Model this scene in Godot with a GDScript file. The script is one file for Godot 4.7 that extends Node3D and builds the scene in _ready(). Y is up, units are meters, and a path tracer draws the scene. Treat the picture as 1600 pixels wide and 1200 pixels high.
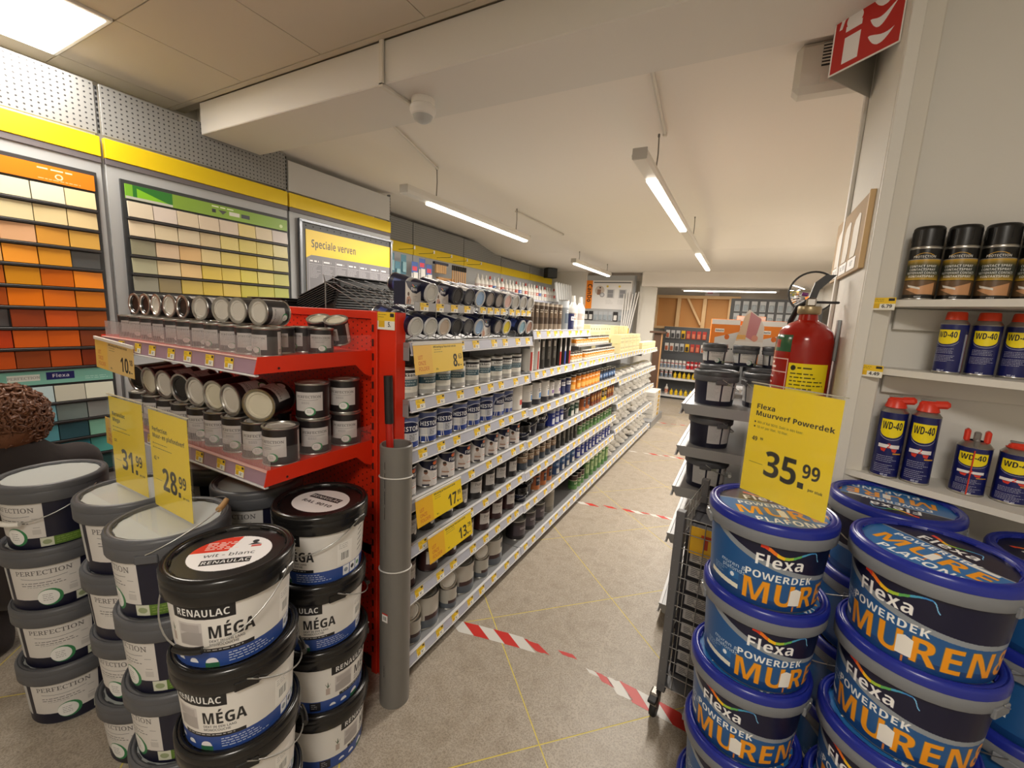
extends Node3D

# ---------------------------------------------------------------- helpers
var used := {}
var mats := {}
var texs := {}
var cache := {}
var fonts := {}
var strips := {}
var rng := RandomNumberGenerator.new()

func numbered(n: String) -> String:
	var k: int = used.get(n, 0)
	used[n] = k + 1
	return n if k == 0 else "%s_%03d" % [n, k]

func tag(o, label := "", category := "", group := "", kind := ""):
	if label: o.set_meta("label", label)
	if category: o.set_meta("category", category)
	if group: o.set_meta("group", group)
	if kind: o.set_meta("kind", kind)
	return o

func thing(called: String, label: String, category: String, at := Vector3.ZERO, turn := 0.0, group := "") -> Node3D:
	var o := Node3D.new()
	o.name = numbered(called)
	add_child(o)
	o.position = at
	o.rotation.y = turn
	return tag(o, label, category, group)

func part(parent: Node, called: String, mesh: Mesh, material: Material, at := Vector3.ZERO, rot := Vector3.ZERO, label := "") -> MeshInstance3D:
	var o := MeshInstance3D.new()
	o.name = called
	o.mesh = mesh
	o.material_override = material
	o.position = at
	o.rotation = rot
	parent.add_child(o, true)
	if label: o.set_meta("label", label)
	return o

func struct(called: String, mesh: Mesh, material: Material, at := Vector3.ZERO, label := "") -> MeshInstance3D:
	var o := MeshInstance3D.new()
	o.name = numbered(called)
	o.mesh = mesh
	o.material_override = material
	o.position = at
	add_child(o)
	tag(o, label, "", "", "structure")
	return o

func copy(proto: Node3D, called: String, label: String, category: String, where: Transform3D, group := "") -> Node3D:
	var o: Node3D = proto.duplicate()
	o.name = numbered(called)
	add_child(o)
	o.transform = where
	return tag(o, label, category, group)

func at(x: float, y: float, z: float, turn := 0.0) -> Transform3D:
	return Transform3D(Basis(Vector3.UP, turn), Vector3(x, y, z))

func nth(i: int, from: String) -> String:
	var w := ["first", "second", "third", "fourth", "fifth", "sixth", "seventh", "eighth", "ninth", "tenth", "eleventh", "twelfth"]
	return ", %s from %s" % [w[i] if i < 12 else "%dth" % (i + 1), from]

func hexc(h: String) -> Color:
	return Color.html(h)

func mat(key: String, c: String, rough := 0.5, metal := 0.0, more := {}) -> StandardMaterial3D:
	if mats.has(key): return mats[key]
	var m := StandardMaterial3D.new()
	m.resource_name = key
	m.albedo_color = hexc(c)
	m.roughness = rough
	m.metallic = metal
	for k in more: m.set(k, more[k])
	mats[key] = m
	return m

func tmat(key: String, im: Image, rough := 0.45, metal := 0.0, more := {}) -> StandardMaterial3D:
	if mats.has(key): return mats[key]
	var m := mat(key, "ffffff", rough, metal, more)
	m.albedo_texture = ImageTexture.create_from_image(im)
	return m

class MB:
	var v := PackedVector3Array()
	var n := PackedVector3Array()
	var u := PackedVector2Array()
	var X := Transform3D.IDENTITY
	func tri(a: Vector3, b: Vector3, c: Vector3, na: Vector3, nb: Vector3, nc: Vector3, ua := Vector2.ZERO, ub := Vector2.ZERO, uc := Vector2.ZERO):
		if (b - a).cross(c - a).dot(na + nb + nc) > 0.0:
			var t := b; b = c; c = t
			t = nb; nb = nc; nc = t
			var w := ub; ub = uc; uc = w
		v.append(X * a); v.append(X * b); v.append(X * c)
		n.append((X.basis * na).normalized()); n.append((X.basis * nb).normalized()); n.append((X.basis * nc).normalized())
		u.append(ua); u.append(ub); u.append(uc)
	# corners in clockwise order from the top left, as seen from the front
	func quad(a: Vector3, b: Vector3, c: Vector3, d: Vector3, r := Rect2(0, 0, 1, 1)):
		var k := (d - a).cross(b - a)
		if k.length() < 1e-12: k = (c - b).cross(a - b)
		k = k.normalized()
		tri(a, b, c, k, k, k, r.position, Vector2(r.end.x, r.position.y), r.end)
		tri(a, c, d, k, k, k, r.position, r.end, Vector2(r.position.x, r.end.y))
	func box(c: Vector3, s: Vector3, bev := 0.0):
		var h := s * 0.5
		bev = minf(bev, minf(h.x, minf(h.y, h.z)) * 0.9)
		for ax in 3:
			for sg in [-1.0, 1.0]:
				var e := Vector3.ZERO; e[ax] = sg
				var p := Vector3.ZERO; p[(ax + 1) % 3] = 1.0
				var q := Vector3.ZERO; q[(ax + 2) % 3] = 1.0
				var hp: float = h[(ax + 1) % 3] - bev
				var hq: float = h[(ax + 2) % 3] - bev
				var o: Vector3 = c + e * h[ax]
				var up := q if ax != 1 else p
				var ri := p if ax != 1 else q
				var hu := hq if ax != 1 else hp
				var hr := hp if ax != 1 else hq
				if ax == 0:
					up = Vector3.UP; ri = Vector3.BACK; hu = hp; hr = hq
				elif ax == 2:
					up = Vector3.UP; ri = Vector3.RIGHT; hu = hq; hr = hp
				if up.cross(ri).dot(e) > 0.0: ri = -ri
				tri(o - ri * hr + up * hu, o + ri * hr + up * hu, o + ri * hr - up * hu, e, e, e, Vector2(0, 0), Vector2(1, 0), Vector2(1, 1))
				tri(o - ri * hr + up * hu, o + ri * hr - up * hu, o - ri * hr - up * hu, e, e, e, Vector2(0, 0), Vector2(1, 1), Vector2(0, 1))
		if bev > 0.0:
			for ax in 3:
				var b1 := (ax + 1) % 3
				var b2 := (ax + 2) % 3
				for s1 in [-1.0, 1.0]:
					for s2 in [-1.0, 1.0]:
						var d := Vector3.ZERO; d[ax] = h[ax] - bev
						var e1 := Vector3.ZERO; e1[b1] = s1 * h[b1]; e1[b2] = s2 * (h[b2] - bev)
						var e2 := Vector3.ZERO; e2[b1] = s1 * (h[b1] - bev); e2[b2] = s2 * h[b2]
						var nn := Vector3.ZERO; nn[b1] = s1; nn[b2] = s2
						nn = nn.normalized()
						tri(c + e1 + d, c + e2 + d, c + e2 - d, nn, nn, nn)
						tri(c + e1 + d, c + e2 - d, c + e1 - d, nn, nn, nn)
			for sx in [-1.0, 1.0]:
				for sy in [-1.0, 1.0]:
					for sz in [-1.0, 1.0]:
						var k := Vector3(sx, sy, sz)
						var nn := k.normalized()
						tri(c + k * Vector3(h.x, h.y - bev, h.z - bev), c + k * Vector3(h.x - bev, h.y, h.z - bev), c + k * Vector3(h.x - bev, h.y - bev, h.z), nn, nn, nn)
	# profile (radius, height) from the top centre outwards and down
	func lathe(p: Array, seg := 24, crease := 40.0, a0 := -PI, a1 := PI):
		var m := p.size()
		var len := [0.0]
		var sn := []
		for i in m - 1:
			var d: Vector2 = p[i + 1] - p[i]
			len.append(len[i] + d.length())
			sn.append(Vector2(-d.y, d.x).normalized())
		var cc := cos(deg_to_rad(crease))
		for i in m - 1:
			var n0: Vector2 = sn[i]
			var n1: Vector2 = sn[i]
			if i > 0 and sn[i - 1].dot(sn[i]) > cc: n0 = (sn[i - 1] + sn[i]).normalized()
			if i < m - 2 and sn[i + 1].dot(sn[i]) > cc: n1 = (sn[i + 1] + sn[i]).normalized()
			var v0: float = len[i] / len[m - 1]
			var v1: float = len[i + 1] / len[m - 1]
			for k in seg:
				var f0 := float(k) / seg
				var f1 := float(k + 1) / seg
				var t0 := lerpf(a0, a1, f0)
				var t1 := lerpf(a0, a1, f1)
				var d0 := Vector3(sin(t0), 0, cos(t0))
				var d1 := Vector3(sin(t1), 0, cos(t1))
				var A: Vector3 = d0 * p[i].x + Vector3.UP * p[i].y
				var B: Vector3 = d1 * p[i].x + Vector3.UP * p[i].y
				var C: Vector3 = d1 * p[i + 1].x + Vector3.UP * p[i + 1].y
				var D: Vector3 = d0 * p[i + 1].x + Vector3.UP * p[i + 1].y
				var na0 := d0 * n0.x + Vector3.UP * n0.y
				var na1 := d1 * n0.x + Vector3.UP * n0.y
				var nb1 := d1 * n1.x + Vector3.UP * n1.y
				var nb0 := d0 * n1.x + Vector3.UP * n1.y
				if p[i].x > 1e-6: tri(A, B, C, na0, na1, nb1, Vector2(f0, v0), Vector2(f1, v0), Vector2(f1, v1))
				if p[i + 1].x > 1e-6: tri(A, C, D, na0, nb1, nb0, Vector2(f0, v0), Vector2(f1, v1), Vector2(f0, v1))
	# flat disc facing up with the picture laid on it; the top of the picture points to -Z
	func disc(r: float, y: float, seg := 32):
		for k in seg:
			var t0 := TAU * k / seg
			var t1 := TAU * (k + 1) / seg
			tri(Vector3(0, y, 0), Vector3(sin(t0) * r, y, cos(t0) * r), Vector3(sin(t1) * r, y, cos(t1) * r), Vector3.UP, Vector3.UP, Vector3.UP,
				Vector2(0.5, 0.5), Vector2(0.5 + 0.5 * sin(t0), 0.5 + 0.5 * cos(t0)), Vector2(0.5 + 0.5 * sin(t1), 0.5 + 0.5 * cos(t1)))
	func tube(pts: Array, r: float, seg := 6):
		var m := pts.size()
		var side := Vector3.ZERO
		var rings := []
		for i in m:
			var t: Vector3 = (pts[mini(i + 1, m - 1)] - pts[maxi(i - 1, 0)]).normalized()
			if side == Vector3.ZERO:
				side = t.cross(Vector3.UP)
				if side.length() < 0.1: side = t.cross(Vector3.RIGHT)
			side = (side - t * side.dot(t)).normalized()
			var o := t.cross(side)
			var ring := []
			for k in seg:
				var a := TAU * k / seg
				ring.append(side * cos(a) + o * sin(a))
			rings.append(ring)
		for i in m - 1:
			for k in seg:
				var k2 := (k + 1) % seg
				var A: Vector3 = pts[i] + rings[i][k] * r
				var B: Vector3 = pts[i] + rings[i][k2] * r
				var C: Vector3 = pts[i + 1] + rings[i + 1][k2] * r
				var D: Vector3 = pts[i + 1] + rings[i + 1][k] * r
				tri(A, B, C, rings[i][k], rings[i][k2], rings[i + 1][k2])
				tri(A, C, D, rings[i][k], rings[i + 1][k2], rings[i + 1][k])
		for e in [0, m - 1]:
			var t: Vector3 = (pts[0] - pts[1]).normalized() if e == 0 else (pts[m - 1] - pts[m - 2]).normalized()
			for k in seg:
				tri(pts[e], pts[e] + rings[e][k] * r, pts[e] + rings[e][(k + 1) % seg] * r, t, t, t)
	# polygon in x/y, extruded from z = 0 back to z = -depth
	func prism(poly: PackedVector2Array, depth: float):
		var lo := poly[0]
		var hi := poly[0]
		for q in poly:
			lo = lo.min(q); hi = hi.max(q)
		var ix := Geometry2D.triangulate_polygon(poly)
		var sp := hi - lo
		for i in range(0, ix.size(), 3):
			var a := poly[ix[i]]
			var b := poly[ix[i + 1]]
			var c := poly[ix[i + 2]]
			var f := func(q: Vector2): return Vector2((q.x - lo.x) / sp.x, 1.0 - (q.y - lo.y) / sp.y)
			tri(Vector3(a.x, a.y, 0), Vector3(b.x, b.y, 0), Vector3(c.x, c.y, 0), Vector3.BACK, Vector3.BACK, Vector3.BACK, f.call(a), f.call(b), f.call(c))
			if depth > 0.0: tri(Vector3(a.x, a.y, -depth), Vector3(b.x, b.y, -depth), Vector3(c.x, c.y, -depth), Vector3.FORWARD, Vector3.FORWARD, Vector3.FORWARD)
		if depth <= 0.0: return
		var cw := Geometry2D.is_polygon_clockwise(poly)
		for i in poly.size():
			var a := poly[i]
			var b := poly[(i + 1) % poly.size()]
			var d := b - a
			var k := Vector3(d.y, -d.x, 0).normalized()
			if cw: k = -k
			tri(Vector3(a.x, a.y, 0), Vector3(b.x, b.y, 0), Vector3(b.x, b.y, -depth), k, k, k)
			tri(Vector3(a.x, a.y, 0), Vector3(b.x, b.y, -depth), Vector3(a.x, a.y, -depth), k, k, k)
	func done() -> ArrayMesh:
		var a := []
		a.resize(Mesh.ARRAY_MAX)
		a[Mesh.ARRAY_VERTEX] = v
		a[Mesh.ARRAY_NORMAL] = n
		a[Mesh.ARRAY_TEX_UV] = u
		var m := ArrayMesh.new()
		m.add_surface_from_arrays(Mesh.PRIMITIVE_TRIANGLES, a)
		return m

func bx(s: Vector3, bev := 0.0, c := Vector3.ZERO) -> ArrayMesh:
	var k := "b%s%s%s" % [s, bev, c]
	if not cache.has(k):
		var b := MB.new()
		b.box(c, s, bev)
		cache[k] = b.done()
	return cache[k]

func lt(p: Array, seg := 24, crease := 40.0) -> ArrayMesh:
	var k := "l%s%s" % [p, seg]
	if not cache.has(k):
		var b := MB.new()
		var q := []
		for e in p: q.append(Vector2(e[0], e[1]))
		b.lathe(q, seg, crease)
		cache[k] = b.done()
	return cache[k]

func tb(pts: Array, r: float, seg := 6) -> ArrayMesh:
	var b := MB.new()
	b.tube(pts, r, seg)
	return b.done()

func pr(pts: Array, depth: float) -> ArrayMesh:
	var b := MB.new()
	b.prism(PackedVector2Array(pts), depth)
	return b.done()

# a thin upright sheet (width along x, height up from y = 0, facing +z), the picture on its front
func sheet(w: float, h: float, t := 0.0006) -> ArrayMesh:
	var k := "s%s,%s,%s" % [w, h, t]
	if not cache.has(k):
		var b := MB.new()
		b.quad(Vector3(-w / 2, h, 0), Vector3(w / 2, h, 0), Vector3(w / 2, 0, 0), Vector3(-w / 2, 0, 0))
		b.quad(Vector3(w / 2, h, -t), Vector3(-w / 2, h, -t), Vector3(-w / 2, 0, -t), Vector3(w / 2, 0, -t), Rect2(0.01, 0.01, 0.01, 0.01))
		for e in [[Vector3(-w / 2, 0, 0), Vector3(-w / 2, h, 0), Vector3.LEFT], [Vector3(w / 2, 0, 0), Vector3(w / 2, h, 0), Vector3.RIGHT], [Vector3(-w / 2, h, 0), Vector3(w / 2, h, 0), Vector3.UP], [Vector3(-w / 2, 0, 0), Vector3(w / 2, 0, 0), Vector3.DOWN]]:
			var a: Vector3 = e[0]
			var c: Vector3 = e[1]
			var z := Vector3(0, 0, -t)
			b.tri(a, c, c + z, e[2], e[2], e[2], Vector2(0.01, 0.01), Vector2(0.01, 0.01), Vector2(0.01, 0.01))
			b.tri(a, c + z, a + z, e[2], e[2], e[2], Vector2(0.01, 0.01), Vector2(0.01, 0.01), Vector2(0.01, 0.01))
		cache[k] = b.done()
	return cache[k]

# ---------------------------------------------------------------- print: pictures drawn by code
func cv(w: int, h: int, c: String) -> Image:
	var im := Image.create(w, h, false, Image.FORMAT_RGBA8)
	im.fill(hexc(c))
	return im

func rect(im: Image, x: float, y: float, w: float, h: float, c: String):
	im.fill_rect(Rect2i(roundi(x), roundi(y), maxi(1, roundi(w)), maxi(1, roundi(h))), hexc(c))

func ell(im: Image, cx: float, cy: float, rx: float, ry: float, c: String):
	var k := hexc(c)
	for y in range(ceili(cy - ry), floori(cy + ry) + 1):
		var t := (y - cy) / ry
		var w := rx * sqrt(maxf(0.0, 1.0 - t * t))
		im.fill_rect(Rect2i(roundi(cx - w), y, maxi(1, roundi(2 * w)), 1), k)

func poly(im: Image, pts: Array, c: String):
	var k := hexc(c)
	var lo := 1e9
	var hi := -1e9
	for p in pts:
		lo = minf(lo, p[1]); hi = maxf(hi, p[1])
	for y in range(maxi(0, floori(lo)), mini(im.get_height(), ceili(hi))):
		var yy := y + 0.5
		var xs := []
		for i in pts.size():
			var a = pts[i]
			var b = pts[(i + 1) % pts.size()]
			if (a[1] <= yy) != (b[1] <= yy):
				xs.append(a[0] + (yy - a[1]) / (b[1] - a[1]) * (b[0] - a[0]))
		xs.sort()
		for i in range(0, xs.size() - 1, 2):
			if xs[i + 1] - xs[i] >= 0.5: im.fill_rect(Rect2i(roundi(xs[i]), y, maxi(1, roundi(xs[i + 1]) - roundi(xs[i])), 1), k)

func font_rid(style: String):
	if not fonts.has(style):
		var f := SystemFont.new()
		f.font_names = PackedStringArray(["Droid Serif" if style.begins_with("serif") else "Droid Sans"])
		f.font_weight = 700 if style.ends_with("bold") else 400
		fonts[style] = [f, f.get_rids()[0]]
	return fonts[style][1]

# capital letters are h pixels high with their top at y; xs stretches them; align 0 left, 1 centre, 2 right
func text(im: Image, s: String, x: float, y: float, h: float, c: String, style := "bold", xs := 1.0, align := 0, turn := 0):
	var key := s + style
	if not strips.has(key):
		var ts = TextServerManager.get_primary_interface()
		var rid = font_rid(style)
		var sz := Vector2i(64, 0)
		var adv := 4.0
		var st := Image.create(64 * s.length() + 32, 96, false, Image.FORMAT_RGBA8)
		for ch in s:
			var gi = ts.font_get_glyph_index(rid, 64, ch.unicode_at(0), 0)
			ts.font_render_glyph(rid, sz, gi)
			var uv: Rect2 = ts.font_get_glyph_uv_rect(rid, sz, gi)
			var off: Vector2 = ts.font_get_glyph_offset(rid, sz, gi)
			if uv.size.x > 0:
				var at_im: Image = ts.font_get_texture_image(rid, sz, ts.font_get_glyph_texture_idx(rid, sz, gi)).get_region(Rect2i(uv))
				at_im.convert(Image.FORMAT_RGBA8)
				st.blend_rect(at_im, Rect2i(Vector2i.ZERO, at_im.get_size()), Vector2i(roundi(adv + off.x), roundi(68 + off.y)))
			adv += ts.font_get_glyph_advance(rid, 64, gi).x
		strips[key] = st.get_region(Rect2i(0, 0, ceili(adv) + 4, 96))
	var k := h / 46.0
	var o: Image = strips[key].duplicate()
	o.resize(maxi(1, roundi(o.get_width() * k * xs)), maxi(1, roundi(96 * k)), Image.INTERPOLATE_LANCZOS if k < 1.0 else Image.INTERPOLATE_BILINEAR)
	var d := o.get_data()
	var kc := hexc(c)
	for i in range(0, d.size(), 4):
		d[i] = kc.r8; d[i + 1] = kc.g8; d[i + 2] = kc.b8
	o = Image.create_from_data(o.get_width(), o.get_height(), false, Image.FORMAT_RGBA8, d)
	var px := x - 4 * k * xs
	if align == 1: px = x - o.get_width() / 2.0
	elif align == 2: px = x - o.get_width()
	var py := y - 22 * k
	if turn == 1:
		o.rotate_90(CLOCKWISE)
		px = x - 22 * k; py = y
	elif turn == 2:
		o.rotate_180()
		px = x - o.get_width() / 2.0
	im.blend_rect(o, Rect2i(Vector2i.ZERO, o.get_size()), Vector2i(roundi(px), roundi(py)))

# lines of print too fine to read
func fine(im: Image, x: float, y: float, w: float, n: int, dy: float, c: String, th := 2.0):
	for i in n:
		var px := x
		var end := x + w * rng.randf_range(0.55, 1.0)
		while px < end:
			var l := rng.randf_range(3.0, 9.0) * th * 0.7
			rect(im, px, y + i * dy, minf(l, end - px), th, c)
			px += l + th * 1.2

func bars(im: Image, x: float, y: float, w: float, h: float):
	rect(im, x, y, w, h, "f2f2ee")
	var px := x + 3
	while px < x + w - 4:
		var l := rng.randi_range(1, 3)
		rect(im, px, y + 3, l, h - 8, "222222")
		px += l + rng.randi_range(1, 3)

func swoosh(im: Image, x: float, y: float, w: float, h: float):
	var cols := ["e23a1c", "f07a1e", "f4c21f", "a9c83a", "5fae5a", "4aa3c8", "3f8fd6", "7fc4ee"]
	for i in 160:
		var t := i / 159.0
		var px := x + w * t
		var py := y + h * (0.02 + 0.75 * smoothstep(0.0, 0.38, t) - 0.5 * smoothstep(0.4, 0.8, t) + 0.75 * smoothstep(0.85, 1.0, t))
		var th := h * (0.3 * (1.0 - t) + 0.06)
		if t > 0.9: px -= w * 0.04 * (t - 0.9) * 10
		rect(im, px, py, maxf(2, w / 70.0), th, cols[mini(7, int(t * 8))])

# ---------------------------------------------------------------- label pictures
func label_blue_bucket() -> Image:
	var im := cv(1024, 256, "20558f")
	rect(im, 0, 226, 1024, 30, "173f76")
	var edge := []
	for i in 41:
		var t := i / 40.0
		edge.append([270 + 700 * t, 150.0 * (1.0 - pow(1.0 - t, 3.0)) - 18.0 * maxf(0.0, t - 0.6)])
	poly(im, edge.map(func(e): return [e[0] - 14, e[1] + 14]) + [[984, 0], [250, 0]], "8d949c")
	poly(im, edge + [[984, 0], [270, 0]], "0e1030")
	text(im, "AkzoNobel", 352, 6, 9, "c8ccd4", "sans")
	swoosh(im, 446, 36, 170, 42)
	text(im, "Flexa", 432, 74, 38, "f6f6f4", "bold", 1.0)
	text(im, "muren &", 330, 140, 13, "dfe6ee", "sans", 1.2)
	text(im, "plafonds", 336, 156, 13, "dfe6ee", "sans", 1.1)
	fine(im, 300, 176, 56, 4, 6, "9fb6d0", 2)
	rect(im, 362, 172, 34, 24, "2b69a6")
	ell(im, 374, 184, 7, 8, "e6eef6")
	poly(im, [[282, 204], [396, 212], [396, 228], [282, 220]], "e9e6d4")
	text(im, "POWERDEK", 410, 134, 24, "f4f4f2", "bold", 1.08)
	text(im, "MUREN&", 402, 166, 74, "f09a16", "bold", 0.96)
	poly(im, [[542, 182], [558, 174], [576, 182], [576, 234], [542, 234]], "eeeae2")
	rect(im, 556, 236, 5, 18, "d07a3a")
	bars(im, 205, 120, 26, 70)
	return im

func label_blue_lid() -> Image:
	var im := cv(512, 512, "2a6cab")
	poly(im, [[0, 0], [512, 0], [512, 236], [430, 238], [330, 220], [160, 196], [0, 190]], "8d949c")
	poly(im, [[0, 0], [512, 0], [512, 226], [430, 228], [330, 210], [160, 186], [0, 178]], "0e1030")
	swoosh(im, 160, 66, 210, 60)
	text(im, "Flexa", 140, 118, 58, "f6f6f4", "bold", 1.1)
	text(im, "POWERDEK", 92, 216, 40, "f4f4f2", "bold", 1.05)
	rect(im, 360, 236, 104, 22, "e6e6e2")
	text(im, "MUREN&", 60, 274, 100, "f09a16", "bold", 1.08)
	poly(im, [[268, 292], [286, 284], [304, 292], [304, 372], [268, 372]], "eeeae2")
	rect(im, 282, 372, 8, 40, "d07a3a")
	text(im, "PLAFONDS", 130, 400, 54, "f4f4f2", "bold", 0.95)
	return im

func label_white_bucket() -> Image:
	var im := cv(1024, 256, "e4e1dc")
	rect(im, 0, 204, 1024, 52, "2c4b94")
	rect(im, 388, 52, 176, 42, "16161a")
	text(im, "RENAULAC", 476, 62, 23, "f2f2f0", "bold", 0.9, 1)
	rect(im, 402, 106, 74, 76, "c9c4c2")
	rect(im, 408, 112, 60, 26, "b4aeac")
	poly(im, [[404, 150], [430, 138], [474, 138], [474, 180], [404, 180]], "aaa4a2")
	rect(im, 366, 150, 16, 30, "b9a9a0")
	poly(im, [[374, 150], [362, 124], [372, 140], [374, 118], [378, 140], [388, 124]], "5d6a58")
	text(im, "MÉGA", 490, 118, 40, "17171a", "bold", 0.78)
	text(im, "DEKT IN EEN LAAG", 492, 164, 8, "3c3c40", "sans")
	text(im, "MONOCOUCHE", 492, 176, 8, "3c3c40", "sans")
	rect(im, 420, 192, 190, 13, "16161a")
	fine(im, 432, 196, 150, 1, 6, "c8c8c8", 3)
	ell(im, 392, 238, 13, 13, "e8eaf0"); rect(im, 374, 238, 40, 18, "2c4b94")
	ell(im, 440, 240, 14, 16, "e8eaf0"); rect(im, 424, 240, 34, 16, "2c4b94")
	ell(im, 494, 240, 18, 18, "eceaf0"); rect(im, 474, 240, 40, 16, "2f6a4a")
	fine(im, 540, 214, 150, 4, 9, "cfd6e8", 3)
	rect(im, 300, 208, 44, 40, "16161e")
	fine(im, 306, 216, 30, 3, 9, "b0b0b8", 3)
	rect(im, 700, 100, 64, 96, "f0eeea")
	fine(im, 706, 108, 50, 3, 8, "a8a8a8", 2)
	bars(im, 712, 142, 42, 40)
	for i in 6: poly(im, [[800, 60 + i * 22], [826, 48 + i * 22], [826, 52 + i * 22], [800, 64 + i * 22]], "3a3a3e")
	for i in 3:
		rect(im, 724 + i * 34, 206, 30, 42, "eceef2")
		ell(im, 738 + i * 34, 226, 9, 9, ["8f9aa8", "303036", "50905a"][i])
	return im

func label_white_lid(kind: int) -> Image:
	var im := cv(256, 256, "1a1818")
	ell(im, 128, 128, 96, 84, "f1eff0")
	if kind == 0:
		for y in range(46, 118):
			var t := (y - 128) / 84.0
			var w := 96.0 * sqrt(1.0 - t * t)
			rect(im, 128 - w, y, maxf(0.0, minf(150.0, 118.0 + (118 - y) * 0.3) - (128 - w)), 1, "e23a22")
		fine(im, 62, 70, 80, 5, 8, "f6dcd6", 4)
		ell(im, 176, 78, 8, 8, "303034"); poly(im, [[160, 96], [176, 84], [194, 96]], "303034"); rect(im, 170, 98, 24, 10, "d0605a")
		text(im, "wit - blanc", 128, 128, 15, "2c2c30", "sans", 1.2, 1)
		rect(im, 72, 158, 112, 24, "16161a")
		text(im, "RENAULAC", 128, 163, 14, "f2f2f0", "bold", 1.1, 1)
	else:
		rect(im, 66, 92, 124, 28, "16161a")
		text(im, "RENAULAC", 128, 98, 16, "f2f2f0", "bold", 1.05, 1)
		text(im, "RAL 9010", 128, 140, 16, "2c2c30", "bold", 1.3, 1)
	return im

func label_grey_bucket() -> Image:
	var im := cv(1024, 256, "12132a")
	rect(im, 396, 46, 238, 158, "d3cfcb")
	text(im, "PERFECTION", 515, 68, 20, "4d4a4b", "serif", 1.08, 1)
	for i in 60: rect(im, 440 + i * 2.5, 102 + 6 * sin(i / 60.0 * PI), 3, 2, "77777a")
	fine(im, 440, 124, 150, 2, 11, "5a5a5c", 3)
	fine(im, 460, 144, 110, 1, 8, "8a8a8c", 2)
	for i in 2: rect(im, 596, 116 + i * 40, 22, 2, "8a8a8c")
	rect(im, 592, 166, 28, 22, "c0bcb9")
	ell(im, 530, 198, 42, 40, "2e7d4c")
	ell(im, 524, 198, 36, 35, "e8e8e6")
	fine(im, 506, 184, 36, 4, 9, "77777a", 2)
	rect(im, 612, 206, 44, 40, "cdd0bd")
	ell(im, 634, 226, 15, 11, "94a07a")
	rect(im, 656, 206, 120, 40, "5a7a2e")
	fine(im, 664, 214, 100, 3, 10, "86a04e", 3)
	rect(im, 150, 26, 110, 190, "c4c4c4")
	fine(im, 160, 36, 90, 16, 10, "8c8c90", 2)
	rect(im, 274, 26, 96, 190, "c9c9c7")
	ell(im, 322, 60, 26, 16, "a8b09a")
	fine(im, 284, 90, 76, 10, 11, "8c8c90", 2)
	return im

func label_dark_can(base := "211c1d", face := "c9c5c3") -> Image:
	var im := cv(512, 208, base)
	rect(im, 182, 44, 148, 116, face)
	text(im, "PERFECTION", 256, 64, 15, "3d3a3b", "serif", 1.0, 1)
	for i in 40: rect(im, 205 + i * 2.5, 88 + 4 * sin(i / 40.0 * PI), 3, 2, "77777a")
	fine(im, 222, 104, 70, 2, 8, "5c5c5e", 2)
	ell(im, 266, 162, 27, 26, "3c8a5a")
	ell(im, 262, 162, 22, 22, "e6e4e2")
	fine(im, 250, 152, 24, 3, 7, "9a9a9c", 2)
	rect(im, 396, 20, 40, 180, "cfcccb")
	fine(im, 401, 30, 30, 12, 9, "9b9b9b", 2)
	bars(im, 400, 150, 32, 38)
	return im

# a can: background, bands [y0, y1, colour], words [text, x, y, height, colour, style, stretch]
func label_can(base: String, bands: Array, words: Array, fines: Array = [], h := 208) -> Image:
	var im := cv(512, h, base)
	for b in bands: rect(im, b[3] if b.size() > 3 else 0, b[0], b[4] if b.size() > 4 else 512, b[1] - b[0], b[2])
	for w in words:
		if w[0] == "~":
			fine(im, w[1] - w[3] * 1.3, w[2] + w[3] * 0.3, w[3] * 2.6, 2, w[3] * 0.5, w[4], w[3] * 0.24)
			continue
		text(im, w[0], w[1], w[2], w[3], w[4], w[5] if w.size() > 5 else "bold", w[6] if w.size() > 6 else 1.0, 1)
	for f in fines: fine(im, f[0], f[1], f[2], f[3], f[4], f[5], 2)
	return im

func label_chair_can() -> Image:
	var im := cv(512, 208, "5c6a9c")
	rect(im, 190, 40, 150, 168, "c3c5cc")
	ell(im, 268, 104, 92, 78, "c9cddc")
	ell(im, 270, 106, 88, 74, "101a44")
	rect(im, 176, 106, 184, 80, "c3c5cc")
	text(im, "HISTOR", 270, 62, 30, "f6f6f6", "bold", 0.92, 1)
	rect(im, 176, 168, 176, 40, "27408c")
	fine(im, 268, 118, 60, 4, 11, "4c4c58", 4)
	for i in 6: rect(im, 194 + i * 10, 112, 5, 44, "e6e2da")
	rect(im, 190, 108, 60, 6, "e6e2da"); rect(im, 186, 154, 70, 7, "e6e2da")
	for q in [[192, 184], [206, 204], [238, 240], [248, 258]]: poly(im, [[q[0], 160], [q[0] + 6, 160], [q[1] + 5, 206], [q[1], 206]], "e6e2da")
	rect(im, 348, 20, 10, 180, "dfe0e4")
	return im

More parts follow.
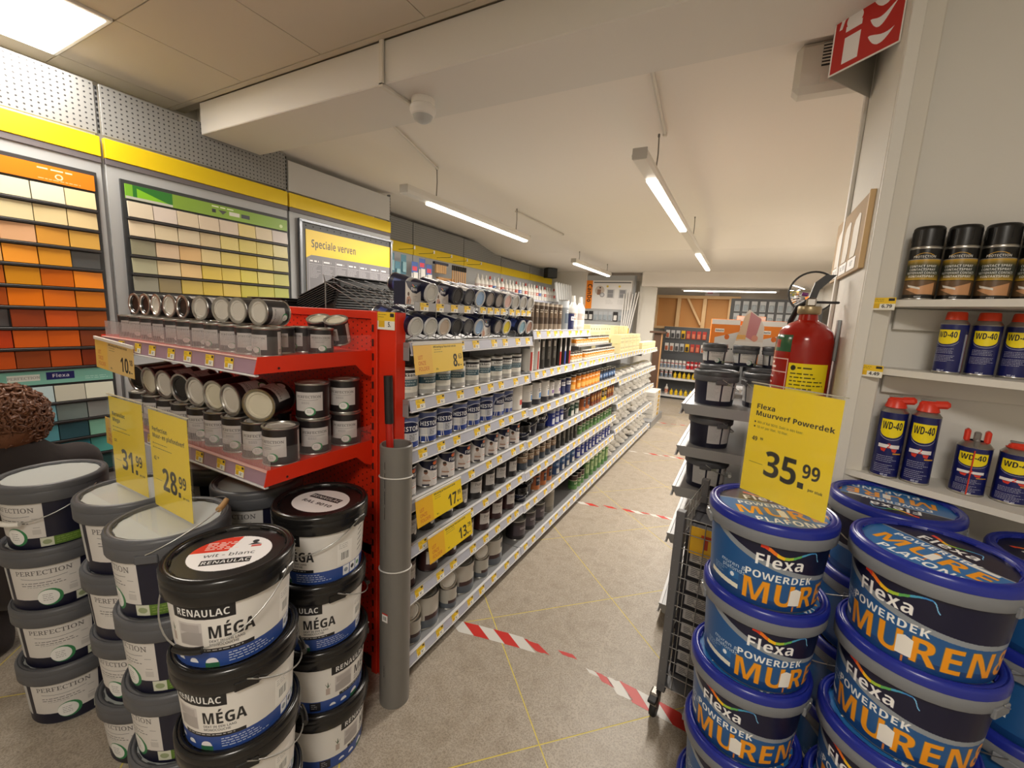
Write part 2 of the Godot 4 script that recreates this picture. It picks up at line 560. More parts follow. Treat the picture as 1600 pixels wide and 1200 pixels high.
func label_navy_white_can() -> Image:
	var im := cv(512, 208, "ded9d6")
	poly(im, [[150, 0], [512, 0], [512, 60], [330, 92], [262, 80], [196, 50]], "131736")
	poly(im, [[0, 0], [150, 0], [90, 60], [0, 80]], "131736")
	ell(im, 300, 26, 22, 14, "e2702a"); ell(im, 310, 18, 14, 8, "c23a24")
	text(im, "Flexa", 306, 44, 28, "f4f4f4", "bold", 1.0, 1)
	ell(im, 226, 92, 15, 17, "8a5f4a"); ell(im, 224, 82, 14, 11, "33261f")
	poly(im, [[196, 196], [200, 130], [220, 110], [240, 112], [256, 140], [250, 196]], "cfc4bd")
	poly(im, [[204, 150], [262, 156], [262, 166], [204, 164]], "a8806a")
	rect(im, 200, 188, 54, 20, "42424e")
	fine(im, 286, 110, 60, 3, 12, "6c6c74", 3)
	rect(im, 280, 150, 66, 5, "c8745c")
	fine(im, 288, 164, 50, 3, 12, "8c8c90", 2)
	return im

func label_spray_yellow(two := false) -> Image:
	var im := cv(512, 320 if two else 300, "131a5c")
	var y0 := 34
	rect(im, 184, y0, 144, 56, "f2dc16")
	ell(im, 256, y0 + 52, 72, 38, "f2dc16")
	for i in 50: rect(im, 182 + i * 3.0, y0 + 60 + 40 * sqrt(maxf(0.0, 1.0 - pow((i - 25) / 25.0, 2))), 4, 2, "c8cad6")
	text(im, "WD-40", 256, y0 + 12, 36, "0c0f2e", "bold", 0.8, 1)
	var yf := 150
	if two:
		rect(im, 190, 158, 132, 18, "eceaea")
		text(im, "2", 256, 152, 24, "d8382a", "bold", 1.2, 1)
		for i in 2: poly(im, [[206 + i * 66, 178], [244 + i * 66, 178], [236 + i * 66, 196], [214 + i * 66, 192]], "d83c2c")
		rect(im, 286, 198, 60, 6, "d8a02a")
		ell(im, 352, 172, 16, 16, "3c4070")
		yf = 216
	fine(im, 192, yf, 130, 4, 9, "d4d6e0", 2)
	fine(im, 184, yf + 44, 146, 5, 9, "d4d6e0", 2)
	text(im, "400 ml" if two else "300 ml", 256, im.get_height() - 16, 10, "e4e6ee", "bold", 1.0, 1)
	if not two: rect(im, 372, 60, 26, 230, "9aa0b4"); rect(im, 398, 60, 8, 236, "a8342a")
	return im

func label_spray_black() -> Image:
	var im := cv(512, 300, "141312")
	for i in 20:
		var t: float = absf(i - 9.5) / 9.5
		rect(im, 0, 66 + i * 6, 512, 6, Color(0.22, 0.24, 0.2).lerp(Color(0.78, 0.62, 0.2), clampf(t * 1.6 - 0.6, 0, 1)).to_html(false))
	rect(im, 0, 190, 512, 84, "6c5238")
	poly(im, [[180, 240], [256, 226], [340, 200], [340, 272], [250, 272]], "d09a6c")
	poly(im, [[190, 214], [262, 232], [262, 244], [196, 228]], "e8e4dc")
	for k in 24: rect(im, 206 + k * 4, 40 - 14 * sin(k / 24.0 * PI) , 6, 3, "d8a83a")
	rect(im, 0, 62, 512, 3, "b8b8b8")
	text(im, "PROTECTION", 256, 42, 14, "e8e6e0", "bold", 1.0, 1)
	for i in 4: text(im, ["CONTACT SPRAY", "CONTACTSPRAY", "NETTOYANT CONTACT", "KONTAKTSPRAY"][i], 256, 98 + i * 20, 13, "f2f2f0", "bold", [1.05, 1.05, 0.92, 1.05][i], 1)
	text(im, "400ml", 256, 282, 9, "d8d8d8", "bold", 1.0, 1)
	return im

func sign_price(head: Array, old: String, whole: String, cents: String) -> Image:
	var im := cv(420, 560, "f4d60a")
	for i in head.size(): text(im, head[i], 30, 92 + i * 36, 24, "17160f", "bold", 1.16 if head[1].length() < 18 else 1.02)
	for i in 2:
		rect(im, 30, 182 + i * 24, 8, 8, "17160f")
		if head[0] == "Flexa": text(im, ["Wit of Ral 9010. Dekt in één keer.", "10 m² per liter. 10 liter."][i], 46, 180 + i * 24, 12, "55501a", "sans", 0.92)
		else: fine(im, 46, 184 + i * 24, 260, 1, 10, "55501a", 4)
	if old:
		text(im, old.split(".")[0], 30, 262, 22, "17160f", "bold", 0.85)
		text(im, old.split(".")[1], 72, 262, 12, "17160f", "bold", 0.9)
	else: fine(im, 30, 266, 40, 2, 10, "17160f", 5)
	rect(im, 30, 396, 74, 2, "4a4516")
	var big := whole
	text(im, big, 286, 318, 128, "1c1a14", "bold", 0.86, 2)
	rect(im, 282, 418, 27, 28, "1c1a14")
	text(im, cents, 294, 326, 66, "1c1a14", "bold", 0.8)
	text(im, "per stuk", 330, 432, 13, "3a3614", "bold", 0.9)
	return im

func card_price(whole: String, cents: String, tone := "f2cf3c") -> Image:
	var im := cv(512, 176, tone)
	rect(im, 0, 0, 172, 176, "efb928" if tone == "f4d21a" else "efc25c")
	for i in 3: text(im, ["UIT", "ONZE", "FOLDER"][i], 34, 64 + i * 34, 23, "c8502e", "sans", 0.9)
	text(im, "40% korting op Flexa strak in de lak", 190, 12, 12, "2a2820", "bold", 0.85)
	fine(im, 196, 34, 110, 2, 14, "6a6440", 3)
	text(im, whole, 450, 72, 82, "26241e", "bold", 0.84, 2)
	text(im, cents, 456, 72, 32, "26241e", "bold", 0.85)
	rect(im, 446, 138, 15, 16, "26241e")
	rect(im, 470, 144, 22, 6, "5a5640")
	fine(im, 204, 150, 26, 2, 6, "26241e", 3)
	return im

func tag_price(s: String) -> Image:
	var im := cv(96, 60, "efeee6")
	rect(im, 0, 0, 96, 30, "f0c92e")
	rect(im, 6, 30, 34, 22, "e0b422")
	rect(im, 70, 4, 22, 12, "26262a")
	fine(im, 6, 8, 50, 2, 8, "7a6a20", 2)
	if s: text(im, s, 66, 34, 16, "1c1c20", "bold", 0.9, 1)
	else: fine(im, 52, 38, 30, 2, 8, "3c3c40", 4)
	return im

# ---------------------------------------------------------------- goods: one prototype of each kind
var K := {}

func m_steel(): return mat("tin_rim_metal", "b9b7b2", 0.28, 0.9)
func m_wire(): return mat("wire_metal", "c4c4c2", 0.3, 0.9)

func proto(key: String) -> Node3D:
	var o := Node3D.new()
	o.name = key
	K[key] = o
	return o

func mk_can(key: String, r: float, h: float, im: Image, lid: Material, seg := 22, dark_rim := false):
	var o := proto(key)
	part(o, "body", lt([[r, h - 0.004], [r, 0.003]], seg), tmat("print_" + key, im, 0.38))
	var rm: Material = mat("dark_rim", "3a3636", 0.35, 0.6) if dark_rim else m_steel()
	part(o, "rim", lt([[r - 0.007, h - 0.004], [r - 0.005, h], [r + 0.0015, h], [r + 0.0022, h - 0.003], [r, h - 0.006]], seg, 60), rm)
	part(o, "base_rim", lt([[r, 0.005], [r + 0.0015, 0.003], [r + 0.001, 0.0], [r - 0.004, 0.0], [0, 0.002]], seg, 60), rm)
	part(o, "lid", lt([[0, h - 0.006], [r * 0.66, h - 0.006], [r * 0.7, h - 0.003], [r * 0.82, h - 0.003], [r * 0.86, h - 0.007], [r - 0.005, h - 0.006]], seg), lid)

func bail(o: Node3D, r: float, y: float, drop: float, wire: Material, grip: Material, gr := 0.008, yaw := 0.0, lift := 0.0, lug: Material = null):
	var pts := []
	var g := []
	for i in 25:
		var a := PI * i / 24.0
		pts.append(Vector3(cos(a) * (r + 0.002), y - drop * sin(a), sin(a) * (r + 0.004)) if lift == 0.0 else Vector3(cos(a) * (r + 0.002), y + sin(a) * r * sin(lift), sin(a) * r * cos(lift)))
	for i in 7:
		var a := PI * (0.43 + 0.14 * i / 6.0)
		g.append(Vector3(cos(a) * (r + 0.002), y - drop * sin(a), sin(a) * (r + 0.009)) if lift == 0.0 else Vector3(cos(a) * (r + 0.002), y + sin(a) * r * sin(lift), sin(a) * r * cos(lift)))
	var hd := part(o, "handle", tb(pts, 0.0019, 5), wire, Vector3.ZERO, Vector3(0, yaw, 0))
	part(hd, "grip", tb(g, gr, 8), grip)
	for sx in [-1, 1]: part(hd, "handle_lug", bx(Vector3(0.008, 0.022, 0.05), 0.002, Vector3(sx * (r - 0.0025), y - 0.014, 0)), lug if lug else grip)

func mk_bucket(key: String, body: Material, collar: Material, lid: Material, top: Material, grip: Material, f := 1.0, skirt := 0.03, with_bail := true, flat_top := true, f_up := 0.21, yaw := 0.0, lift := 0.0, drop := 0.085):
	var o := proto(key)
	var S := f
	var H := f_up
	part(o, "body", lt([[0.131 * S, H - 0.018], [0.118 * S, 0.004]], 40), body)
	part(o, "base", lt([[0.118 * S, 0.005], [0.116 * S, 0.0], [0, 0.0]], 40), collar)
	part(o, "collar", lt([[0.131 * S, H - 0.016], [0.1385 * S, H - 0.017], [0.14 * S, H - 0.02], [0.1395 * S, H - 0.016 - skirt], [0.1375 * S, H - 0.019 - skirt], [0.13 * S, H - 0.017 - skirt]], 40, 50), collar)
	var l := part(o, "lid", lt([[0.119 * S, H - 0.0045], [0.1205 * S, H + 0.0], [0.1225 * S, H + 0.004], [0.1275 * S, H + 0.0055], [0.131 * S, H + 0.003], [0.134 * S, H + 0.005], [0.138 * S, H + 0.003], [0.1405 * S, H - 0.003], [0.1405 * S, H - 0.016], [0.131 * S, H - 0.0165]], 40, 60), lid)
	var b := MB.new()
	b.disc(0.1195 * S, H - 0.004, 40)
	part(l, "lid_top", b.done(), top)
	var tabs := MB.new()
	for i in 14:
		var a := TAU * i / 14.0
		tabs.X = Transform3D(Basis(Vector3.UP, a), Vector3.ZERO)
		tabs.box(Vector3(0, H - 0.001, 0.1185 * S), Vector3(0.026, 0.005, 0.003), 0.001)
	part(l, "lid_ribs", tabs.done(), lid).set_meta("kind", "stuff")
	if with_bail:
		bail(o, 0.1405 * S, H - 0.028, drop * S, m_wire(), grip, 0.008, yaw, lift, collar)

func mk_spray(key: String, r: float, h: float, im: Image, cap: String, style: int):
	var o := proto(key)
	var hb: float = h * [0.70, 0.80, 0.80, 0.80][style]
	part(o, "body", lt([[r, hb], [r, 0.004]], 24), tmat("print_" + key, im, 0.3))
	part(o, "base_rim", lt([[r, 0.006], [r + 0.001, 0.003], [r - 0.001, 0.0], [0, 0.001]], 24, 60), m_steel())
	var cm := mat("cap_" + cap, cap, 0.35)
	if style == 0:
		part(o, "shoulder", lt([[r * 0.98, hb + 0.006], [r + 0.001, hb + 0.003], [r, hb - 0.001]], 24, 60), m_steel())
		var c := part(o, "cap", lt([[0, h], [r * 0.86, h], [r * 0.97, h - 0.004], [r * 0.985, h - 0.012], [r * 0.985, hb + 0.005], [r * 0.9, hb + 0.005]], 24, 50), cm)
		var rb := MB.new()
		for i in 12:
			var a := TAU * i / 12
			rb.X = Transform3D(Basis(Vector3.UP, a), Vector3.ZERO)
			rb.box(Vector3(0, (h + hb) / 2 + 0.004, r * 0.985), Vector3(0.002, (h - hb) * 0.45, 0.0015))
		part(c, "cap_ribs", rb.done(), cm).set_meta("kind", "stuff")
	else:
		part(o, "shoulder", lt([[r * 0.5, hb + 0.016], [r * 0.75, hb + 0.012], [r * 0.95, hb + 0.004], [r + 0.001, hb + 0.001], [r, hb - 0.001]], 24, 60), m_steel())
		if style == 1:
			part(o, "cap", lt([[0, h], [r * 0.66, h], [r * 0.72, h - 0.003], [r * 0.78, hb + 0.012], [r * 0.7, hb + 0.011]], 24, 50), cm)
		elif style == 2:
			var c := MB.new()
			c.lathe([Vector2(0, h - 0.012), Vector2(r * 0.55, h - 0.012), Vector2(r * 0.64, h - 0.016), Vector2(r * 0.8, hb + 0.014), Vector2(r * 0.7, hb + 0.012)], 24, 50.0)
			c.X = Transform3D(Basis(Vector3(0, 0, 1), 0.12), Vector3(r * 0.35, h - 0.014, 0))
			c.box(Vector3.ZERO, Vector3(r * 2.0, 0.020, r * 0.9), 0.006)
			part(o, "cap", c.done(), cm)
			part(o, "button", bx(Vector3(r * 1.0, 0.003, r * 0.55), 0.001, Vector3(-r * 0.1, h - 0.0045, 0)), mat("grey_button", "8d8a88", 0.5))
		else:
			var c := MB.new()
			c.box(Vector3(-r * 0.55, hb + 0.028, 0), Vector3(r * 0.35, 0.032, r * 0.9), 0.004)
			c.box(Vector3(r * 0.55, hb + 0.028, 0), Vector3(r * 0.35, 0.032, r * 0.9), 0.004)
			part(o, "cap", c.done(), cm)
			var nz := MB.new()
			nz.box(Vector3(0, hb + 0.026, 0.004), Vector3(r * 0.4, 0.026, r * 0.5), 0.003)
			nz.X = Transform3D(Basis(Vector3.RIGHT, 0.35), Vector3(0, hb + 0.008, r * 0.9))
			nz.box(Vector3.ZERO, Vector3(0.010, 0.036, 0.010), 0.003)
			part(o, "nozzle", nz.done(), mat("grey_nozzle", "77736f", 0.4))
			part(o, "straw", tb([Vector3(0, hb - 0.006, r + 0.005), Vector3(0, 0.004, r + 0.003)], 0.0016, 6), cm)

func mk_bottle(key: String, r: float, h: float, body: String, cap: String, im: Image = null):
	var o := proto(key)
	part(o, "body", lt([[r * 0.35, h * 0.84], [r * 0.5, h * 0.78], [r * 0.95, h * 0.66], [r, h * 0.6], [r, 0.004], [r * 0.9, 0], [0, 0]], 16, 50), mat("bottle_" + body, body, 0.35))
	if im: part(o, "label", lt([[r + 0.0008, h * 0.56], [r + 0.0008, h * 0.1]], 16), tmat("print_" + key, im, 0.4))
	part(o, "cap", lt([[0, h], [r * 0.3, h], [r * 0.42, h * 0.86], [r * 0.42, h * 0.82], [0, h * 0.82]], 16, 50), mat("cap_" + cap, cap, 0.4))

func mk_box(key: String, s: Vector3, im: Image, side: String):
	var o := proto(key)
	part(o, "carton", bx(s, 0.0015, Vector3(0, s.y / 2, 0)), mat("carton_" + side, side, 0.6))
	var f := part(o, "front_print", sheet(s.x * 0.985, s.y * 0.985, 0.0004), tmat("print_" + key, im, 0.45), Vector3(0, s.y * 0.0075, s.z / 2 + 0.0006))
	f.name = "front_print"

# a hanging blister pack: backing card, bubble, goods seen in it
func mk_blister(key: String, w: float, h: float, card: String, goods: String, im: Image = null):
	var o := proto(key)
	if im: part(o, "card", sheet(w, h, 0.001), tmat("print_" + key, im, 0.5))
	else: part(o, "card", bx(Vector3(w, h, 0.001), 0.0, Vector3(0, h / 2, 0)), mat("card_" + card, card, 0.5))
	part(o, "contents", bx(Vector3(w * 0.7, h * 0.55, 0.018), 0.005, Vector3(0, h * 0.36, 0.0105)), mat("goods_" + goods, goods, 0.45))

func goods():
	var black := mat("black_plastic", "1b1a1a", 0.22)
	var grey := mat("grey_plastic", "55565a", 0.42)
	var greylid := mat("pale_lid", "b4b8b6", 0.5)
	var blue := mat("blue_plastic", "1d2a8c", 0.28)
	var silver := mat("silver_plastic", "787b80", 0.4)
	var white := mat("white_plastic", "e8e6e0", 0.4)
	mk_bucket("blue_bucket", tmat("print_blue_bucket", label_blue_bucket(), 0.35), silver, blue, tmat("print_blue_lid", label_blue_lid(), 0.3), silver, 1.0, 0.026, true, true, 0.209, PI)
	mk_bucket("white_bucket", tmat("print_white_bucket", label_white_bucket(), 0.35), black, black, tmat("print_white_lid", label_white_lid(0), 0.28), black, 1.0, 0.034, true, true, 0.22, -0.34, 0.0, 0.12)
	mk_bucket("white_bucket_back", mats["print_white_bucket"], black, black, mats["print_white_lid"], black, 1.0, 0.034, true, true, 0.22, 2.2)
	mk_bucket("white_bucket_ral", mats["print_white_bucket"], black, black, tmat("print_white_lid_ral", label_white_lid(1), 0.28), black, 1.0, 0.034, true, true, 0.22, 0.1)
	mk_bucket("grey_bucket", tmat("print_grey_bucket", label_grey_bucket(), 0.4), grey, grey, greylid, white, 1.0, 0.034, true, true, 0.22, 0.2)
	mk_bucket("grey_bucket_raised", mats["print_grey_bucket"], grey, grey, greylid, mat("wood_grip", "b08a5a", 0.6), 1.0, 0.034, true, true, 0.22, 2.55, 0.42)
	mk_bucket("grey_bucket_bare", mats["print_grey_bucket"], grey, grey, greylid, white, 1.0, 0.034, false, true, 0.22)
	mk_bucket("pail", mats["print_grey_bucket"], grey, mat("dark_grey_plastic", "3c3e42", 0.35), mats["dark_grey_plastic"], white, 0.70, 0.024, true, true, 0.155)
	mk_bucket("pail_small", mats["print_grey_bucket"], grey, mats["dark_grey_plastic"], mats["dark_grey_plastic"], white, 0.45, 0.018, false, true, 0.105)
	var bf := tmat("print_dark_pail", label_can("15172a", [[60, 160, "23263c", 190, 140]], [["Flexa", 256, 40, 34, "eeeeee"]], [[220, 110, 80, 4, 12, "9a9aa8"]]), 0.35)
	mk_bucket("dark_pail", bf, black, black, black, black, 0.52, 0.02, true, true, 0.13)
	mk_bucket("small_dark_pail", bf, black, black, black, black, 0.36, 0.016, true, true, 0.085)
	# lids and tins
	var cream := mat("lid_cream", "d9d3bf", 0.4)
	var offw := mat("lid_white", "d4cfc6", 0.4)
	var nero := mat("lid_black", "141314", 0.35)
	var gl := mat("lid_grey_metal", "a9a7a2", 0.35, 0.5)
	for q in [["cream", cream], ["white", offw], ["black", nero]]:
		mk_can("dark_tin_" + q[0], 0.0525, 0.12, label_dark_can(), q[1])
		mk_can("small_tin_" + q[0], 0.0395, 0.086, label_dark_can("2b2829", "bdbab8"), q[1])
	mk_can("teal_tin", 0.047, 0.118, label_can("b9b8b4", [[0, 12, "d8d8d4"], [14, 34, "17171a", 170, 170], [34, 66, "e8e8e4", 170, 170], [80, 128, "1f4a5a", 170, 170], [128, 170, "e6e4da", 170, 170]], [["sikkens", 256, 38, 22, "1a1a1c"], ["BINNENLAK", 256, 86, 13, "cfd8d8"], ["AQUEUSE", 256, 106, 13, "cfd8d8"]], [[200, 136, 80, 2, 10, "8a8a86"], [186, 178, 140, 2, 10, "77776f"]]), gl)
	mk_can("chair_tin", 0.050, 0.128, label_chair_can(), gl)
	mk_can("painter_tin", 0.046, 0.118, label_navy_white_can(), nero)
	var pure := [["Pure", 256, 52, 26, "3a3636", "serif", 1.0]]
	mk_can("grey_label_tin", 0.044, 0.112, label_can("262324", [[36, 150, "c3bebb", 176, 160]], pure, [[206, 96, 90, 2, 10, "6a6666"]]), nero, 22, true)
	mk_can("brown_tin", 0.044, 0.112, label_can("3c2020", [[30, 146, "c8c2be", 176, 160]], pure, [[206, 92, 90, 2, 10, "6a6666"]]), nero, 22, true)
	for k in ["print_grey_label_tin", "print_brown_tin"]:
		var t: Image = mats[k].albedo_texture.get_image()
		ell(t, 296, 150, 24, 24, "4a4644"); ell(t, 296, 150, 21, 21, "dedad6")
		mats[k].albedo_texture = ImageTexture.create_from_image(t)
	mk_can("big_grey_tin", 0.075, 0.15, label_can("bdb8ae", [[118, 150, "3c2222", 170, 90], [118, 208, "4a5058", 260, 90], [150, 208, "5c626a", 0, 260], [34, 78, "1c1816", 268, 66]], [], [[270, 88, 66, 8, 12, "e2e0dc"]]), mat("lid_putty", "aaa79e", 0.4, 0.3))
	mk_can("mid_grey_tin", 0.044, 0.104, label_can("b4b0a6", [[118, 150, "3c2222", 170, 90], [118, 208, "4a5058", 260, 90], [150, 208, "5c626a", 0, 260], [34, 78, "1c1816", 268, 66]], [], [[270, 88, 66, 6, 14, "e2e0dc"]]), offw)
	# lying tester tins with coloured lids
	for q in [["pearl", "c9c8c2"], ["sand", "c4b3a2"], ["jet", "18181a"], ["slate", "55575a"], ["sky", "93b2d6"], ["taupe", "8d8580"], ["yellow", "d8c41e"], ["teal", "7fa6b8"], ["copper", "a07a6a"], ["rose", "cdaaa2"], ["stone", "a6a39c"]]:
		if not mats.has("print_tester"): tmat("print_tester", label_can("1a1d38", [[0, 208, "d8d6d4", 300, 120], [60, 150, "3a4a8a", 40, 100]], [["Flexa", 256, 40, 40, "f0f0f0"]], [[306, 20, 100, 14, 12, "8a8a90"]]), 0.35)
		var o := proto("tester_" + q[0])
		part(o, "body", lt([[0.037, 0.086], [0.037, 0.003]], 22), mats["print_tester"])
		part(o, "rim", lt([[0.031, 0.088], [0.033, 0.092], [0.037, 0.092], [0.0385, 0.089], [0.0375, 0.084]], 22, 60), mat("tester_rim", "3a3c44", 0.35) if q[0] in ["jet", "slate", "taupe"] else mat("tester_rim_pale", "c4c4c4", 0.35))
		part(o, "base_rim", lt([[0.037, 0.005], [0.0385, 0.003], [0.036, 0.0], [0, 0.001]], 22, 60), m_steel())
		part(o, "lid", lt([[0, 0.0885], [0.024, 0.0885], [0.0255, 0.0905], [0.029, 0.0905], [0.0315, 0.0875]], 22), mat("tester_lid_" + q[0], q[1], 0.4))
	var tb_im := cv(256, 200, "d9d4ce")
	poly(tb_im, [[0, 0], [256, 0], [256, 70], [180, 100], [110, 92], [40, 50]], "131736")
	swoosh(tb_im, 110, 20, 80, 24); text(tb_im, "Flexa", 140, 48, 28, "f4f4f4", "bold", 1.0, 1)
	ell(tb_im, 50, 108, 16, 18, "5a3c2e"); poly(tb_im, [[16, 196], [24, 136], [70, 124], [96, 160], [84, 196]], "b88a74")
	fine(tb_im, 120, 124, 100, 4, 14, "8a8a90", 4)
	mk_box("tester_box", Vector3(0.095, 0.082, 0.05), tb_im, "1a1d38")
	# goods further down the aisle
	mk_can("white_blue_tin", 0.05, 0.14, label_can("d6d3cd", [[90, 140, "3f7fc0", 262, 70], [150, 208, "33333a", 0, 512]], [["~", 296, 40, 34, "202024"]], [[196, 60, 60, 6, 14, "8c8c8c"]]), offw, 16)
	mk_can("white_purple_tin", 0.046, 0.12, label_can("cfccc8", [[90, 130, "7a5a9a", 262, 70], [160, 208, "44444a"]], [["~", 296, 40, 30, "202024"]], [[196, 60, 60, 6, 14, "8c8c8c"]]), offw, 16)
	mk_can("white_red_tin", 0.065, 0.175, label_can("dedad2", [[140, 176, "c42a22", 230, 60], [176, 200, "c42a22", 320, 30], [20, 40, "c42a22", 330, 30]], [], [[210, 60, 90, 4, 14, "b0aca6"]]), offw, 16)
	mk_can("tall_white_tube", 0.038, 0.24, label_can("cbc8c2", [[0, 60, "2a2a2c", 240, 34], [110, 208, "b8342c", 240, 34]], [], [[280, 40, 60, 10, 14, "9a9a9a"]]), offw, 16)
	mk_can("dark_tall_tube", 0.036, 0.19, label_can("26241f", [[10, 150, "46443e", 230, 50], [20, 60, "c8c4ba", 236, 40]], [], [[236, 70, 40, 8, 10, "b0aca0"]]), nero, 14, true)
	for q in [["red", "b8302a"], ["blue", "3c4aa8"]]:
		mk_can("marker_tube_" + q[0], 0.020, 0.20, label_can("22211f", [[0, 208, "d8d6d2", 200, 60], [110, 208, q[1], 200, 60]], []), nero, 12, true)
	mk_can("brown_glass_tube", 0.031, 0.165, label_can("4a3c30", [[0, 20, "a89c8c"], [60, 110, "6c5a48", 210, 90], [160, 208, "8a7c6c"]], [["~", 256, 40, 30, "d8d0c0"]]), mat("lid_brown", "5a4a3c", 0.35), 14)
	mk_can("spray_grey_tall", 0.036, 0.20, label_can("8f959a", [[0, 50, "c8cdd2"], [90, 160, "5c6a78", 190, 140]], [["~", 256, 60, 26, "f0f0f0"]]), offw, 14)
	mk_can("navy_tin", 0.04, 0.12, label_can("1c2450", [[40, 90, "e0e0e4", 200, 120]], [["Flexa", 256, 52, 24, "1c2450"]], [[210, 110, 90, 5, 14, "8a90b0"]]), nero, 14)
	mk_can("orange_tin", 0.036, 0.125, label_can("dc8418", [[0, 24, "2a2018"], [120, 180, "f0b860", 190, 130]], [["Alabastine", 256, 60, 22, "fff4e0"]]), nero, 14)
	mk_can("orange_pack", 0.028, 0.075, label_can("e08a1e", [[0, 30, "33261c"], [30, 60, "efe8dc"], [150, 208, "eadfcf"]], [["~", 256, 90, 40, "fff4e0"]]), nero, 12)
	mk_can("blue_black_jar", 0.032, 0.10, label_can("223048", [[0, 30, "14161c"], [70, 150, "5a7aa8", 190, 130]], [["~", 256, 84, 34, "e0e4ea"]]), nero, 12)
	mk_can("wood_tin", 0.040, 0.125, label_can("8a6f58", [[0, 60, "4a3a30"], [60, 70, "d8c8b0"], [128, 208, "39404c"]], [["TIM", 256, 18, 30, "d8c8b4"], ["YIM", 256, 82, 30, "e4d8c8"]], [[210, 140, 90, 4, 14, "a8b0b8"]]), gl, 16)
	mk_can("rust_tin", 0.042, 0.12, label_can("a0562c", [[0, 30, "2a1c16"], [50, 150, "20263a", 230, 80], [150, 208, "b86a34"]], [["~", 270, 70, 22, "e8e0d8"]]), nero, 16)
	mk_can("denim_tin", 0.040, 0.12, label_can("2c4a78", [[30, 90, "4a74a8"], [120, 190, "d8d8d4", 230, 90]], [["~", 256, 44, 28, "e4e8ee"]]), gl, 16)
	mk_can("royal_tin", 0.036, 0.12, label_can("22348c", [[0, 40, "9aa0b0"], [110, 180, "d4d8e0", 220, 80]], [["~", 256, 56, 28, "f0f0f4"]]), offw, 14)
	mk_can("green_tin", 0.038, 0.125, label_can("3f6e3a", [[0, 70, "3a241e"], [70, 80, "c8c0a8"], [150, 208, "5a8a4a"]], [["~", 256, 96, 30, "e8ecd8"]]), nero, 14)
	mk_can("tall_green_tin", 0.042, 0.19, label_can("4a7a40", [[0, 40, "c4c8a8"], [60, 150, "9cb480", 200, 110]], [["~", 256, 80, 26, "2c4a28"]]), gl, 14)
	mk_can("dark_green_tin", 0.042, 0.11, label_can("1f4a3a", [[0, 30, "c8ccc8"], [120, 200, "d8d8d0", 220, 80]], [["~", 256, 50, 30, "d8e4d8"]]), offw, 14)
	mk_can("amber_tube", 0.026, 0.13, label_can("7a3c20", [[0, 30, "20140e"], [60, 140, "c8862c", 200, 110]], [["~", 256, 70, 36, "f4e8d0"]]), nero, 12)
	mk_can("yellow_tube", 0.026, 0.15, label_can("e0b818", [[0, 36, "20140e"], [70, 160, "40382a", 200, 110]], [["~", 256, 86, 44, "f4e8d0"]]), nero, 12)
	mk_can("dark_flat_tin", 0.062, 0.125, label_can("2a2428", [[40, 160, "4a4048", 160, 190]], [["~", 256, 60, 30, "b8b0b4"]], [[220, 110, 90, 4, 14, "8a8488"]]), gl, 18)
	mk_can("plain_grey_tin", 0.06, 0.165, label_can("8c867c", [[0, 16, "b0aca4"], [150, 208, "77726a"]], [], [[210, 60, 90, 5, 16, "b4aea4"]]), gl, 18)
	for q in [["white", "e6e4de", "d8d6d0"], ["pump", "e4e2dc", "b8453a"], ["blue_label", "e8e6e2", "c8d0dc"]]:
		var im := label_can("e8e6e0", [[30, 120, {"white": "c8b8b0", "pump": "c85a4a", "blue_label": "4a70b0"}[q[0]]], [130, 190, "d8d8d4"]], [["~", 256, 50, 40, "f8f8f4"]])
		mk_bottle("bottle_" + q[0], 0.036, 0.24, q[1], q[2], im)
	mk_bottle("glue_bottle", 0.035, 0.2, "e8e2da", "d8d4ce", label_can("d8b0a0", [[40, 140, "c86a4a"]], [["~", 256, 70, 40, "f4f0e8"]]))
	mk_bottle("yellow_bottle", 0.03, 0.12, "e6c224", "c8a818")
	mk_can("red_spray", 0.03, 0.16, label_can("b81e26", [[60, 110, "e8e0e0", 170, 170]], [["~", 256, 72, 30, "b81e26"]]), mat("lid_red", "b01c24", 0.4), 12)
	mk_can("white_spray", 0.03, 0.16, label_can("dcdad6", [[70, 90, "b0343a"], [120, 200, "7a8aa0", 180, 150]], [["~", 256, 40, 26, "2a2a2e"]]), offw, 12)
	var al := cv(256, 256, "e8801a")
	rect(al, 0, 0, 256, 30, "e8e6e2")
	poly(al, [[40, 110], [120, 96], [256, 70], [256, 256], [40, 256]], "d2d0cc")
	rect(al, 36, 56, 84, 22, "f0eee8"); text(al, "Alabastine", 78, 61, 11, "38383a", "bold", 0.95, 1)
	ell(al, 150, 104, 22, 16, "d86a12")
	fine(al, 66, 150, 150, 2, 24, "2a2a2c", 8)
	fine(al, 66, 204, 120, 3, 12, "8a8a8a", 3)
	mk_box("orange_carton", Vector3(0.15, 0.245, 0.11), al, "e8801a")
	var tape := cv(256, 128, "e6dcae")
	for i in 4: ell(tape, 34 + i * 62, 50, 10, 12, "6a6048"); fine(tape, 10, 90, 230, 3, 10, "a89c6c", 4)
	mk_box("tape_pack", Vector3(0.16, 0.09, 0.10), tape, "e2d7a4")
	var tray := cv(256, 128, "ddd0a2")
	fine(tray, 20, 40, 200, 4, 16, "b8a878", 5)
	mk_box("pale_carton", Vector3(0.18, 0.13, 0.16), tray, "dccf9f")
	var bag := proto("plastic_bag")
	var b := MB.new()
	var r2 := RandomNumberGenerator.new()
	r2.seed = 5
	var rows := []
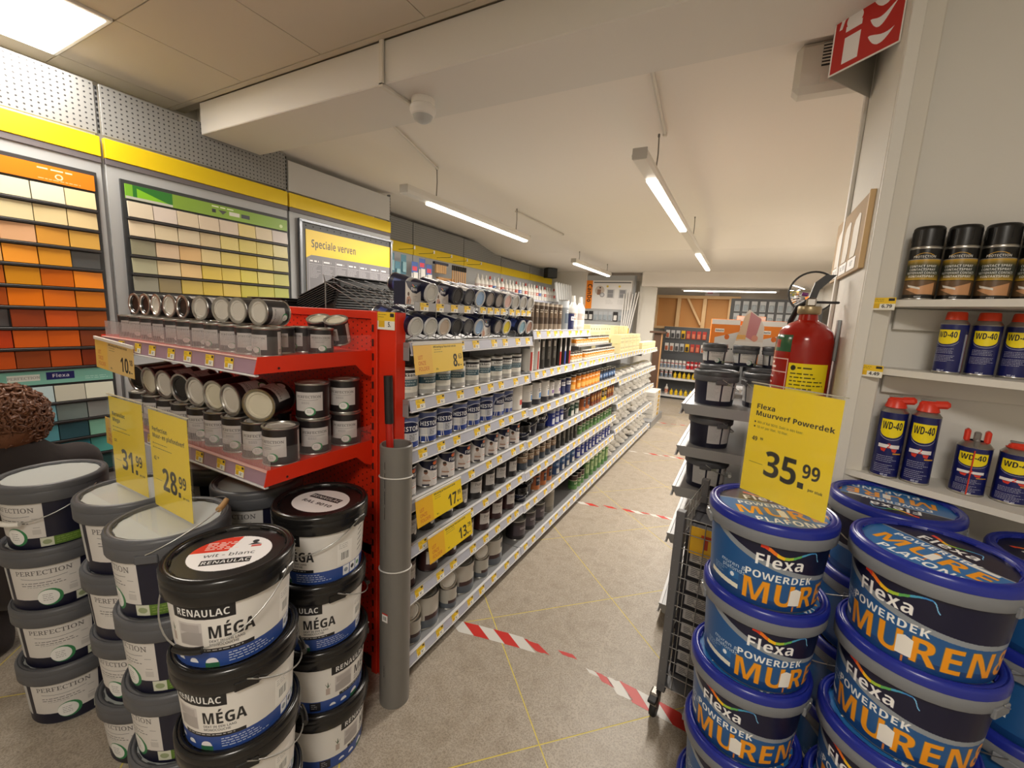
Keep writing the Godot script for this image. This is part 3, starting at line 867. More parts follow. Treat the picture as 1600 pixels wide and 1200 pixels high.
	for i in 9:
		var ring := []
		var t := i / 8.0
		for k in 14:
			var a := TAU * k / 14
			var rr := 0.075 * pow(sin(PI * (0.06 + 0.88 * t)), 0.45) * r2.randf_range(0.8, 1.1)
			ring.append(Vector3(cos(a) * rr * 1.25, 0.002 + 0.062 * t + r2.randf_range(-0.004, 0.004) * sin(PI * t), sin(a) * rr))
		rows.append(ring)
	for i in 8:
		for k in 14:
			var k2 := (k + 1) % 14
			var c: Vector3 = (rows[i][k] + rows[i + 1][k2]) * 0.5
			var nn := Vector3(c.x, (c.y - 0.033) * 1.2, c.z).normalized()
			b.tri(rows[i][k], rows[i][k2], rows[i + 1][k2], nn, nn, nn)
			b.tri(rows[i][k], rows[i + 1][k2], rows[i + 1][k], nn, nn, nn)
	for k in 14:
		b.tri(Vector3(0, 0.068, 0), rows[8][k], rows[8][(k + 1) % 14], Vector3.UP, Vector3.UP, Vector3.UP)
		b.tri(Vector3(0, 0.001, 0), rows[0][k], rows[0][(k + 1) % 14], Vector3.DOWN, Vector3.DOWN, Vector3.DOWN)
	part(bag, "film", b.done(), mat("white_film", "dedbd4", 0.3))
	var insert := cv(128, 128, "e8e6e0")
	rect(insert, 10, 30, 108, 60, "e8cc38"); fine(insert, 24, 44, 80, 3, 14, "3a3a3a", 5)
	var s := MB.new()
	s.quad(Vector3(-0.035, 0.071, -0.028), Vector3(0.035, 0.071, -0.028), Vector3(0.04, 0.067, 0.03), Vector3(-0.04, 0.067, 0.03))
	part(bag, "insert_card", s.done(), tmat("print_bag_card", insert, 0.5))

# ---------------------------------------------------------------- camera, light, exposure
func noise_tex(seedv: int, freq: float, cols: Array, kind := FastNoiseLite.TYPE_SIMPLEX_SMOOTH, octaves := 4, size := 512) -> NoiseTexture2D:
	var nz := FastNoiseLite.new()
	nz.seed = seedv
	nz.noise_type = kind
	nz.frequency = freq
	nz.fractal_octaves = octaves
	var t := NoiseTexture2D.new()
	t.width = size
	t.height = size
	t.seamless = true
	t.noise = nz
	if cols:
		var g := Gradient.new()
		var offs := PackedFloat32Array()
		var cc := PackedColorArray()
		for i in cols.size():
			offs.append(float(i) / (cols.size() - 1))
			cc.append(hexc(cols[i]))
		g.offsets = offs
		g.colors = cc
		t.color_ramp = g
	return t

func area(called: String, p: Vector3, size: Vector2, energy: float, c: String):
	var l := AreaLight3D.new()
	l.name = called
	l.area_size = size
	l.area_normalize_energy = true
	l.light_energy = energy
	l.light_color = hexc(c)
	l.shadow_enabled = true
	l.area_range = 14.0
	l.area_attenuation = 2.0
	add_child(l)
	l.position = p
	l.rotation = Vector3(-PI / 2, 0, 0)

func set_stage():
	var cam := Camera3D.new()
	cam.name = "camera"
	cam.position = Vector3(0, 1.48, 0)
	cam.rotation_degrees = Vector3(-8.985, 28.02, 2.88)
	cam.fov = 83.22
	cam.near = 0.05
	cam.far = 60.0
	add_child(cam)
	cam.current = true
	var e := Environment.new()
	e.background_mode = Environment.BG_COLOR
	e.background_color = Color(0, 0, 0)
	e.tonemap_mode = Environment.TONE_MAPPER_LINEAR
	e.tonemap_exposure = 1.3
	e.sdfgi_enabled = true
	e.ssao_enabled = true
	e.ssil_enabled = true
	var w := WorldEnvironment.new()
	w.name = "environment"
	w.environment = e
	add_child(w)
	# ceiling panel over the colour cards, an unseen one added behind the camera for brightness, and the hanging tubes of the back room
	area("panel_light_source", Vector3(-2.735, 2.575, -0.64), Vector2(0.55, 0.55), 1.6, "fff7ec")
	area("added_panel_light_source", Vector3(0.27, 2.575, 0.85), Vector2(0.55, 0.55), 2.7, "fff7ec")
	area("tube_light_source", Vector3(-2.09, 2.222, -3.31), Vector2(0.06, 1.5), 3.2, "fff6ea")
	area("tube_light_source_aisle", Vector3(-0.53, 2.222, -3.2), Vector2(0.06, 1.4), 3.2, "fff6ea")
	area("tube_light_source_aisle_far", Vector3(-0.57, 2.222, -5.95), Vector2(0.06, 1.45), 3.2, "fff6ea")
	area("tube_light_source_far", Vector3(-2.07, 2.172, -6.2), Vector2(0.06, 1.5), 3.2, "fff6ea")
	area("tube_light_source_side", Vector3(0.85, 2.172, -5.4), Vector2(0.06, 1.5), 3.2, "fff6ea")
	area("tube_light_source_rear", Vector3(-0.4, 2.085, -8.75), Vector2(1.45, 0.06), 3.2, "fff6ea")

# ---------------------------------------------------------------- the setting
const LX := -3.6
const RX := 2.0
const BZ := -9.6
const FZ := 1.6

func room():
	var wallm := mat("wall_paint", "d9d5cc", 0.7, 0.0, {"heightmap_enabled": true, "heightmap_scale": 0.05, "heightmap_texture": noise_tex(3, 0.05, []), "uv1_triplanar": true, "uv1_world_triplanar": true, "uv1_scale": Vector3(1.5, 1.5, 1.5)})
	var ceilm := mat("ceiling_paint", "e9e3db", 0.8)
	var jointm := mat("floor_joint", "dcca5a", 0.5)
	var fl := struct("floor", bx(Vector3(RX - LX, 0.1, FZ - BZ)), jointm, Vector3((RX + LX) / 2, -0.0506, (FZ + BZ) / 2), "grey stone-look floor laid diagonally with thin yellow joints")
	var fm := mat("floor_tile", "ffffff", 0.42, 0.0, {"uv1_scale": Vector3(1.1, 1.1, 1.1)})
	fm.albedo_texture = noise_tex(11, 0.045, ["7a7064", "9c9284", "ada294", "bdb2a3", "988e80", "b2a799", "d2c8b9"], FastNoiseLite.TYPE_SIMPLEX, 5, 1024)
	fm.detail_enabled = true
	fm.detail_blend_mode = BaseMaterial3D.BLEND_MODE_MUL
	fm.detail_uv_layer = BaseMaterial3D.DETAIL_UV_1
	fm.detail_albedo = noise_tex(5, 0.012, ["ebe8e3", "ffffff", "f1eee9"], FastNoiseLite.TYPE_SIMPLEX_SMOOTH, 3, 512)
	fm.heightmap_enabled = true
	fm.heightmap_scale = 0.03
	fm.heightmap_texture = noise_tex(12, 0.08, [], FastNoiseLite.TYPE_SIMPLEX, 3, 512)
	var room_poly := PackedVector2Array([Vector2(LX, BZ), Vector2(RX, BZ), Vector2(RX, FZ), Vector2(LX, FZ)])
	var T := 0.662
	var th := deg_to_rad(45.3)
	var ex := Vector2(cos(th), -sin(th))
	var ez := Vector2(sin(th), cos(th))
	var o := Vector2(-0.941, -1.689)
	for i in range(-14, 15):
		for j in range(-14, 15):
			var c := o + ex * T * (i + 0.5) + ez * T * (j + 0.5)
			var h := T / 2 - 0.0024
			var q := PackedVector2Array([c - ex * h - ez * h, c + ex * h - ez * h, c + ex * h + ez * h, c - ex * h + ez * h])
			for cut in Geometry2D.intersect_polygons(q, room_poly):
				var b := MB.new()
				var ix := Geometry2D.triangulate_polygon(cut)
				var off := Vector2((i * 37) % 7, (j * 53) % 11) * 0.13
				for k in range(0, ix.size(), 3):
					var p := [cut[ix[k]], cut[ix[k + 1]], cut[ix[k + 2]]]
					b.tri(Vector3(p[0].x - c.x, 0, p[0].y - c.y), Vector3(p[1].x - c.x, 0, p[1].y - c.y), Vector3(p[2].x - c.x, 0, p[2].y - c.y), Vector3.UP, Vector3.UP, Vector3.UP, p[0] + off, p[1] + off, p[2] + off)
				for k in cut.size():
					var a := cut[k] - c
					var d := cut[(k + 1) % cut.size()] - c
					var nn := Vector3((d - a).y, 0, -(d - a).x).normalized()
					if nn.dot(Vector3(a.x + d.x, 0, a.y + d.y)) < 0: nn = -nn
					b.tri(Vector3(a.x, 0, a.y), Vector3(d.x, 0, d.y), Vector3(d.x, -0.0006, d.y), nn, nn, nn)
					b.tri(Vector3(a.x, 0, a.y), Vector3(d.x, -0.0006, d.y), Vector3(a.x, -0.0006, a.y), nn, nn, nn)
				part(fl, "tile", b.done(), fm, Vector3(c.x, 0, c.y) - fl.position)
	# walls
	struct("wall_left", bx(Vector3(0.2, 2.7, FZ - BZ)), wallm, Vector3(LX - 0.1, 1.35, (FZ + BZ) / 2))
	struct("wall_left_front", bx(Vector3(0.4, 2.7, 4.7)), wallm, Vector3(-3.4, 1.35, -0.75))
	struct("wall_back", bx(Vector3(RX - LX + 0.4, 2.7, 0.2)), wallm, Vector3((RX + LX) / 2, 1.35, BZ - 0.1))
	struct("wall_front", bx(Vector3(RX - LX + 0.4, 2.7, 0.2)), wallm, Vector3((RX + LX) / 2, 1.35, FZ + 0.1))
	struct("wall_right", bx(Vector3(0.2, 2.7, FZ + 1.75)), wallm, Vector3(RX + 0.1, 1.35, (FZ - 1.75) / 2))
	struct("wall_right_back", bx(Vector3(0.2, 2.7, 7.9)), wallm, Vector3(1.35, 1.35, -5.65))
	# white boxed pillar and the panelled recess beside it
	var white := mat("white_board", "dcd9d2", 0.55)
	struct("pillar", bx(Vector3(0.075, 2.6, 0.45), 0.004), wallm, Vector3(0.3145, 1.3, -1.825))
	struct("trim_1", bx(Vector3(0.03, 2.6, 0.012), 0.002), white, Vector3(0.293, 1.3, -1.594))
	struct("trim_2", bx(Vector3(0.012, 2.6, 0.03), 0.002), white, Vector3(0.271, 1.3, -2.035))
	struct("wall_recess", bx(Vector3(RX - 0.325, 2.6, 0.1)), white, Vector3((RX + 0.325) / 2, 1.3, -1.71))
	# beam across the room
	struct("beam", bx(Vector3(RX + 2.93, 0.17, 0.35), 0.004), mat("beam_paint", "dedad3", 0.7), Vector3((RX - 2.93) / 2, 2.515, -1.675))
	# suspended ceiling in front: tiles in a grid
	var grid := mat("ceiling_grid", "a39b8b", 0.7)
	var tilem := mat("ceiling_tile", "cfc6b6", 0.9, 0.0, {"heightmap_enabled": true, "heightmap_scale": 0.02, "heightmap_texture": noise_tex(8, 0.2, []), "uv1_triplanar": true, "uv1_world_triplanar": true, "uv1_scale": Vector3(3, 3, 3)})
	var ce := struct("ceiling", bx(Vector3(RX - LX, 0.1, FZ + 1.55)), grid, Vector3((RX + LX) / 2, 2.657, (FZ - 1.55) / 2))
	for i in range(-2, 8):
		for j in range(0, 6):
			var x0 := maxf(-2.435 + i * 0.6, LX)
			var x1 := minf(-2.435 + (i + 1) * 0.6, RX)
			var z1 := -1.545 + (j + 1) * 0.6
			var z0 := z1 - 0.6
			if j == 0: z0 = -1.458
			z1 = minf(z1, FZ)
			if x1 - x0 < 0.05 or z1 - z0 < 0.05: continue
			if i == -1 and j == 1 or i == 4 and j == 3: continue
			part(ce, "ceiling_tile", bx(Vector3(x1 - x0 - 0.004, 0.012, z1 - z0 - 0.004), 0.001), tilem, Vector3((x0 + x1) / 2, 2.603, (z0 + z1) / 2) - ce.position)
	part(ce, "edge_strip", bx(Vector3(RX - LX, 0.016, 0.028)), mat("edge_profile", "c8bfae", 0.6), Vector3((RX + LX) / 2, 2.603, -1.473) - ce.position)
	# plastered ceiling of the back room, stepping down towards the rear
	var cb := MB.new()
	cb.prism(PackedVector2Array([Vector2(1.62, 2.515), Vector2(5.1, 2.49), Vector2(5.75, 2.37), Vector2(9.6, 2.34), Vector2(9.6, 2.75), Vector2(1.62, 2.75)]), RX - LX)
	var back := struct("ceiling_back", cb.done(), ceilm, Vector3(RX, 0, 0))
	back.rotation.y = PI / 2
	struct("beam_rear", bx(Vector3(RX + 1.75, 0.25, 0.25), 0.004), ceilm, Vector3((RX - 1.75) / 2, 2.235, -8.12))
	struct("trim_3", bx(Vector3(0.3, 2.34, 0.06)), wallm, Vector3(-1.66, 1.17, -8.2))

func panel_lamp(x: float, z: float, label: String):
	var t := thing("ceiling_panel_lamp", label, "lamp", Vector3(x, 2.585, z))
	part(t, "frame", bx(Vector3(0.596, 0.02, 0.596), 0.002), mat("lamp_frame", "e8e4da", 0.5), Vector3(0, 0.012, 0))
	part(t, "diffuser", bx(Vector3(0.56, 0.004, 0.56)), mat("lamp_glow", "fffaf0", 0.5, 0.0, {"emission_enabled": true, "emission": hexc("fff6e8"), "emission_energy_multiplier": 5.0}), Vector3(0, -0.0005, 0))

func tube_lamp(p: Vector3, length: float, body0: float, body1: float, turn: float, label: String, ceil_y: float, chains: Array, tubes: Array):
	var t := thing("hanging_tube_lamp", label, "lamp", p, turn)
	var housing := mat("lamp_housing", "d8d4cc", 0.45)
	var b := MB.new()
	b.prism(PackedVector2Array([Vector2(-0.03, 0.0), Vector2(0.03, 0.0), Vector2(0.038, 0.02), Vector2(0.028, 0.055), Vector2(-0.028, 0.055), Vector2(-0.038, 0.02)]), body1 - body0)
	part(t, "housing", b.done(), housing, Vector3(0, 0, -body0))
	for q in tubes:
		part(t, "tube", bx(Vector3(0.052, 0.016, q[1] - q[0]), 0.004), mats["lamp_glow"], Vector3(0, -0.008, -(q[0] + q[1]) / 2))
	for c in chains:
		var top := ceil_y - p.y
		part(t, "chain", tb([Vector3(0, 0.055, -c), Vector3(0.004, (0.055 + top) / 2, -c), Vector3(0, top, -c)], 0.004, 5), mat("chain_metal", "8f8a84", 0.4, 0.7))
		part(t, "hook", bx(Vector3(0.012, 0.02, 0.012), 0.003), mats["chain_metal"], Vector3(0, top - 0.01, -c))
	for e in [body0, body1]:
		part(t, "end_cap", bx(Vector3(0.07, 0.05, 0.004), 0.001), mat("lamp_end", "b9b5ae", 0.5), Vector3(0, 0.029, -e))

func fittings():
	panel_lamp(-2.735, -0.64, "square glowing ceiling panel above the orange colour cards")
	panel_lamp(0.265, 0.55 + 0.3, "added unseen ceiling panel for extra brightness, set in the tiles by the right wall")  # out of view, added to brighten the near floor and goods
	tube_lamp(Vector3(-2.09, 2.24, 0), 1.9, 2.28, 4.1, 0, "white hanging tube lamp between shelves and yellow banded wall", 2.5, [2.62, 3.85], [[2.53, 4.06]])
	tube_lamp(Vector3(-0.53, 2.24, 0), 4.5, 2.2, 6.72, 0.008, "long white hanging lamp with two lit tubes over the aisle", 2.5, [2.6, 4.6], [[2.5, 3.9], [5.2, 6.68]])
	tube_lamp(Vector3(-2.07, 2.19, 0), 1.8, 5.4, 7.05, 0, "white hanging tube lamp in front of the orange and white poster", 2.36, [5.6, 6.9], [[5.45, 7.0]])
	tube_lamp(Vector3(0.85, 2.19, 0), 1.6, 4.6, 6.2, 0, "white hanging tube lamp behind the cardboard swatch board", 2.4, [4.8, 6.0], [[4.65, 6.15]])
	tube_lamp(Vector3(-1.15, 2.1, -8.75), 1.6, -0.02, 1.55, -PI / 2, "white tube lamp across the rear above the wooden frames", 2.34, [0.2, 1.3], [[0.02, 1.5]])
	# cable duct runs on the ceiling
	var duct := mat("duct_plastic", "d9d3c8", 0.5)
	for q in [[Vector3(-1.85, 2.497, -1.87), Vector3(-2.09, 2.493, -2.62), "white cable duct on ceiling from beam to tube lamp"], [Vector3(-2.12, 2.482, -3.88), Vector3(-2.10, 2.476, -5.06), "white cable duct on ceiling joining the two tube lamps"], [Vector3(-0.46, 2.497, -1.87), Vector3(-0.52, 2.493, -2.6), "white cable duct on ceiling leading to the long aisle lamp"]]:
		var d := thing("cable_duct", q[2], "cable duct", q[0])
		var l: Vector3 = q[1] - q[0]
		part(d, "duct", tb([Vector3.ZERO, l], 0.009, 4), duct)
		part(d, "end_piece", bx(Vector3(0.022, 0.02, 0.022), 0.003), duct, l)
	# presence sensor under the beam
	var s := thing("ceiling_sensor", "round white presence sensor under the beam", "sensor", Vector3(-1.42, 2.43, -1.67))
	part(s, "housing", lt([[0, 0], [0.052, 0], [0.053, -0.02], [0.05, -0.026], [0.058, -0.034], [0.060, -0.05], [0.052, -0.068], [0.046, -0.072]], 28, 30), mat("sensor_white", "e4e0d9", 0.45))
	part(s, "lens", lt([[0.046, -0.071], [0.038, -0.088], [0.02, -0.098], [0, -0.1]], 24, 60), mat("sensor_lens", "b8bab8", 0.3))
	var du := MB.new()
	du.box(Vector3(-0.075, -0.008, 0.06), Vector3(0.018, 0.016, 0.12), 0.003)
	du.box(Vector3(-0.035, -0.008, 0.005), Vector3(0.06, 0.016, 0.018), 0.003)
	du.box(Vector3(-0.075, 0.085, 0.181), Vector3(0.022, 0.19, 0.014), 0.003)
	du.box(Vector3(-0.075, -0.008, 0.15), Vector3(0.022, 0.018, 0.076), 0.003)
	part(s, "cable_duct", du.done(), duct)
	# air conditioner hung behind the beam
	var ac := thing("air_conditioner", "white ceiling air conditioner with dark grille beside the pillar", "air conditioner", Vector3(0.0, 0, -2.0))
	part(ac, "body", bx(Vector3(0.9, 0.17, 0.09), 0.02, Vector3(0.49, 2.425, -0.057)), mat("ac_white", "d8d3c9", 0.45))
	part(ac, "grille_recess", bx(Vector3(0.6, 0.075, 0.004), 0.0, Vector3(0.42, 2.455, -0.009)), mat("ac_dark", "2a2a2c", 0.6))
	for i in 7: part(ac, "louvre", bx(Vector3(0.6, 0.004, 0.006), 0.001, Vector3(0.42, 2.424 + i * 0.0105, -0.005)), mats["ac_white"])
	part(ac, "flap", bx(Vector3(0.7, 0.03, 0.004), 0.001, Vector3(0.47, 2.375, -0.008)), mats["ac_white"])
	part(ac, "display", bx(Vector3(0.03, 0.01, 0.002), 0.0, Vector3(0.24, 2.352, -0.009)), mats["ac_dark"])

func perforated() -> Image:
	var im := cv(512, 128, "8f8f8d")
	for i in 42:
		for j in 10:
			ell(im, 6 + i * 12.2, 6 + j * 12.8, 2.1, 2.1, "26262a")
	return im

func left_wall():
	var up := mat("upright_grey", "8c8e90", 0.45, 0.2)
	var panelg := mat("panel_grey", "b2b4b5", 0.5)
	var yel := mat("band_yellow", "f0cf14", 0.45)
	var stripe := mat("band_stripe", "6d676a", 0.55)
	var perf := tmat("perforated_panel", perforated(), 0.5)
	var m_white := mat("panel_white", "c9c8c5", 0.5)
	var names := ["grey wall panel unit with yellow band behind orange colour cards", "grey wall panel unit with yellow band behind yellow-green colour cards", "wall panel unit with plain white top board behind lettered sign"]
	for k in 3:
		var zc := -0.54 - k
		var t := thing("wall_panel_unit", names[k], "wall panel", Vector3(-2.95, 0, zc), PI / 2)
		part(t, "back_panel", bx(Vector3(0.984, 2.13, 0.016), 0.002, Vector3(0, 1.065, 0.006)), panelg)
		part(t, "stripe", bx(Vector3(0.984, 0.028, 0.022), 0.001, Vector3(0, 2.143, 0.01)), stripe)
		part(t, "yellow_band", bx(Vector3(0.984, 0.094, 0.026), 0.002, Vector3(0, 2.205, 0.012)), yel)
		if k < 2:
			part(t, "perforated_panel", bx(Vector3(0.978, 0.235, 0.012), 0.001, Vector3(0, 2.383, 0.006)), perf)
		else:
			part(t, "top_board", bx(Vector3(0.978, 0.2, 0.014), 0.001, Vector3(0, 2.365, 0.006)), m_white)
			part(t, "top_return", bx(Vector3(0.978, 0.004, 0.1), 0.001, Vector3(0, 2.467, -0.045)), m_white)
		for e in [-0.5, 0.5]:
			var u := part(t, "upright", bx(Vector3(0.012, 2.49, 0.03), 0.001, Vector3(e, 1.245, -0.012)), up)
			if k == 2 and e > 0 or k == 0 and e > 0 or k == 1 and e > 0:
				for s in 9: part(u, "slot", bx(Vector3(0.006, 0.014, 0.002), 0.0, Vector3(e, 2.28 + s * 0.025, 0.004)), mat("slot_dark", "141416", 0.8))
	# colour card displays
	var dark := mat("display_dark", "37393b", 0.5)
	var rail := mat("display_rail", "2c2a2a", 0.45)
	var orange := cv(512, 44, "f2891c")
	rect(orange, 200, 14, 40, 18, "2c3a90"); fine(orange, 400, 8, 90, 1, 8, "ffe4c4", 4)
	ell(orange, 440, 26, 8, 8, "ffe4c4"); ell(orange, 440, 26, 5, 5, "f2891c"); fine(orange, 400, 36, 90, 1, 6, "ffd0a0", 2)
	var green := cv(512, 44, "86aa3a")
	rect(green, 0, 0, 120, 44, "2f7a2c"); poly(green, [[28, 8], [110, 36], [28, 36]], "86c82a"); rect(green, 0, 0, 18, 44, "7cba34"); rect(green, 0, 36, 120, 8, "c8c8bc")
	fine(green, 236, 6, 90, 1, 8, "e8f0d0", 4)
	rect(green, 236, 18, 12, 12, "2a2a2e"); poly(green, [[256, 18], [284, 18], [270, 32]], "4a4a48"); rect(green, 292, 16, 36, 14, "dcdcd0"); rect(green, 334, 16, 30, 14, "3a404a"); ell(green, 486, 28, 7, 7, "cfe0a0")
	var cyan := cv(512, 44, "84c4b4")
	rect(cyan, 300, 14, 60, 18, "e4ece4"); text(cyan, "PERFECTION", 330, 19, 7, "8a8a8a", "serif", 1.0, 1); rect(cyan, 372, 10, 56, 22, "20286a"); text(cyan, "Flexa", 400, 16, 10, "f0f0f0", "bold", 1.0, 1); fine(cyan, 450, 28, 56, 2, 6, "b8e4d8", 2)
	var warm := [["ecd8aa", "e2dcc4", "e6dfc0", "e8e2c8"], ["e8d09c", "e6d2a0", "e4d6aa", "e2d8b8"], ["dcab50", "e0a040", "e6b488", "e8c088"], ["", "d89428", "f09c30", "e0a860"], ["f08a10", "cc6400", "d08a10", "c06010"], ["d87a08", "e07000", "e87800", "a84800"], ["a04c0a", "c85008", "8a3404", ""], ["7c3404", "cc5a08", "cc5808", "b83a08"], ["7a2c08", "b0480c", "8a3c10", "b84a0c"]]
	var cold := [["e8ead8", "d0d0c0", "c4dce0", "c8dce0"], ["8a8e8c", "7a8a88", "88c4d4", "90c8d8"], ["8ac8b0", "35606c", "6ab8c8", "70bcc8"], ["58b0a8", "3a8a9c", "3a8a9c", "4498a8"], ["2a5050", "2a7a8a", "2c7484", "307888"]]
	var lime := [["cbc2bc", "cfc0a2", "d4c07a", "d0c0ae", "d3c2aa", "d6c6aa", "d3c6ba", "d8cbb4"], ["c4b878", "ccbc68", "cdbc60", "d2c070", "c8b48c", "d2c3a4", "d8c8a6", "dccbae"], ["c0b670", "ccbc58", "c8b030", "d2bc5c", "d6c084", "d8b27a", "d2b898", "8e8a70"], ["b8b45c", "ccbe5c", "ccbc28", "d4bc4a", "d2b63c", "dcb878", "d6c298", "a8a688"], ["aab048", "bcb844", "c0b420", "cfb23c", "d0b440", "c8ae48", "8a7a50", "929080"], ["90a83c", "a4b040", "acae24", "b0aa30", "b4a838", "a89a40", "7c7048", "7c7c70"]]
	for q in [["orange", "rack of orange and cream paint colour cards under an orange header", -0.54, 2.05, orange, warm], ["cyan", "rack of blue and teal paint colour cards under a mint header", -0.54, 1.115, cyan, cold], ["lime", "rack of beige, yellow and green colour cards under a green header", -1.56, 2.05, green, lime]]:
		var rows: Array = q[5]
		var t := thing("colour_card_rack", q[1], "colour rack", Vector3(-2.93, 0, q[2]), PI / 2)
		var top: float = q[3]
		var bottom: float = top - 0.08 - rows.size() * 0.0955 - 0.015
		part(t, "frame", bx(Vector3(0.93, top + 0.025 - bottom, 0.01), 0.002, Vector3(0, (top + 0.025 + bottom) / 2, 0.005)), dark)
		part(t, "header", sheet(0.9, 0.072, 0.006), tmat("header_" + q[0], q[4], 0.4), Vector3(0, top - 0.068, 0.022))
		for r in rows.size():
			var y: float = top - 0.077 - r * 0.0955
			part(t, "rail", bx(Vector3(0.9, 0.012, 0.026), 0.002, Vector3(0, y - 0.0895, 0.02)), rail)
			for c in 8:
				var col: String = rows[r][mini(c, rows[r].size() - 1)]
				if col == "":
					if c < 4 or r == 3: part(t, "empty_holder", bx(Vector3(0.106, 0.076, 0.004), 0.001, Vector3(0.392 - c * 0.112, y - 0.042, 0.014)), mat("holder_clear", "5d5f60", 0.2))
					continue
				part(t, "colour_card", bx(Vector3(0.1085, 0.078, 0.007), 0.001), mat("chip_" + col, col, 0.38), Vector3(0.392 - c * 0.112, y - 0.042, 0.023), Vector3(-0.1 + 0.02 * ((c * 3 + r) % 3), 0.04 * (((c + r * 2) % 3) - 1), 0))
	# lettered sign board
	var sp := cv(768, 420, "f0cc20")
	text(sp, "Speciale verven", 40, 56, 46, "4a3f20", "bold", 0.78)
	poly(sp, [[0, 170], [40, 150], [768, 150], [768, 388], [0, 388]], "77757a")
	for i in 7:
		rect(sp, 20 + i * 108, 172, 2, 210, "c8c6ca")
		fine(sp, 28 + i * 108, 180, 84, 1, 10, "f0eef0", 9)
		rect(sp, 20 + i * 108, 202, 100, 2, "c8c6ca")
		fine(sp, 28 + i * 108, 212, 84, [9, 6, 10, 10, 11, 9, 10][i], 9, "d0ced2", 2)
		ell(sp, 72 + i * 108, 368, 7, 6, "2a2a2e")
	var sb := thing("sign_board", "yellow and grey lettered board in a dark aluminium frame on wall", "sign", Vector3(-2.93, 1.46, -2.565), PI / 2)
	part(sb, "board", bx(Vector3(0.9, 0.62, 0.008), 0.001, Vector3(0, 0.31, 0.006)), mat("peg_board", "505356", 0.5))
	part(sb, "poster", sheet(0.85, 0.5, 0.002), tmat("speciale_print", sp, 0.4), Vector3(0.02, 0.07, 0.014))
	var frm := mat("frame_metal", "6c6e72", 0.3, 0.8)
	for q in [[Vector3(0.92, 0.022, 0.024), Vector3(0, 0.625, 0.012)], [Vector3(0.024, 0.63, 0.024), Vector3(-0.448, 0.31, 0.012)], [Vector3(0.024, 0.63, 0.024), Vector3(0.458, 0.31, 0.012)]]:
		part(sb, "frame", bx(q[0], 0.003, q[1]), frm)
	for i in 14: part(sb, "peg_hole", lt([[0, 0.0005], [0.0055, 0.0005]], 10), mats["slot_dark"], Vector3(-0.4 + i * 0.062, 0.595, 0.0102), Vector3(PI / 2, 0, 0))

# ---------------------------------------------------------------- shelving
func tag_mat(s := "") -> StandardMaterial3D:
	return tmat("print_tag_" + s, tag_price(s), 0.5)

# one grey shelf with its front strip and price tags; local x runs along the shelf, +z is the front
func shelf_part(t: Node3D, y: float, w: float, depth: float, z_front: float, board: Material, strip: Material, edge: Material, tags: int, tag_m: Material, seedv: int) -> MeshInstance3D:
	var s := part(t, "shelf", bx(Vector3(w, 0.018, depth), 0.001), board, Vector3(0, y - 0.009, z_front - depth / 2))
	var st := part(s, "price_strip", bx(Vector3(w, 0.044, 0.006), 0.001), strip, Vector3(0, -0.010, depth / 2 + 0.007), Vector3(-0.18, 0, 0))
	part(s, "strip_edge", bx(Vector3(w, 0.005, 0.012), 0.001), edge, Vector3(0, -0.034, depth / 2 + 0.010))
	part(s, "strip_top", bx(Vector3(w, 0.004, 0.014), 0.001), edge, Vector3(0, 0.0115, depth / 2 + 0.002))
	var r := RandomNumberGenerator.new()
	r.seed = seedv
	for i in tags:
		part(s, "price_tag", sheet(0.05, 0.036, 0.001), tag_m, Vector3(-w / 2 + w * (i + 0.5 + r.randf_range(-0.2, 0.2)) / tags, -0.028, depth / 2 + 0.0142), Vector3(-0.18, 0, 0))
	return s

const MZ := [-1.185, -2.185, -3.185, -4.185, -5.185, -6.1]
var LEV := [
	[1.365, 1.155, 0.958, 0.765, 0.575, 0.375, 0.098],
	[1.40, 1.165, 0.945, 0.755, 0.565, 0.365, 0.098],
	[1.165, 0.945, 0.755, 0.565, 0.365, 0.098],
	[1.165, 0.90, 0.66, 0.40, 0.098],
	[1.15, 0.90, 0.66, 0.40, 0.098],
]
const GX := -1.055

func gondola():
	var board := mat("shelf_grey", "9a9b9c", 0.4, 0.3)
	var strip := mat("strip_lavender", "b9bccb", 0.35)
	var edge := mat("strip_edge", "d9d9da", 0.4)
	var backm := mat("back_grey", "8e9092", 0.5)
	var base := mat("plinth_dark", "2e3034", 0.5)
	var up := mat("upright_grey", "8c8e90", 0.45, 0.2)
	var desc := ["grey shelf unit beside the red rack, tester pots on top", "grey shelf unit with brown glass tubes on its top shelf", "grey shelf unit with orange fillers on its top shelf", "grey shelf unit of bagged dust sheets under pale cartons", "grey shelf unit at the aisle end by the brown post"]
	for k in 5:
		var w: float = MZ[k] - MZ[k + 1]
		var t := thing("shelf_unit", desc[k], "shelf unit", Vector3(GX, 0, (MZ[k] + MZ[k + 1]) / 2), PI / 2)
		var top: float = [1.36, 1.45, 1.4, 1.4, 1.4][k]
		part(t, "back_panel", bx(Vector3(w - 0.004, top, 0.012), 0.0, Vector3(0, top / 2, -0.475)), backm)
		part(t, "plinth", bx(Vector3(w - 0.004, 0.06, 0.40), 0.0, Vector3(0, 0.03, -0.255)), base)
		part(t, "upright", bx(Vector3(0.03, top, 0.06), 0.002, Vector3(-w / 2 + 0.015, top / 2, -0.44)), up)
		var lv: Array = LEV[k]
		for i in lv.size():
			var n: int = [8, 8, 9, 8, 6][k]
			shelf_part(t, lv[i], w - 0.006, 0.44, 0.0, board, strip, edge, n, tag_mat(), k * 10 + i)
			for e in [-1, 1]:
				part(t, "bracket", bx(Vector3(0.004, 0.05, 0.44), 0.001, Vector3(e * (w / 2 - 0.005), lv[i] - 0.04, -0.222)), backm)

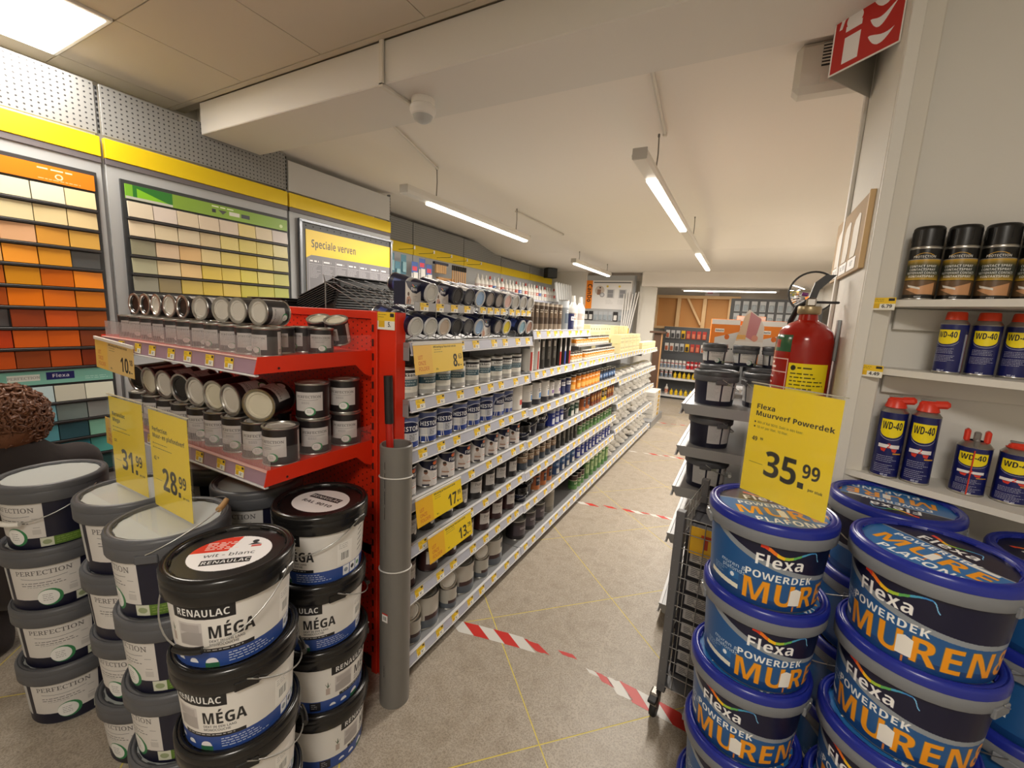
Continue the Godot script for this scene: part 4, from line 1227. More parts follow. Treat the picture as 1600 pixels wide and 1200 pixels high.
func along(kind: String, called: String, label: String, cat: String, y: float, z0: float, z1: float, n: int, x := GX - 0.06, group := "", jit := 0.25, seedv := 1, rows := 1, dx := 0.1, face := 1.3):
	var r := RandomNumberGenerator.new()
	r.seed = seedv * 77 + int(absf(z0) * 100)
	for row in rows:
		for i in n:
			var z := lerpf(z0, z1, 0.0 if n == 1 else float(i) / (n - 1))
			copy(K[kind], called, label + (nth(i, "the red rack") if n > 1 else "") + (", rear row" if row else ""), cat, at(x - row * dx - r.randf() * 0.006, y + 0.0008, z, face + r.randf_range(-jit, jit)), group if group else label)

func gondola_goods():
	var L: Array = LEV[0]
	var g := GX
	# lying tester pots: two tiers in a wire rack
	var rk := thing("wire_pot_rack", "two-tier wire rack holding lying tester pots above grey shelf", "wire rack", Vector3(g, L[0], -1.68), PI / 2)
	var wm := mat("rack_wire", "9b9c9e", 0.3, 0.8)
	for i in 12:
		var lx := -0.48 + i * 0.087
		part(rk, "wire", tb([Vector3(lx, 0.006, 0.0), Vector3(lx, 0.028, 0.006), Vector3(lx, 0.012, -0.02), Vector3(lx, 0.10, -0.40)], 0.0018, 5), wm)
		part(rk, "wire", tb([Vector3(lx, 0.128, -0.02), Vector3(lx, 0.155, -0.014), Vector3(lx, 0.135, -0.03), Vector3(lx, 0.23, -0.42)], 0.0018, 5), wm)
		if i % 2 == 0: part(rk, "stay", tb([Vector3(lx, 0.006, -0.03), Vector3(lx, 0.126, -0.03)], 0.0018, 5), wm)
	for q in [[-0.47, -0.09], [-0.05, 0.2], [0.22, 0.48]]:
		var st := part(rk, "price_strip", bx(Vector3(q[1] - q[0], 0.032, 0.004), 0.001), mat("rack_strip", "aaaaac", 0.4), Vector3((q[0] + q[1]) / 2, 0.13, 0.002))
		for i in 4: part(st, "price_tag", sheet(0.046, 0.03, 0.0006), tag_mat(), Vector3((i - 1.5) * (q[1] - q[0]) / 4.1, -0.015, 0.003))
	var lower := ["pearl", "pearl", "sand", "jet", "slate", "sky", "", "taupe", "yellow", "", "teal", "copper"]
	var upper := ["", "pearl", "", "jet", "slate", "sky", "taupe", "taupe", "rose", "stone", "stone", "stone"]
	var colour := {"pearl": "pale grey", "sand": "sand", "jet": "black", "slate": "dark grey", "sky": "light blue", "taupe": "taupe", "yellow": "yellow", "teal": "teal blue", "copper": "copper brown", "rose": "pink", "stone": "stone grey"}
	for i in 12:
		var z := -1.225 - i * 0.0845
		for tier in 2:
			var c: String = [lower, upper][tier][i]
			var yb: float = L[0] + [0.052, 0.178][tier]
			if c == "":
				if tier == 1 and i in [0, 2] or tier == 0 and i == 6:
					copy(K["tester_box"], "tester_box", "navy and white tester carton in the wire rack, " + ("between lying pots of the lower tier" if tier == 0 else ["above the red post", "", "between pale grey and black lids"][i]), "box", at(g - 0.045, L[0] + (0.135 if tier else 0.012), z, PI / 2 + 0.1), "tester cartons")
				continue
			# axis of the tin along +x, tipped down to the front
			var b := Basis(Vector3(0, 0, 1), -PI / 2 - 0.22) * Basis(Vector3.UP, PI / 2 + (i % 5) * 0.5)
			copy(K["tester_" + c], "tester_pot", "lying tester pot, %s lid, %s tier of wire rack" % [colour[c], ["lower", "upper"][tier]] + (nth(i, "red post") if [lower, upper][tier].count(c) > 1 else ""), "paint pot", Transform3D(b, Vector3(g - 0.09, yb + 0.003 + 0.02, z)), "%s lidded tester pots, %s tier" % [colour[c], ["lower", "upper"][tier]])
			var deep := Transform3D(b, Vector3(g - 0.09 - 0.1, yb + 0.023 + 0.022, z))
			copy(K["tester_" + c], "tester_pot", "lying tester pot behind the front row, %s tier" % ["lower", "upper"][tier] + nth(i, "the red post"), "paint pot", deep, "rear tester pots, %s tier" % ["lower", "upper"][tier])
	# the tins below
	along("teal_tin", "paint_tin", "silver paint tin with dark teal label below the tester pots", "paint tin", L[1], -1.235, -2.10, 9, g - 0.06, "", 0.3, 1, 1, 0.1, 1.05)
	along("chair_tin", "paint_tin", "blue-grey paint tin with white chair picture on middle shelf", "paint tin", L[2], -1.245, -1.80, 6, g - 0.062, "", 0.12, 2, 1, 0.1, 0.98)
	along("chair_tin", "paint_tin", "blue-grey chair-print tin turned aside next to white-and-red tin", "paint tin", L[2], -1.93, -2.03, 2, g - 0.07, "", 0.1, 3)
	copy(K["white_red_tin"], "paint_tin", "tall white tin with red blocks beside the chair-print tins", "paint tin", at(g - 0.08, L[2], -2.125, PI / 2 + 0.2))
	along("painter_tin", "paint_tin", "white paint tin with navy top and picture of painter", "paint tin", L[3], -1.24, -2.12, 8, g - 0.058, "", 0.1, 4, 1, 0.1, 1.12)
	along("grey_label_tin", "paint_tin", "black paint tin with pale grey label on fifth shelf", "paint tin", L[4], -1.245, -2.11, 8, g - 0.058, "", 0.3, 5)
	along("brown_tin", "paint_tin", "dark brown paint tin with pale label on second lowest shelf", "paint tin", L[5], -1.245, -2.11, 7, g - 0.058, "", 0.3, 6)
	# bottom shelf
	var B: float = L[6]
	for i in 3:
		copy(K["big_grey_tin"], "large_paint_tin", "large putty-grey paint tin with flat lid on lowest shelf" + nth(i, "red rack"), "paint tin", at(g - 0.095, B, -1.40 - i * 0.29, PI / 2 + [0.35, 0.1, -0.1][i]), "large grey tins on lowest shelf")
	for i in 3:
		var z: float = [-1.285, -1.545, -1.835][i]
		copy(K["mid_grey_tin"], "paint_tin", "small putty-grey tin standing between large tins" + nth(i, "the red rack"), "paint tin", at(g - 0.06, B, z, PI / 2 + 0.2), "small grey tins on lowest shelf")
		copy(K["mid_grey_tin"], "paint_tin", "small grey tin lying on a standing tin, lid outward" + nth(i, "red rack"), "paint tin", Transform3D(Basis(Vector3.UP, -0.45) * Basis(Vector3(0, 0, 1), -PI / 2 + 0.12), Vector3(g - 0.115, B + 0.151, z + 0.0)), "grey tins lying on others, lowest shelf")
	# second unit
	L = LEV[1]
	along("brown_glass_tube", "glass_tube", "brown clear tube on the top shelf", "tube", L[0], -2.24, -2.66, 7, g - 0.05, "", 0.2, 7, 2, 0.08)
	copy(K["spray_grey_tall"], "spray_can", "grey spray can beside the brown clear tubes", "spray can", at(g - 0.05, L[0], -2.76, PI / 2))
	copy(K["navy_tin"], "paint_tin", "navy tin on top shelf next to grey spray can", "paint tin", at(g - 0.05, L[0], -2.86, PI / 2))
	along("bottle_white", "bottle", "white bottle standing at the end of brown tubes", "bottle", L[0], -2.97, -3.12, 2, g - 0.06)
	along("tall_white_tube", "sealant_tube", "tall white canister with red lettering under the brown tubes", "tube", L[1] , -2.25, -2.34, 2, g - 0.05, "", 0.1, 8)
	along("dark_tall_tube", "sealant_tube", "dark canister with grey label under the brown tubes", "tube", L[1], -2.44, -2.62, 3, g - 0.06, "", 0.3, 9)
	for i in 3: copy(K["marker_tube_" + ["red", "blue", "red"][i]], "marker_tube", ["slim black tube with red foot next to dark canisters", "slim black tube with blue foot between two red-footed tubes", "slim black tube with red foot next to orange packs"][i], "tube", at(g - 0.04, L[1], -2.70 - i * 0.085, PI / 2))
	along("orange_pack", "filler_pack", "small orange filler pack at the end of dark canisters", "filler", L[1], -2.96, -3.14, 4, g - 0.05, "", 0.2, 10)
	along("white_blue_tin", "paint_tin", "white tin with blue stripe on the middle shelf", "paint tin", L[2], -2.26, -2.50, 3, g - 0.06, "", 0.2, 11)
	along("white_purple_tin", "paint_tin", "white tin with purple stripe on the middle shelf", "paint tin", L[2], -2.60, -2.71, 2, g - 0.06, "", 0.2, 12)
	along("navy_tin", "paint_tin", "navy tin on the middle shelf before orange tins", "paint tin", L[2], -2.82, -2.92, 2, g - 0.06, "", 0.2, 13)
	along("orange_tin", "paint_tin", "orange tin on middle shelf by the navy tins", "paint tin", L[2], -3.02, -3.14, 2, g - 0.055, "", 0.2, 14)
	copy(K["small_dark_pail"], "paint_pail", "smallest black pail on shelf beside the painter-print tins", "pail", at(g - 0.06, L[3], -2.25, 0.3))
	copy(K["dark_pail"], "paint_pail", "black pail with wire handle behind the smallest pail", "pail", at(g - 0.09, L[3], -2.37, 0.2))
	copy(K["dark_pail"], "paint_pail", "black pail with wire handle next to blue tins", "pail", at(g - 0.10, L[3], -2.53, 0.9))
	along("royal_tin", "paint_tin", "royal blue tin with white lid on the fourth shelf", "paint tin", L[3], -2.64, -2.80, 3, g - 0.05, "", 0.2, 15)
	copy(K["dark_pail"], "paint_pail", "black pail with wire handle beside the dark green tins", "pail", at(g - 0.09, L[3], -2.92, 0.4))
	along("dark_green_tin", "paint_tin", "dark green tin with white lid on the fourth shelf", "paint tin", L[3], -3.03, -3.13, 2, g - 0.06, "", 0.2, 16)
	along("wood_tin", "paint_tin", "brown wood-stain tin with pale lettering on fifth shelf", "paint tin", L[4], -2.25, -2.70, 6, g - 0.055, "", 0.15, 17)
	along("dark_tall_tube", "sealant_tube", "dark canister standing past the wood-stain tins", "tube", L[4], -2.80, -3.13, 5, g - 0.055, "", 0.5, 18)
	copy(K["small_dark_pail"], "paint_pail", "smallest black pail on the shelf of rust-orange tins", "pail", at(g - 0.06, L[5], -2.26, 0.3))
	copy(K["dark_pail"], "paint_pail", "black pail in front of the rust-orange tins", "pail", at(g - 0.1, L[5], -2.36, 0.2))
	along("rust_tin", "paint_tin", "rust-orange wood-stain tin on second lowest shelf", "paint tin", L[5], -2.47, -2.67, 3, g - 0.06, "", 0.2, 19)
	along("denim_tin", "paint_tin", "denim blue tin on second lowest shelf", "paint tin", L[5], -2.80, -3.12, 4, g - 0.058, "", 0.2, 20)
	along("dark_flat_tin", "paint_tin", "dark tin with grey metal lid on lowest shelf", "paint tin", L[6], -2.30, -2.60, 3, g - 0.09, "", 0.2, 21)
	copy(K["plain_grey_tin"], "paint_tin", "plain grey-brown tin alone on the emptier part of lowest shelf", "paint tin", at(g - 0.09, L[6], -2.76, PI / 2))
	# third unit
	L = LEV[2]
	along("orange_pack", "filler_pack", "small orange filler pack in the front row of top shelf", "filler", L[0], -3.24, -4.02, 15, g - 0.045, "", 0.2, 22)
	var tier := thing("filler_stand", "low grey step stand carrying the upper row of orange packs", "stand", Vector3(g - 0.16, L[0], -3.68), PI / 2)
	part(tier, "step", bx(Vector3(0.94, 0.006, 0.16), 0.001, Vector3(0, 0.1, 0)), mats["shelf_grey"])
	for e in [-0.46, 0.46]: part(tier, "leg", bx(Vector3(0.006, 0.097, 0.16), 0.001, Vector3(e, 0.0485, 0)), mats["shelf_grey"])
	along("orange_pack", "filler_pack", "small orange filler pack on the step stand", "filler", L[0] + 0.103, -3.24, -4.10, 16, g - 0.13, "", 0.2, 23)
	along("tape_pack", "tape_pack", "pale yellow masking tape pack on step stand", "tape pack", L[0] + 0.18, -3.72, -4.04, 3, g - 0.16, "", 0.1, 24)
	along("orange_tin", "paint_tin", "orange tin in the long row past the navy tins", "paint tin", L[1], -3.23, -3.62, 6, g - 0.05, "", 0.2, 25)
	along("blue_black_jar", "paint_jar", "dark blue jar with black cap past the orange tins", "jar", L[1], -3.71, -4.12, 6, g - 0.05, "", 0.3, 26)
	along("rust_tin", "paint_tin", "rust-orange tin on fourth shelf before amber tubes", "paint tin", L[2], -3.27, -3.38, 2, g - 0.055, "", 0.2, 27)
	along("amber_tube", "wax_tube", "amber brown tube on the fourth shelf", "tube", L[2], -3.50, -3.72, 4, g - 0.045, "", 0.2, 28)
	along("yellow_tube", "wax_tube", "yellow tube with black cap past the amber tubes", "tube", L[2], -3.81, -3.88, 2, g - 0.045, "", 0.2, 29)
	along("amber_tube", "wax_tube", "amber brown tube next to bagged goods", "tube", L[2], -3.98, -4.12, 3, g - 0.045, "", 0.2, 30)
	along("green_tin", "paint_tin", "green and brown garden paint tin on fifth shelf", "paint tin", L[3], -3.24, -4.11, 10, g - 0.055, "", 0.25, 31)
	along("royal_tin", "paint_tin", "royal blue tin on the second lowest shelf", "paint tin", L[4], -3.25, -4.11, 10, g - 0.052, "", 0.25, 32)
	along("green_tin", "paint_tin", "green and brown tin on lowest shelf before tall green tins", "paint tin", L[5], -3.25, -3.42, 3, g - 0.06, "", 0.25, 33)
	along("tall_green_tin", "paint_tin", "tall pale green tin on lowest shelf", "paint tin", L[5], -3.54, -4.11, 6, g - 0.06, "", 0.25, 34)
	# bagged goods
	var r := RandomNumberGenerator.new()
	r.seed = 99
	for k in [3, 4]:
		L = LEV[k]
		for i in range(1, 5):
			var zz: float = MZ[k] - 0.09
			var cnt := 0
			while zz > MZ[k + 1] + 0.07:
				for lay in (2 if i > 1 else 1):
					copy(K["plastic_bag"], "bagged_dust_sheet", ["", "clear bag of folded white sheet on the upper bulk shelf", "clear bag of folded white sheet on the middle bulk shelf", "clear bag of folded white sheet on the lower bulk shelf", "clear bag of folded white sheet on the bottom bulk shelf"][i] .replace("clear bag of folded white sheet", "bagged white sheet") + (", upper layer" if lay else "") + nth(cnt, "tape packs" if k == 4 else "tins"), "bag", Transform3D(Basis(Vector3.UP, r.randf_range(-0.2, 0.2)), Vector3(g - 0.11 - r.randf() * 0.02, L[i] + 0.001 + lay * 0.074, zz)), "bagged sheets, shelf %d layer %d" % [i, lay])
				cnt += 1
				zz -= 0.172 + r.randf() * 0.02
	L = LEV[3]
	for i in 5: copy(K["tape_pack"], "tape_pack", "pale yellow masking tape pack in front of pale cartons" + nth(i, "orange packs"), "tape pack", at(g - 0.06, L[0], -4.28 - i * 0.17, PI / 2), "tape packs in front of cartons")
	for i in 5: copy(K["tape_pack"], "tape_pack", "pale yellow masking tape pack lying on another pack" + nth(i, "orange packs"), "tape pack", at(g - 0.065, L[0] + 0.092, -4.29 - i * 0.17, PI / 2), "stacked tape packs")
	for i in 5: copy(K["pale_carton"], "carton", "pale yellow carton behind the tape packs on top shelf" + nth(i, "orange packs"), "carton", at(g - 0.22, L[0], -4.29 - i * 0.19, PI / 2), "pale cartons")
	for i in 3: copy(K["pale_carton"], "carton", "pale yellow carton stacked on the rear row of cartons" + nth(i, "orange packs"), "carton", at(g - 0.22, L[0] + 0.132, -4.48 - i * 0.20, PI / 2), "stacked pale cartons")
	L = LEV[4]
	for i in 5: copy(K["tape_pack"], "tape_pack", "pale tape pack on the last unit of the aisle" + nth(i, "orange packs"), "tape pack", at(g - 0.06, L[0], -5.28 - i * 0.165, PI / 2), "tape packs on last unit")
	for i in 2: copy(K["pale_carton"], "carton", "pale carton on the last unit of the aisle" + nth(i, "orange packs"), "carton", at(g - 0.22, L[0], -5.35 - i * 0.25, PI / 2), "cartons on last unit")
	# paint trays stacked behind the red rack, on top of the far side of the shelving
	var shelf_top := thing("top_shelf", "dark grey shelf board behind the red rack carrying paint trays", "shelf", Vector3(-1.83, 1.40, -1.66), PI / 2)
	part(shelf_top, "board", bx(Vector3(0.95, 0.02, 0.5), 0.002, Vector3(0, -0.01, 0)), mats["shelf_grey"])
	for e in [-0.45, 0.45]: part(shelf_top, "support", bx(Vector3(0.03, 1.38, 0.46), 0.002, Vector3(e, -0.71, 0)), mats["back_grey"])
	var black := mat("tray_black", "2a2a2b", 0.4)
	var tr := MB.new()
	tr.box(Vector3(0, 0.003, 0), Vector3(0.24, 0.006, 0.34), 0.002)
	for q in [[Vector3(0.12, 0.022, 0), Vector3(0.005, 0.044, 0.35)], [Vector3(-0.12, 0.022, 0), Vector3(0.005, 0.044, 0.35)], [Vector3(0, 0.022, 0.172), Vector3(0.245, 0.044, 0.005)], [Vector3(0, 0.022, -0.172), Vector3(0.245, 0.044, 0.005)], [Vector3(0.127, 0.042, 0), Vector3(0.018, 0.004, 0.36)], [Vector3(-0.127, 0.042, 0), Vector3(0.018, 0.004, 0.36)], [Vector3(0, 0.042, 0.179), Vector3(0.27, 0.004, 0.018)], [Vector3(0, 0.042, -0.179), Vector3(0.27, 0.004, 0.018)]]: tr.box(q[0], q[1], 0.001)
	var trm := tr.done()
	for st in 3:
		for i in [7, 6, 10][st]:
			var t := thing("paint_tray", ["black paint tray in the left flat stack behind red rack", "black paint tray in the middle flat stack behind red rack", "black paint tray leaning in the tilted stack"][st] + nth(i, "the bottom"), "paint tray", Vector3.ZERO, 0.0, ["flat tray stack", "second flat tray stack", "tilted tray stack"][st])
			if st < 2: t.transform = Transform3D(Basis(Vector3.UP, 0.06 * ((i % 3) - 1)), Vector3([-1.93, -1.83][st], 1.4 + i * 0.0105, [-1.40, -1.77][st]))
			else: t.transform = Transform3D(Basis(Vector3(0, 0, 1), 0.33), Vector3(-1.66 + i * 0.0042, 1.425 + i * 0.0108, -1.45))
			part(t, "tray", trm, black)
	# wire rack next to them
	var wr := thing("wire_display_rack", "sloping grey wire rack behind the red rack's post", "wire rack", Vector3(-1.36, 1.385, -1.30), PI / 2)
	for i in 9:
		part(wr, "wire", tb([Vector3(-0.09 + i * 0.045, 0.06, 0.16), Vector3(-0.09 + i * 0.045, 0.19, -0.16), Vector3(-0.09 + i * 0.045, 0.22, -0.17)], 0.002, 5), wm)
	for q in [[-0.09, 0.16, 0.06], [0.27, 0.16, 0.06], [-0.09, -0.16, 0.19], [0.27, -0.16, 0.19]]: part(wr, "leg", tb([Vector3(q[0], q[2], q[1]), Vector3(q[0], 0.0, q[1])], 0.0028, 5), wm)
	for q in [[0.06, 0.16], [0.125, 0.0], [0.19, -0.16]]: part(wr, "crossbar", tb([Vector3(-0.095, q[0] + 0.003, q[1]), Vector3(0.275, q[0] + 0.003, q[1])], 0.0024, 5), wm)
	# hanging price cards
	for q in [["8", "63", -1.335, 1.37, 0.30, "f2cf5c", "pale yellow price card 8.63 hanging below the lying tester pots"], ["17", "99", -1.36, 0.772, 0.30, "f4d21a", "bright yellow price card 17.99 hanging on the shelf of painter tins"], ["13", "79", -1.445, 0.582, 0.31, "f4d21a", "bright yellow price card 13.79 hanging over the brown tins"]]:
		var c := thing("price_card", q[6], "price card", Vector3(g + 0.018, q[3] - 0.118, q[2]), PI / 2)
		c.rotation.x = 0.0
		part(c, "card", sheet(q[4], 0.108, 0.0012), tmat("print_card_" + q[0], card_price(q[0], q[1], q[5]), 0.45), Vector3(0, 0, 0.016), Vector3(-0.14, 0, 0))
		part(c, "clip", bx(Vector3(q[4], 0.01, 0.006), 0.001, Vector3(0, 0.11, 0.0)), mat("clear_clip", "e8e6e0", 0.3))

# ---------------------------------------------------------------- the red end rack
func red_rack():
	var red := mat("red_steel", "de3012", 0.4)
	var clear := mat("clear_plastic", "f4f0f0", 0.08, 0.0, {"transparency": BaseMaterial3D.TRANSPARENCY_ALPHA})
	clear.metallic_specular = 0.4
	clear.albedo_color = Color(0.95, 0.93, 0.93, 0.03)
	var t := thing("red_rack", "red steel end rack with two shelves of dark tins", "rack", Vector3(-1.69, 0, -1.17))
	var pim := cv(512, 512, "de3012")
	for i in 16:
		for j in 16: ell(pim, 16 + i * 32, (16 if i % 2 else 0) + j * 32, 4.5, 4.5, "5a0e06")
	var peg := tmat("red_perforated", pim, 0.42)
	peg.uv1_scale = Vector3(2.6, 1.2, 1)
	for q in [[0.05, 0.50], [0.505, 0.5], [1.01, 0.43]]:
		part(t, "back_panel", bx(Vector3(0.97, q[1], 0.012), 0.001, Vector3(-0.01, q[0] + q[1] / 2, 0.0)), peg)
	part(t, "top_rail", bx(Vector3(1.0, 0.03, 0.03), 0.002, Vector3(0, 1.457, 0.0)), red)
	for e in [-0.505, 0.505]:
		var u := part(t, "upright", bx(Vector3(0.03, 1.47, 0.05), 0.002, Vector3(e, 0.735, 0.0)), red)
		for s in 26: part(u, "slot", bx(Vector3(0.008, 0.026, 0.003), 0.0, Vector3(e - 0.004, 0.11 + s * 0.052, 0.0255)), mat("slot_red", "3a0a04", 0.8))
	part(t, "side_post", bx(Vector3(0.082, 1.47, 0.05), 0.002, Vector3(0.566, 0.735, -0.005)), red)
	var tg := part(t, "price_tag", sheet(0.082, 0.062, 0.001), tmat("print_tag_post", tag_price("5."), 0.5), Vector3(0.562, 1.408, 0.0225))
	tg.set_meta("label", "white and yellow price tag")
	var strip := mat("strip_pink", "a98a9c", 0.35)
	for q in [[1.322, 0.435], [0.985, 0.42]]:
		var y: float = q[0]
		var d: float = q[1]
		var s := part(t, "shelf", bx(Vector3(0.99, 0.02, d), 0.002), red, Vector3(0, y - 0.01, d / 2 + 0.006))
		part(s, "price_strip", bx(Vector3(0.99, 0.042, 0.005), 0.001), strip, Vector3(0, -0.012, d / 2 + 0.005), Vector3(-0.12, 0, 0))
		part(s, "strip_edge", bx(Vector3(0.99, 0.005, 0.012), 0.001), mats["strip_edge"], Vector3(0, -0.036, d / 2 + 0.009))
		part(s, "strip_top", bx(Vector3(0.99, 0.004, 0.012), 0.001), mat("strip_top_pink", "e0b0a8", 0.3), Vector3(0, 0.011, d / 2 + 0.002))
		for i in 7: part(s, "price_tag", sheet(0.044, 0.034, 0.001), tag_mat(), Vector3(-0.33 + i * 0.115 + 0.012 * (i % 2), -0.029, d / 2 + 0.0115), Vector3(-0.12, 0, 0))
		var br := [Vector2(0, 0.008), Vector2(-d + 0.0, 0.008), Vector2(-d - 0.012, -0.04), Vector2(-0.09, -0.04), Vector2(-0.05, -0.075), Vector2(-0.02, -0.088), Vector2(0.0, -0.075)]
		for e in [-0.497, 0.497]:
			var bm := pr(br, 0.004)
			var bk := part(t, "bracket", bm, red, Vector3(e + 0.002, y, 0.012), Vector3(0, PI / 2, 0))
			part(bk, "screw", lt([[0, 0.0005], [0.004, 0.0005]], 8), mats["slot_red"], Vector3(-d + 0.06, -0.028, 0.0005), Vector3(PI / 2, 0, 0))
		var ri := MB.new()
		ri.box(Vector3(0, 0, 0), Vector3(0.985, 0.062, 0.002))
		part(s, "front_riser", ri.done(), clear, Vector3(0, 0.042, d / 2 - 0.006))
		var rs := MB.new()
		for i in 150: rs.box(Vector3(-0.49 + i * 0.0066, 0, 0), Vector3(0.0009, 0.058, 0.0008))
		part(s, "riser_ribs", rs.done(), mat("clear_ribs", "c8c0c0", 0.2), Vector3(0, 0.042, d / 2 - 0.0045)).set_meta("kind", "stuff")
		for e in [-0.488, 0.488]: part(s, "side_riser", bx(Vector3(0.002, 0.062, d - 0.02)), clear, Vector3(e, 0.042, 0))
	part(t, "plinth", bx(Vector3(1.0, 0.05, 0.03), 0.002, Vector3(0, 0.025, 0.0)), mats["plinth_dark"])
	# tins on it
	var r := RandomNumberGenerator.new()
	r.seed = 21
	var zf := -0.80
	for i in 11:
		copy(K["small_tin_white"], "small_paint_tin", "small dark tin standing in front row, upper red shelf" + nth(10 - i, "the pipe"), "paint tin", at(-2.135 + i * 0.0865, 1.3225, zf, 0.75 - i * 0.02 + r.randf_range(-0.5, 0.5)), "small tins, front row of upper red shelf")
	for i in 10:
		copy(K["small_tin_white"], "small_paint_tin", "small dark tin standing in second row, upper red shelf" + nth(9 - i, "the pipe"), "paint tin", at(-2.11 + i * 0.0865, 1.3225, zf - 0.0875, 0.7 + r.randf_range(-0.6, 0.6)), "small tins, second row of upper red shelf")
	var up := ["black", "black", "white", "white", "black", "white", "white", "white", "white"]
	var ux := [-2.135, -2.045, -1.955, -1.865, -1.77, -1.665, -1.545, -1.45, -1.335]
	for i in 9:
		var b := Basis(Vector3.UP, 0.05 - 0.05 * (i % 3) + (0.0 if i < 5 else 0.16)) * Basis(Vector3.RIGHT, PI / 2 - 0.02) * Basis(Vector3.UP, r.randf_range(0, 6))
		copy(K["small_tin_" + up[i]], "small_paint_tin", "small tin lying %s lid outward, upper red shelf" % up[i] + nth(8 - i, "the pipe"), "paint tin", Transform3D(b, Vector3(ux[i], 1.4505, zf - 0.095)), "%s lidded tins lying on upper red shelf" % up[i])
	for i in 2:
		copy(K["small_tin_cream"], "small_paint_tin", "small cream-lidded tin tilted at back of upper red shelf" + nth(1 - i, "red post"), "paint tin", Transform3D(Basis(Vector3(0, 0, 1), -0.2) * Basis(Vector3.RIGHT, 0.35), Vector3([-1.37, -1.28][i], 1.358, -1.075)), "tilted cream-lidded tins")
		copy(K["small_tin_white"], "small_paint_tin", "small dark tin behind the front row" + nth(i, "red post"), "paint tin", at([-1.245, -1.33][i], 1.3225, -0.97, 0.9 - i), "right end tins of upper red shelf")
	zf = -0.825
	for i in 9:
		copy(K["dark_tin_white"], "paint_tin", "dark tin standing in front row, lower red shelf" + nth(8 - i, "the pipe"), "paint tin", at(-2.135 + i * 0.1098, 0.9855, zf, 0.6 + r.randf_range(-0.35, 0.35)), "tins, front row of lower red shelf")
	for i in 7:
		copy(K["dark_tin_white"], "paint_tin", "dark tin standing in second row, lower red shelf" + nth(6 - i, "the pipe"), "paint tin", at(-2.115 + i * 0.1098, 0.9855, zf - 0.113, 0.6 + r.randf_range(-0.3, 0.3)), "tins, second row of lower red shelf")
	copy(K["dark_tin_white"], "paint_tin", "dark tin at the back right corner of lower red shelf", "paint tin", at(-1.262, 0.9855, -1.083, 0.75))
	copy(K["dark_tin_white"], "paint_tin", "dark tin in front of the corner tin, right end of lower red shelf", "paint tin", at(-1.268, 0.9855, -0.955, 0.95))
	copy(K["dark_tin_white"], "paint_tin", "dark tin on the corner tin of lower red shelf", "paint tin", at(-1.264, 1.1065, -1.08, 0.7), "upper right tins of lower red shelf")
	copy(K["dark_tin_white"], "paint_tin", "dark tin stacked next to the lying tins, lower red shelf", "paint tin", at(-1.27, 1.1065, -0.952, 0.65), "upper right tins of lower red shelf")
	var lo := ["black", "cream", "white", "black", "white", "cream", "white", "cream"]
	for i in 8:
		var x := -2.13 + i * 0.1098
		var b := Basis(Vector3.UP, 0.1 + r.randf_range(-0.08, 0.08) + (0.35 if i == 7 else 0.0)) * Basis(Vector3.RIGHT, PI / 2 + 0.06) * Basis(Vector3.UP, [0.0, 1, 2, 3, 4, 5, 2.2, 2.6][i])
		copy(K["dark_tin_" + lo[i]], "paint_tin", "dark tin lying %s lid outward, lower red shelf" % lo[i] + nth(7 - i, "the pipe"), "paint tin", Transform3D(b, Vector3(x - (0.02 if i == 7 else 0.0), 1.167, zf - 0.085)), "%s lidded tins lying on lower red shelf" % lo[i])
	# price card at its left corner
	var c := thing("price_card", "pale yellow price card 10.18 hanging from upper red shelf corner", "price card", Vector3(-2.06, 1.195, -0.708))
	part(c, "card", sheet(0.31, 0.112, 0.0012), tmat("print_card_10", card_price("10", "18", "e2c07a"), 0.45), Vector3(0, 0, 0), Vector3(0, 0, -0.05))
	part(c, "clip", bx(Vector3(0.31, 0.012, 0.008), 0.001, Vector3(0, 0.115, 0)), mats["clear_clip"], Vector3.ZERO, Vector3(0, 0, -0.05))
	var c2 := thing("price_card", "pale yellow price card partly hidden behind the 31.99 stand", "price card", Vector3(-2.12, 0.87, -0.735))
	part(c2, "card", sheet(0.31, 0.112, 0.0012), mats["print_card_10"], Vector3.ZERO, Vector3(0, 0, -0.05))
	# grey drain pipe tied to the post, with two tool handles in it
	var p := thing("drain_pipe", "tall grey plastic pipe tied to the red post", "pipe", Vector3(-1.035, 0, -1.105))
	part(p, "pipe", lt([[0.05, 1.0], [0.05, 1.016], [0.053, 1.018], [0.0565, 1.014], [0.0565, 1.0], [0.0555, 0.99], [0.0555, 0.0], [0.05, 0.0], [0.05, 1.0]], 36, 30), mat("pipe_grey", "77746f", 0.4))
	var pl := cv(256, 32, "77746f")
	fine(pl, 4, 11, 240, 1, 8, "1e1e1e", 7)
	var bt := MB.new()
	for q in [[0.62, 0.97], [0.1, 0.18]]:
		bt.quad(Vector3(0.006, q[1], 0.0559), Vector3(0.006, q[0], 0.0559), Vector3(-0.006, q[0], 0.0559), Vector3(-0.006, q[1], 0.0559))
	part(p, "pipe_print", bt.done(), tmat("pipe_print", pl, 0.4))
	var sk := cv(64, 64, "eceae8")
	rect(sk, 0, 0, 64, 10, "c83a30"); bars(sk, 8, 20, 44, 36)
	part(p, "sticker", sheet(0.026, 0.034, 0.0004), tmat("pipe_sticker", sk, 0.5), Vector3(0.004, 0.36, 0.0562))
	for q in [[0.9, 0.0], [0.55, -0.04]]:
		var ring := []
		for i in 25:
			var a := TAU * i / 24.0
			ring.append(Vector3(sin(a) * 0.0575, q[0] + 0.008 * sin(a + 1), cos(a) * 0.0575))
		part(p, "cable_tie", tb(ring, 0.0028, 5), mat("tie_white", "d8d6d2", 0.4))
	var sd := MB.new()
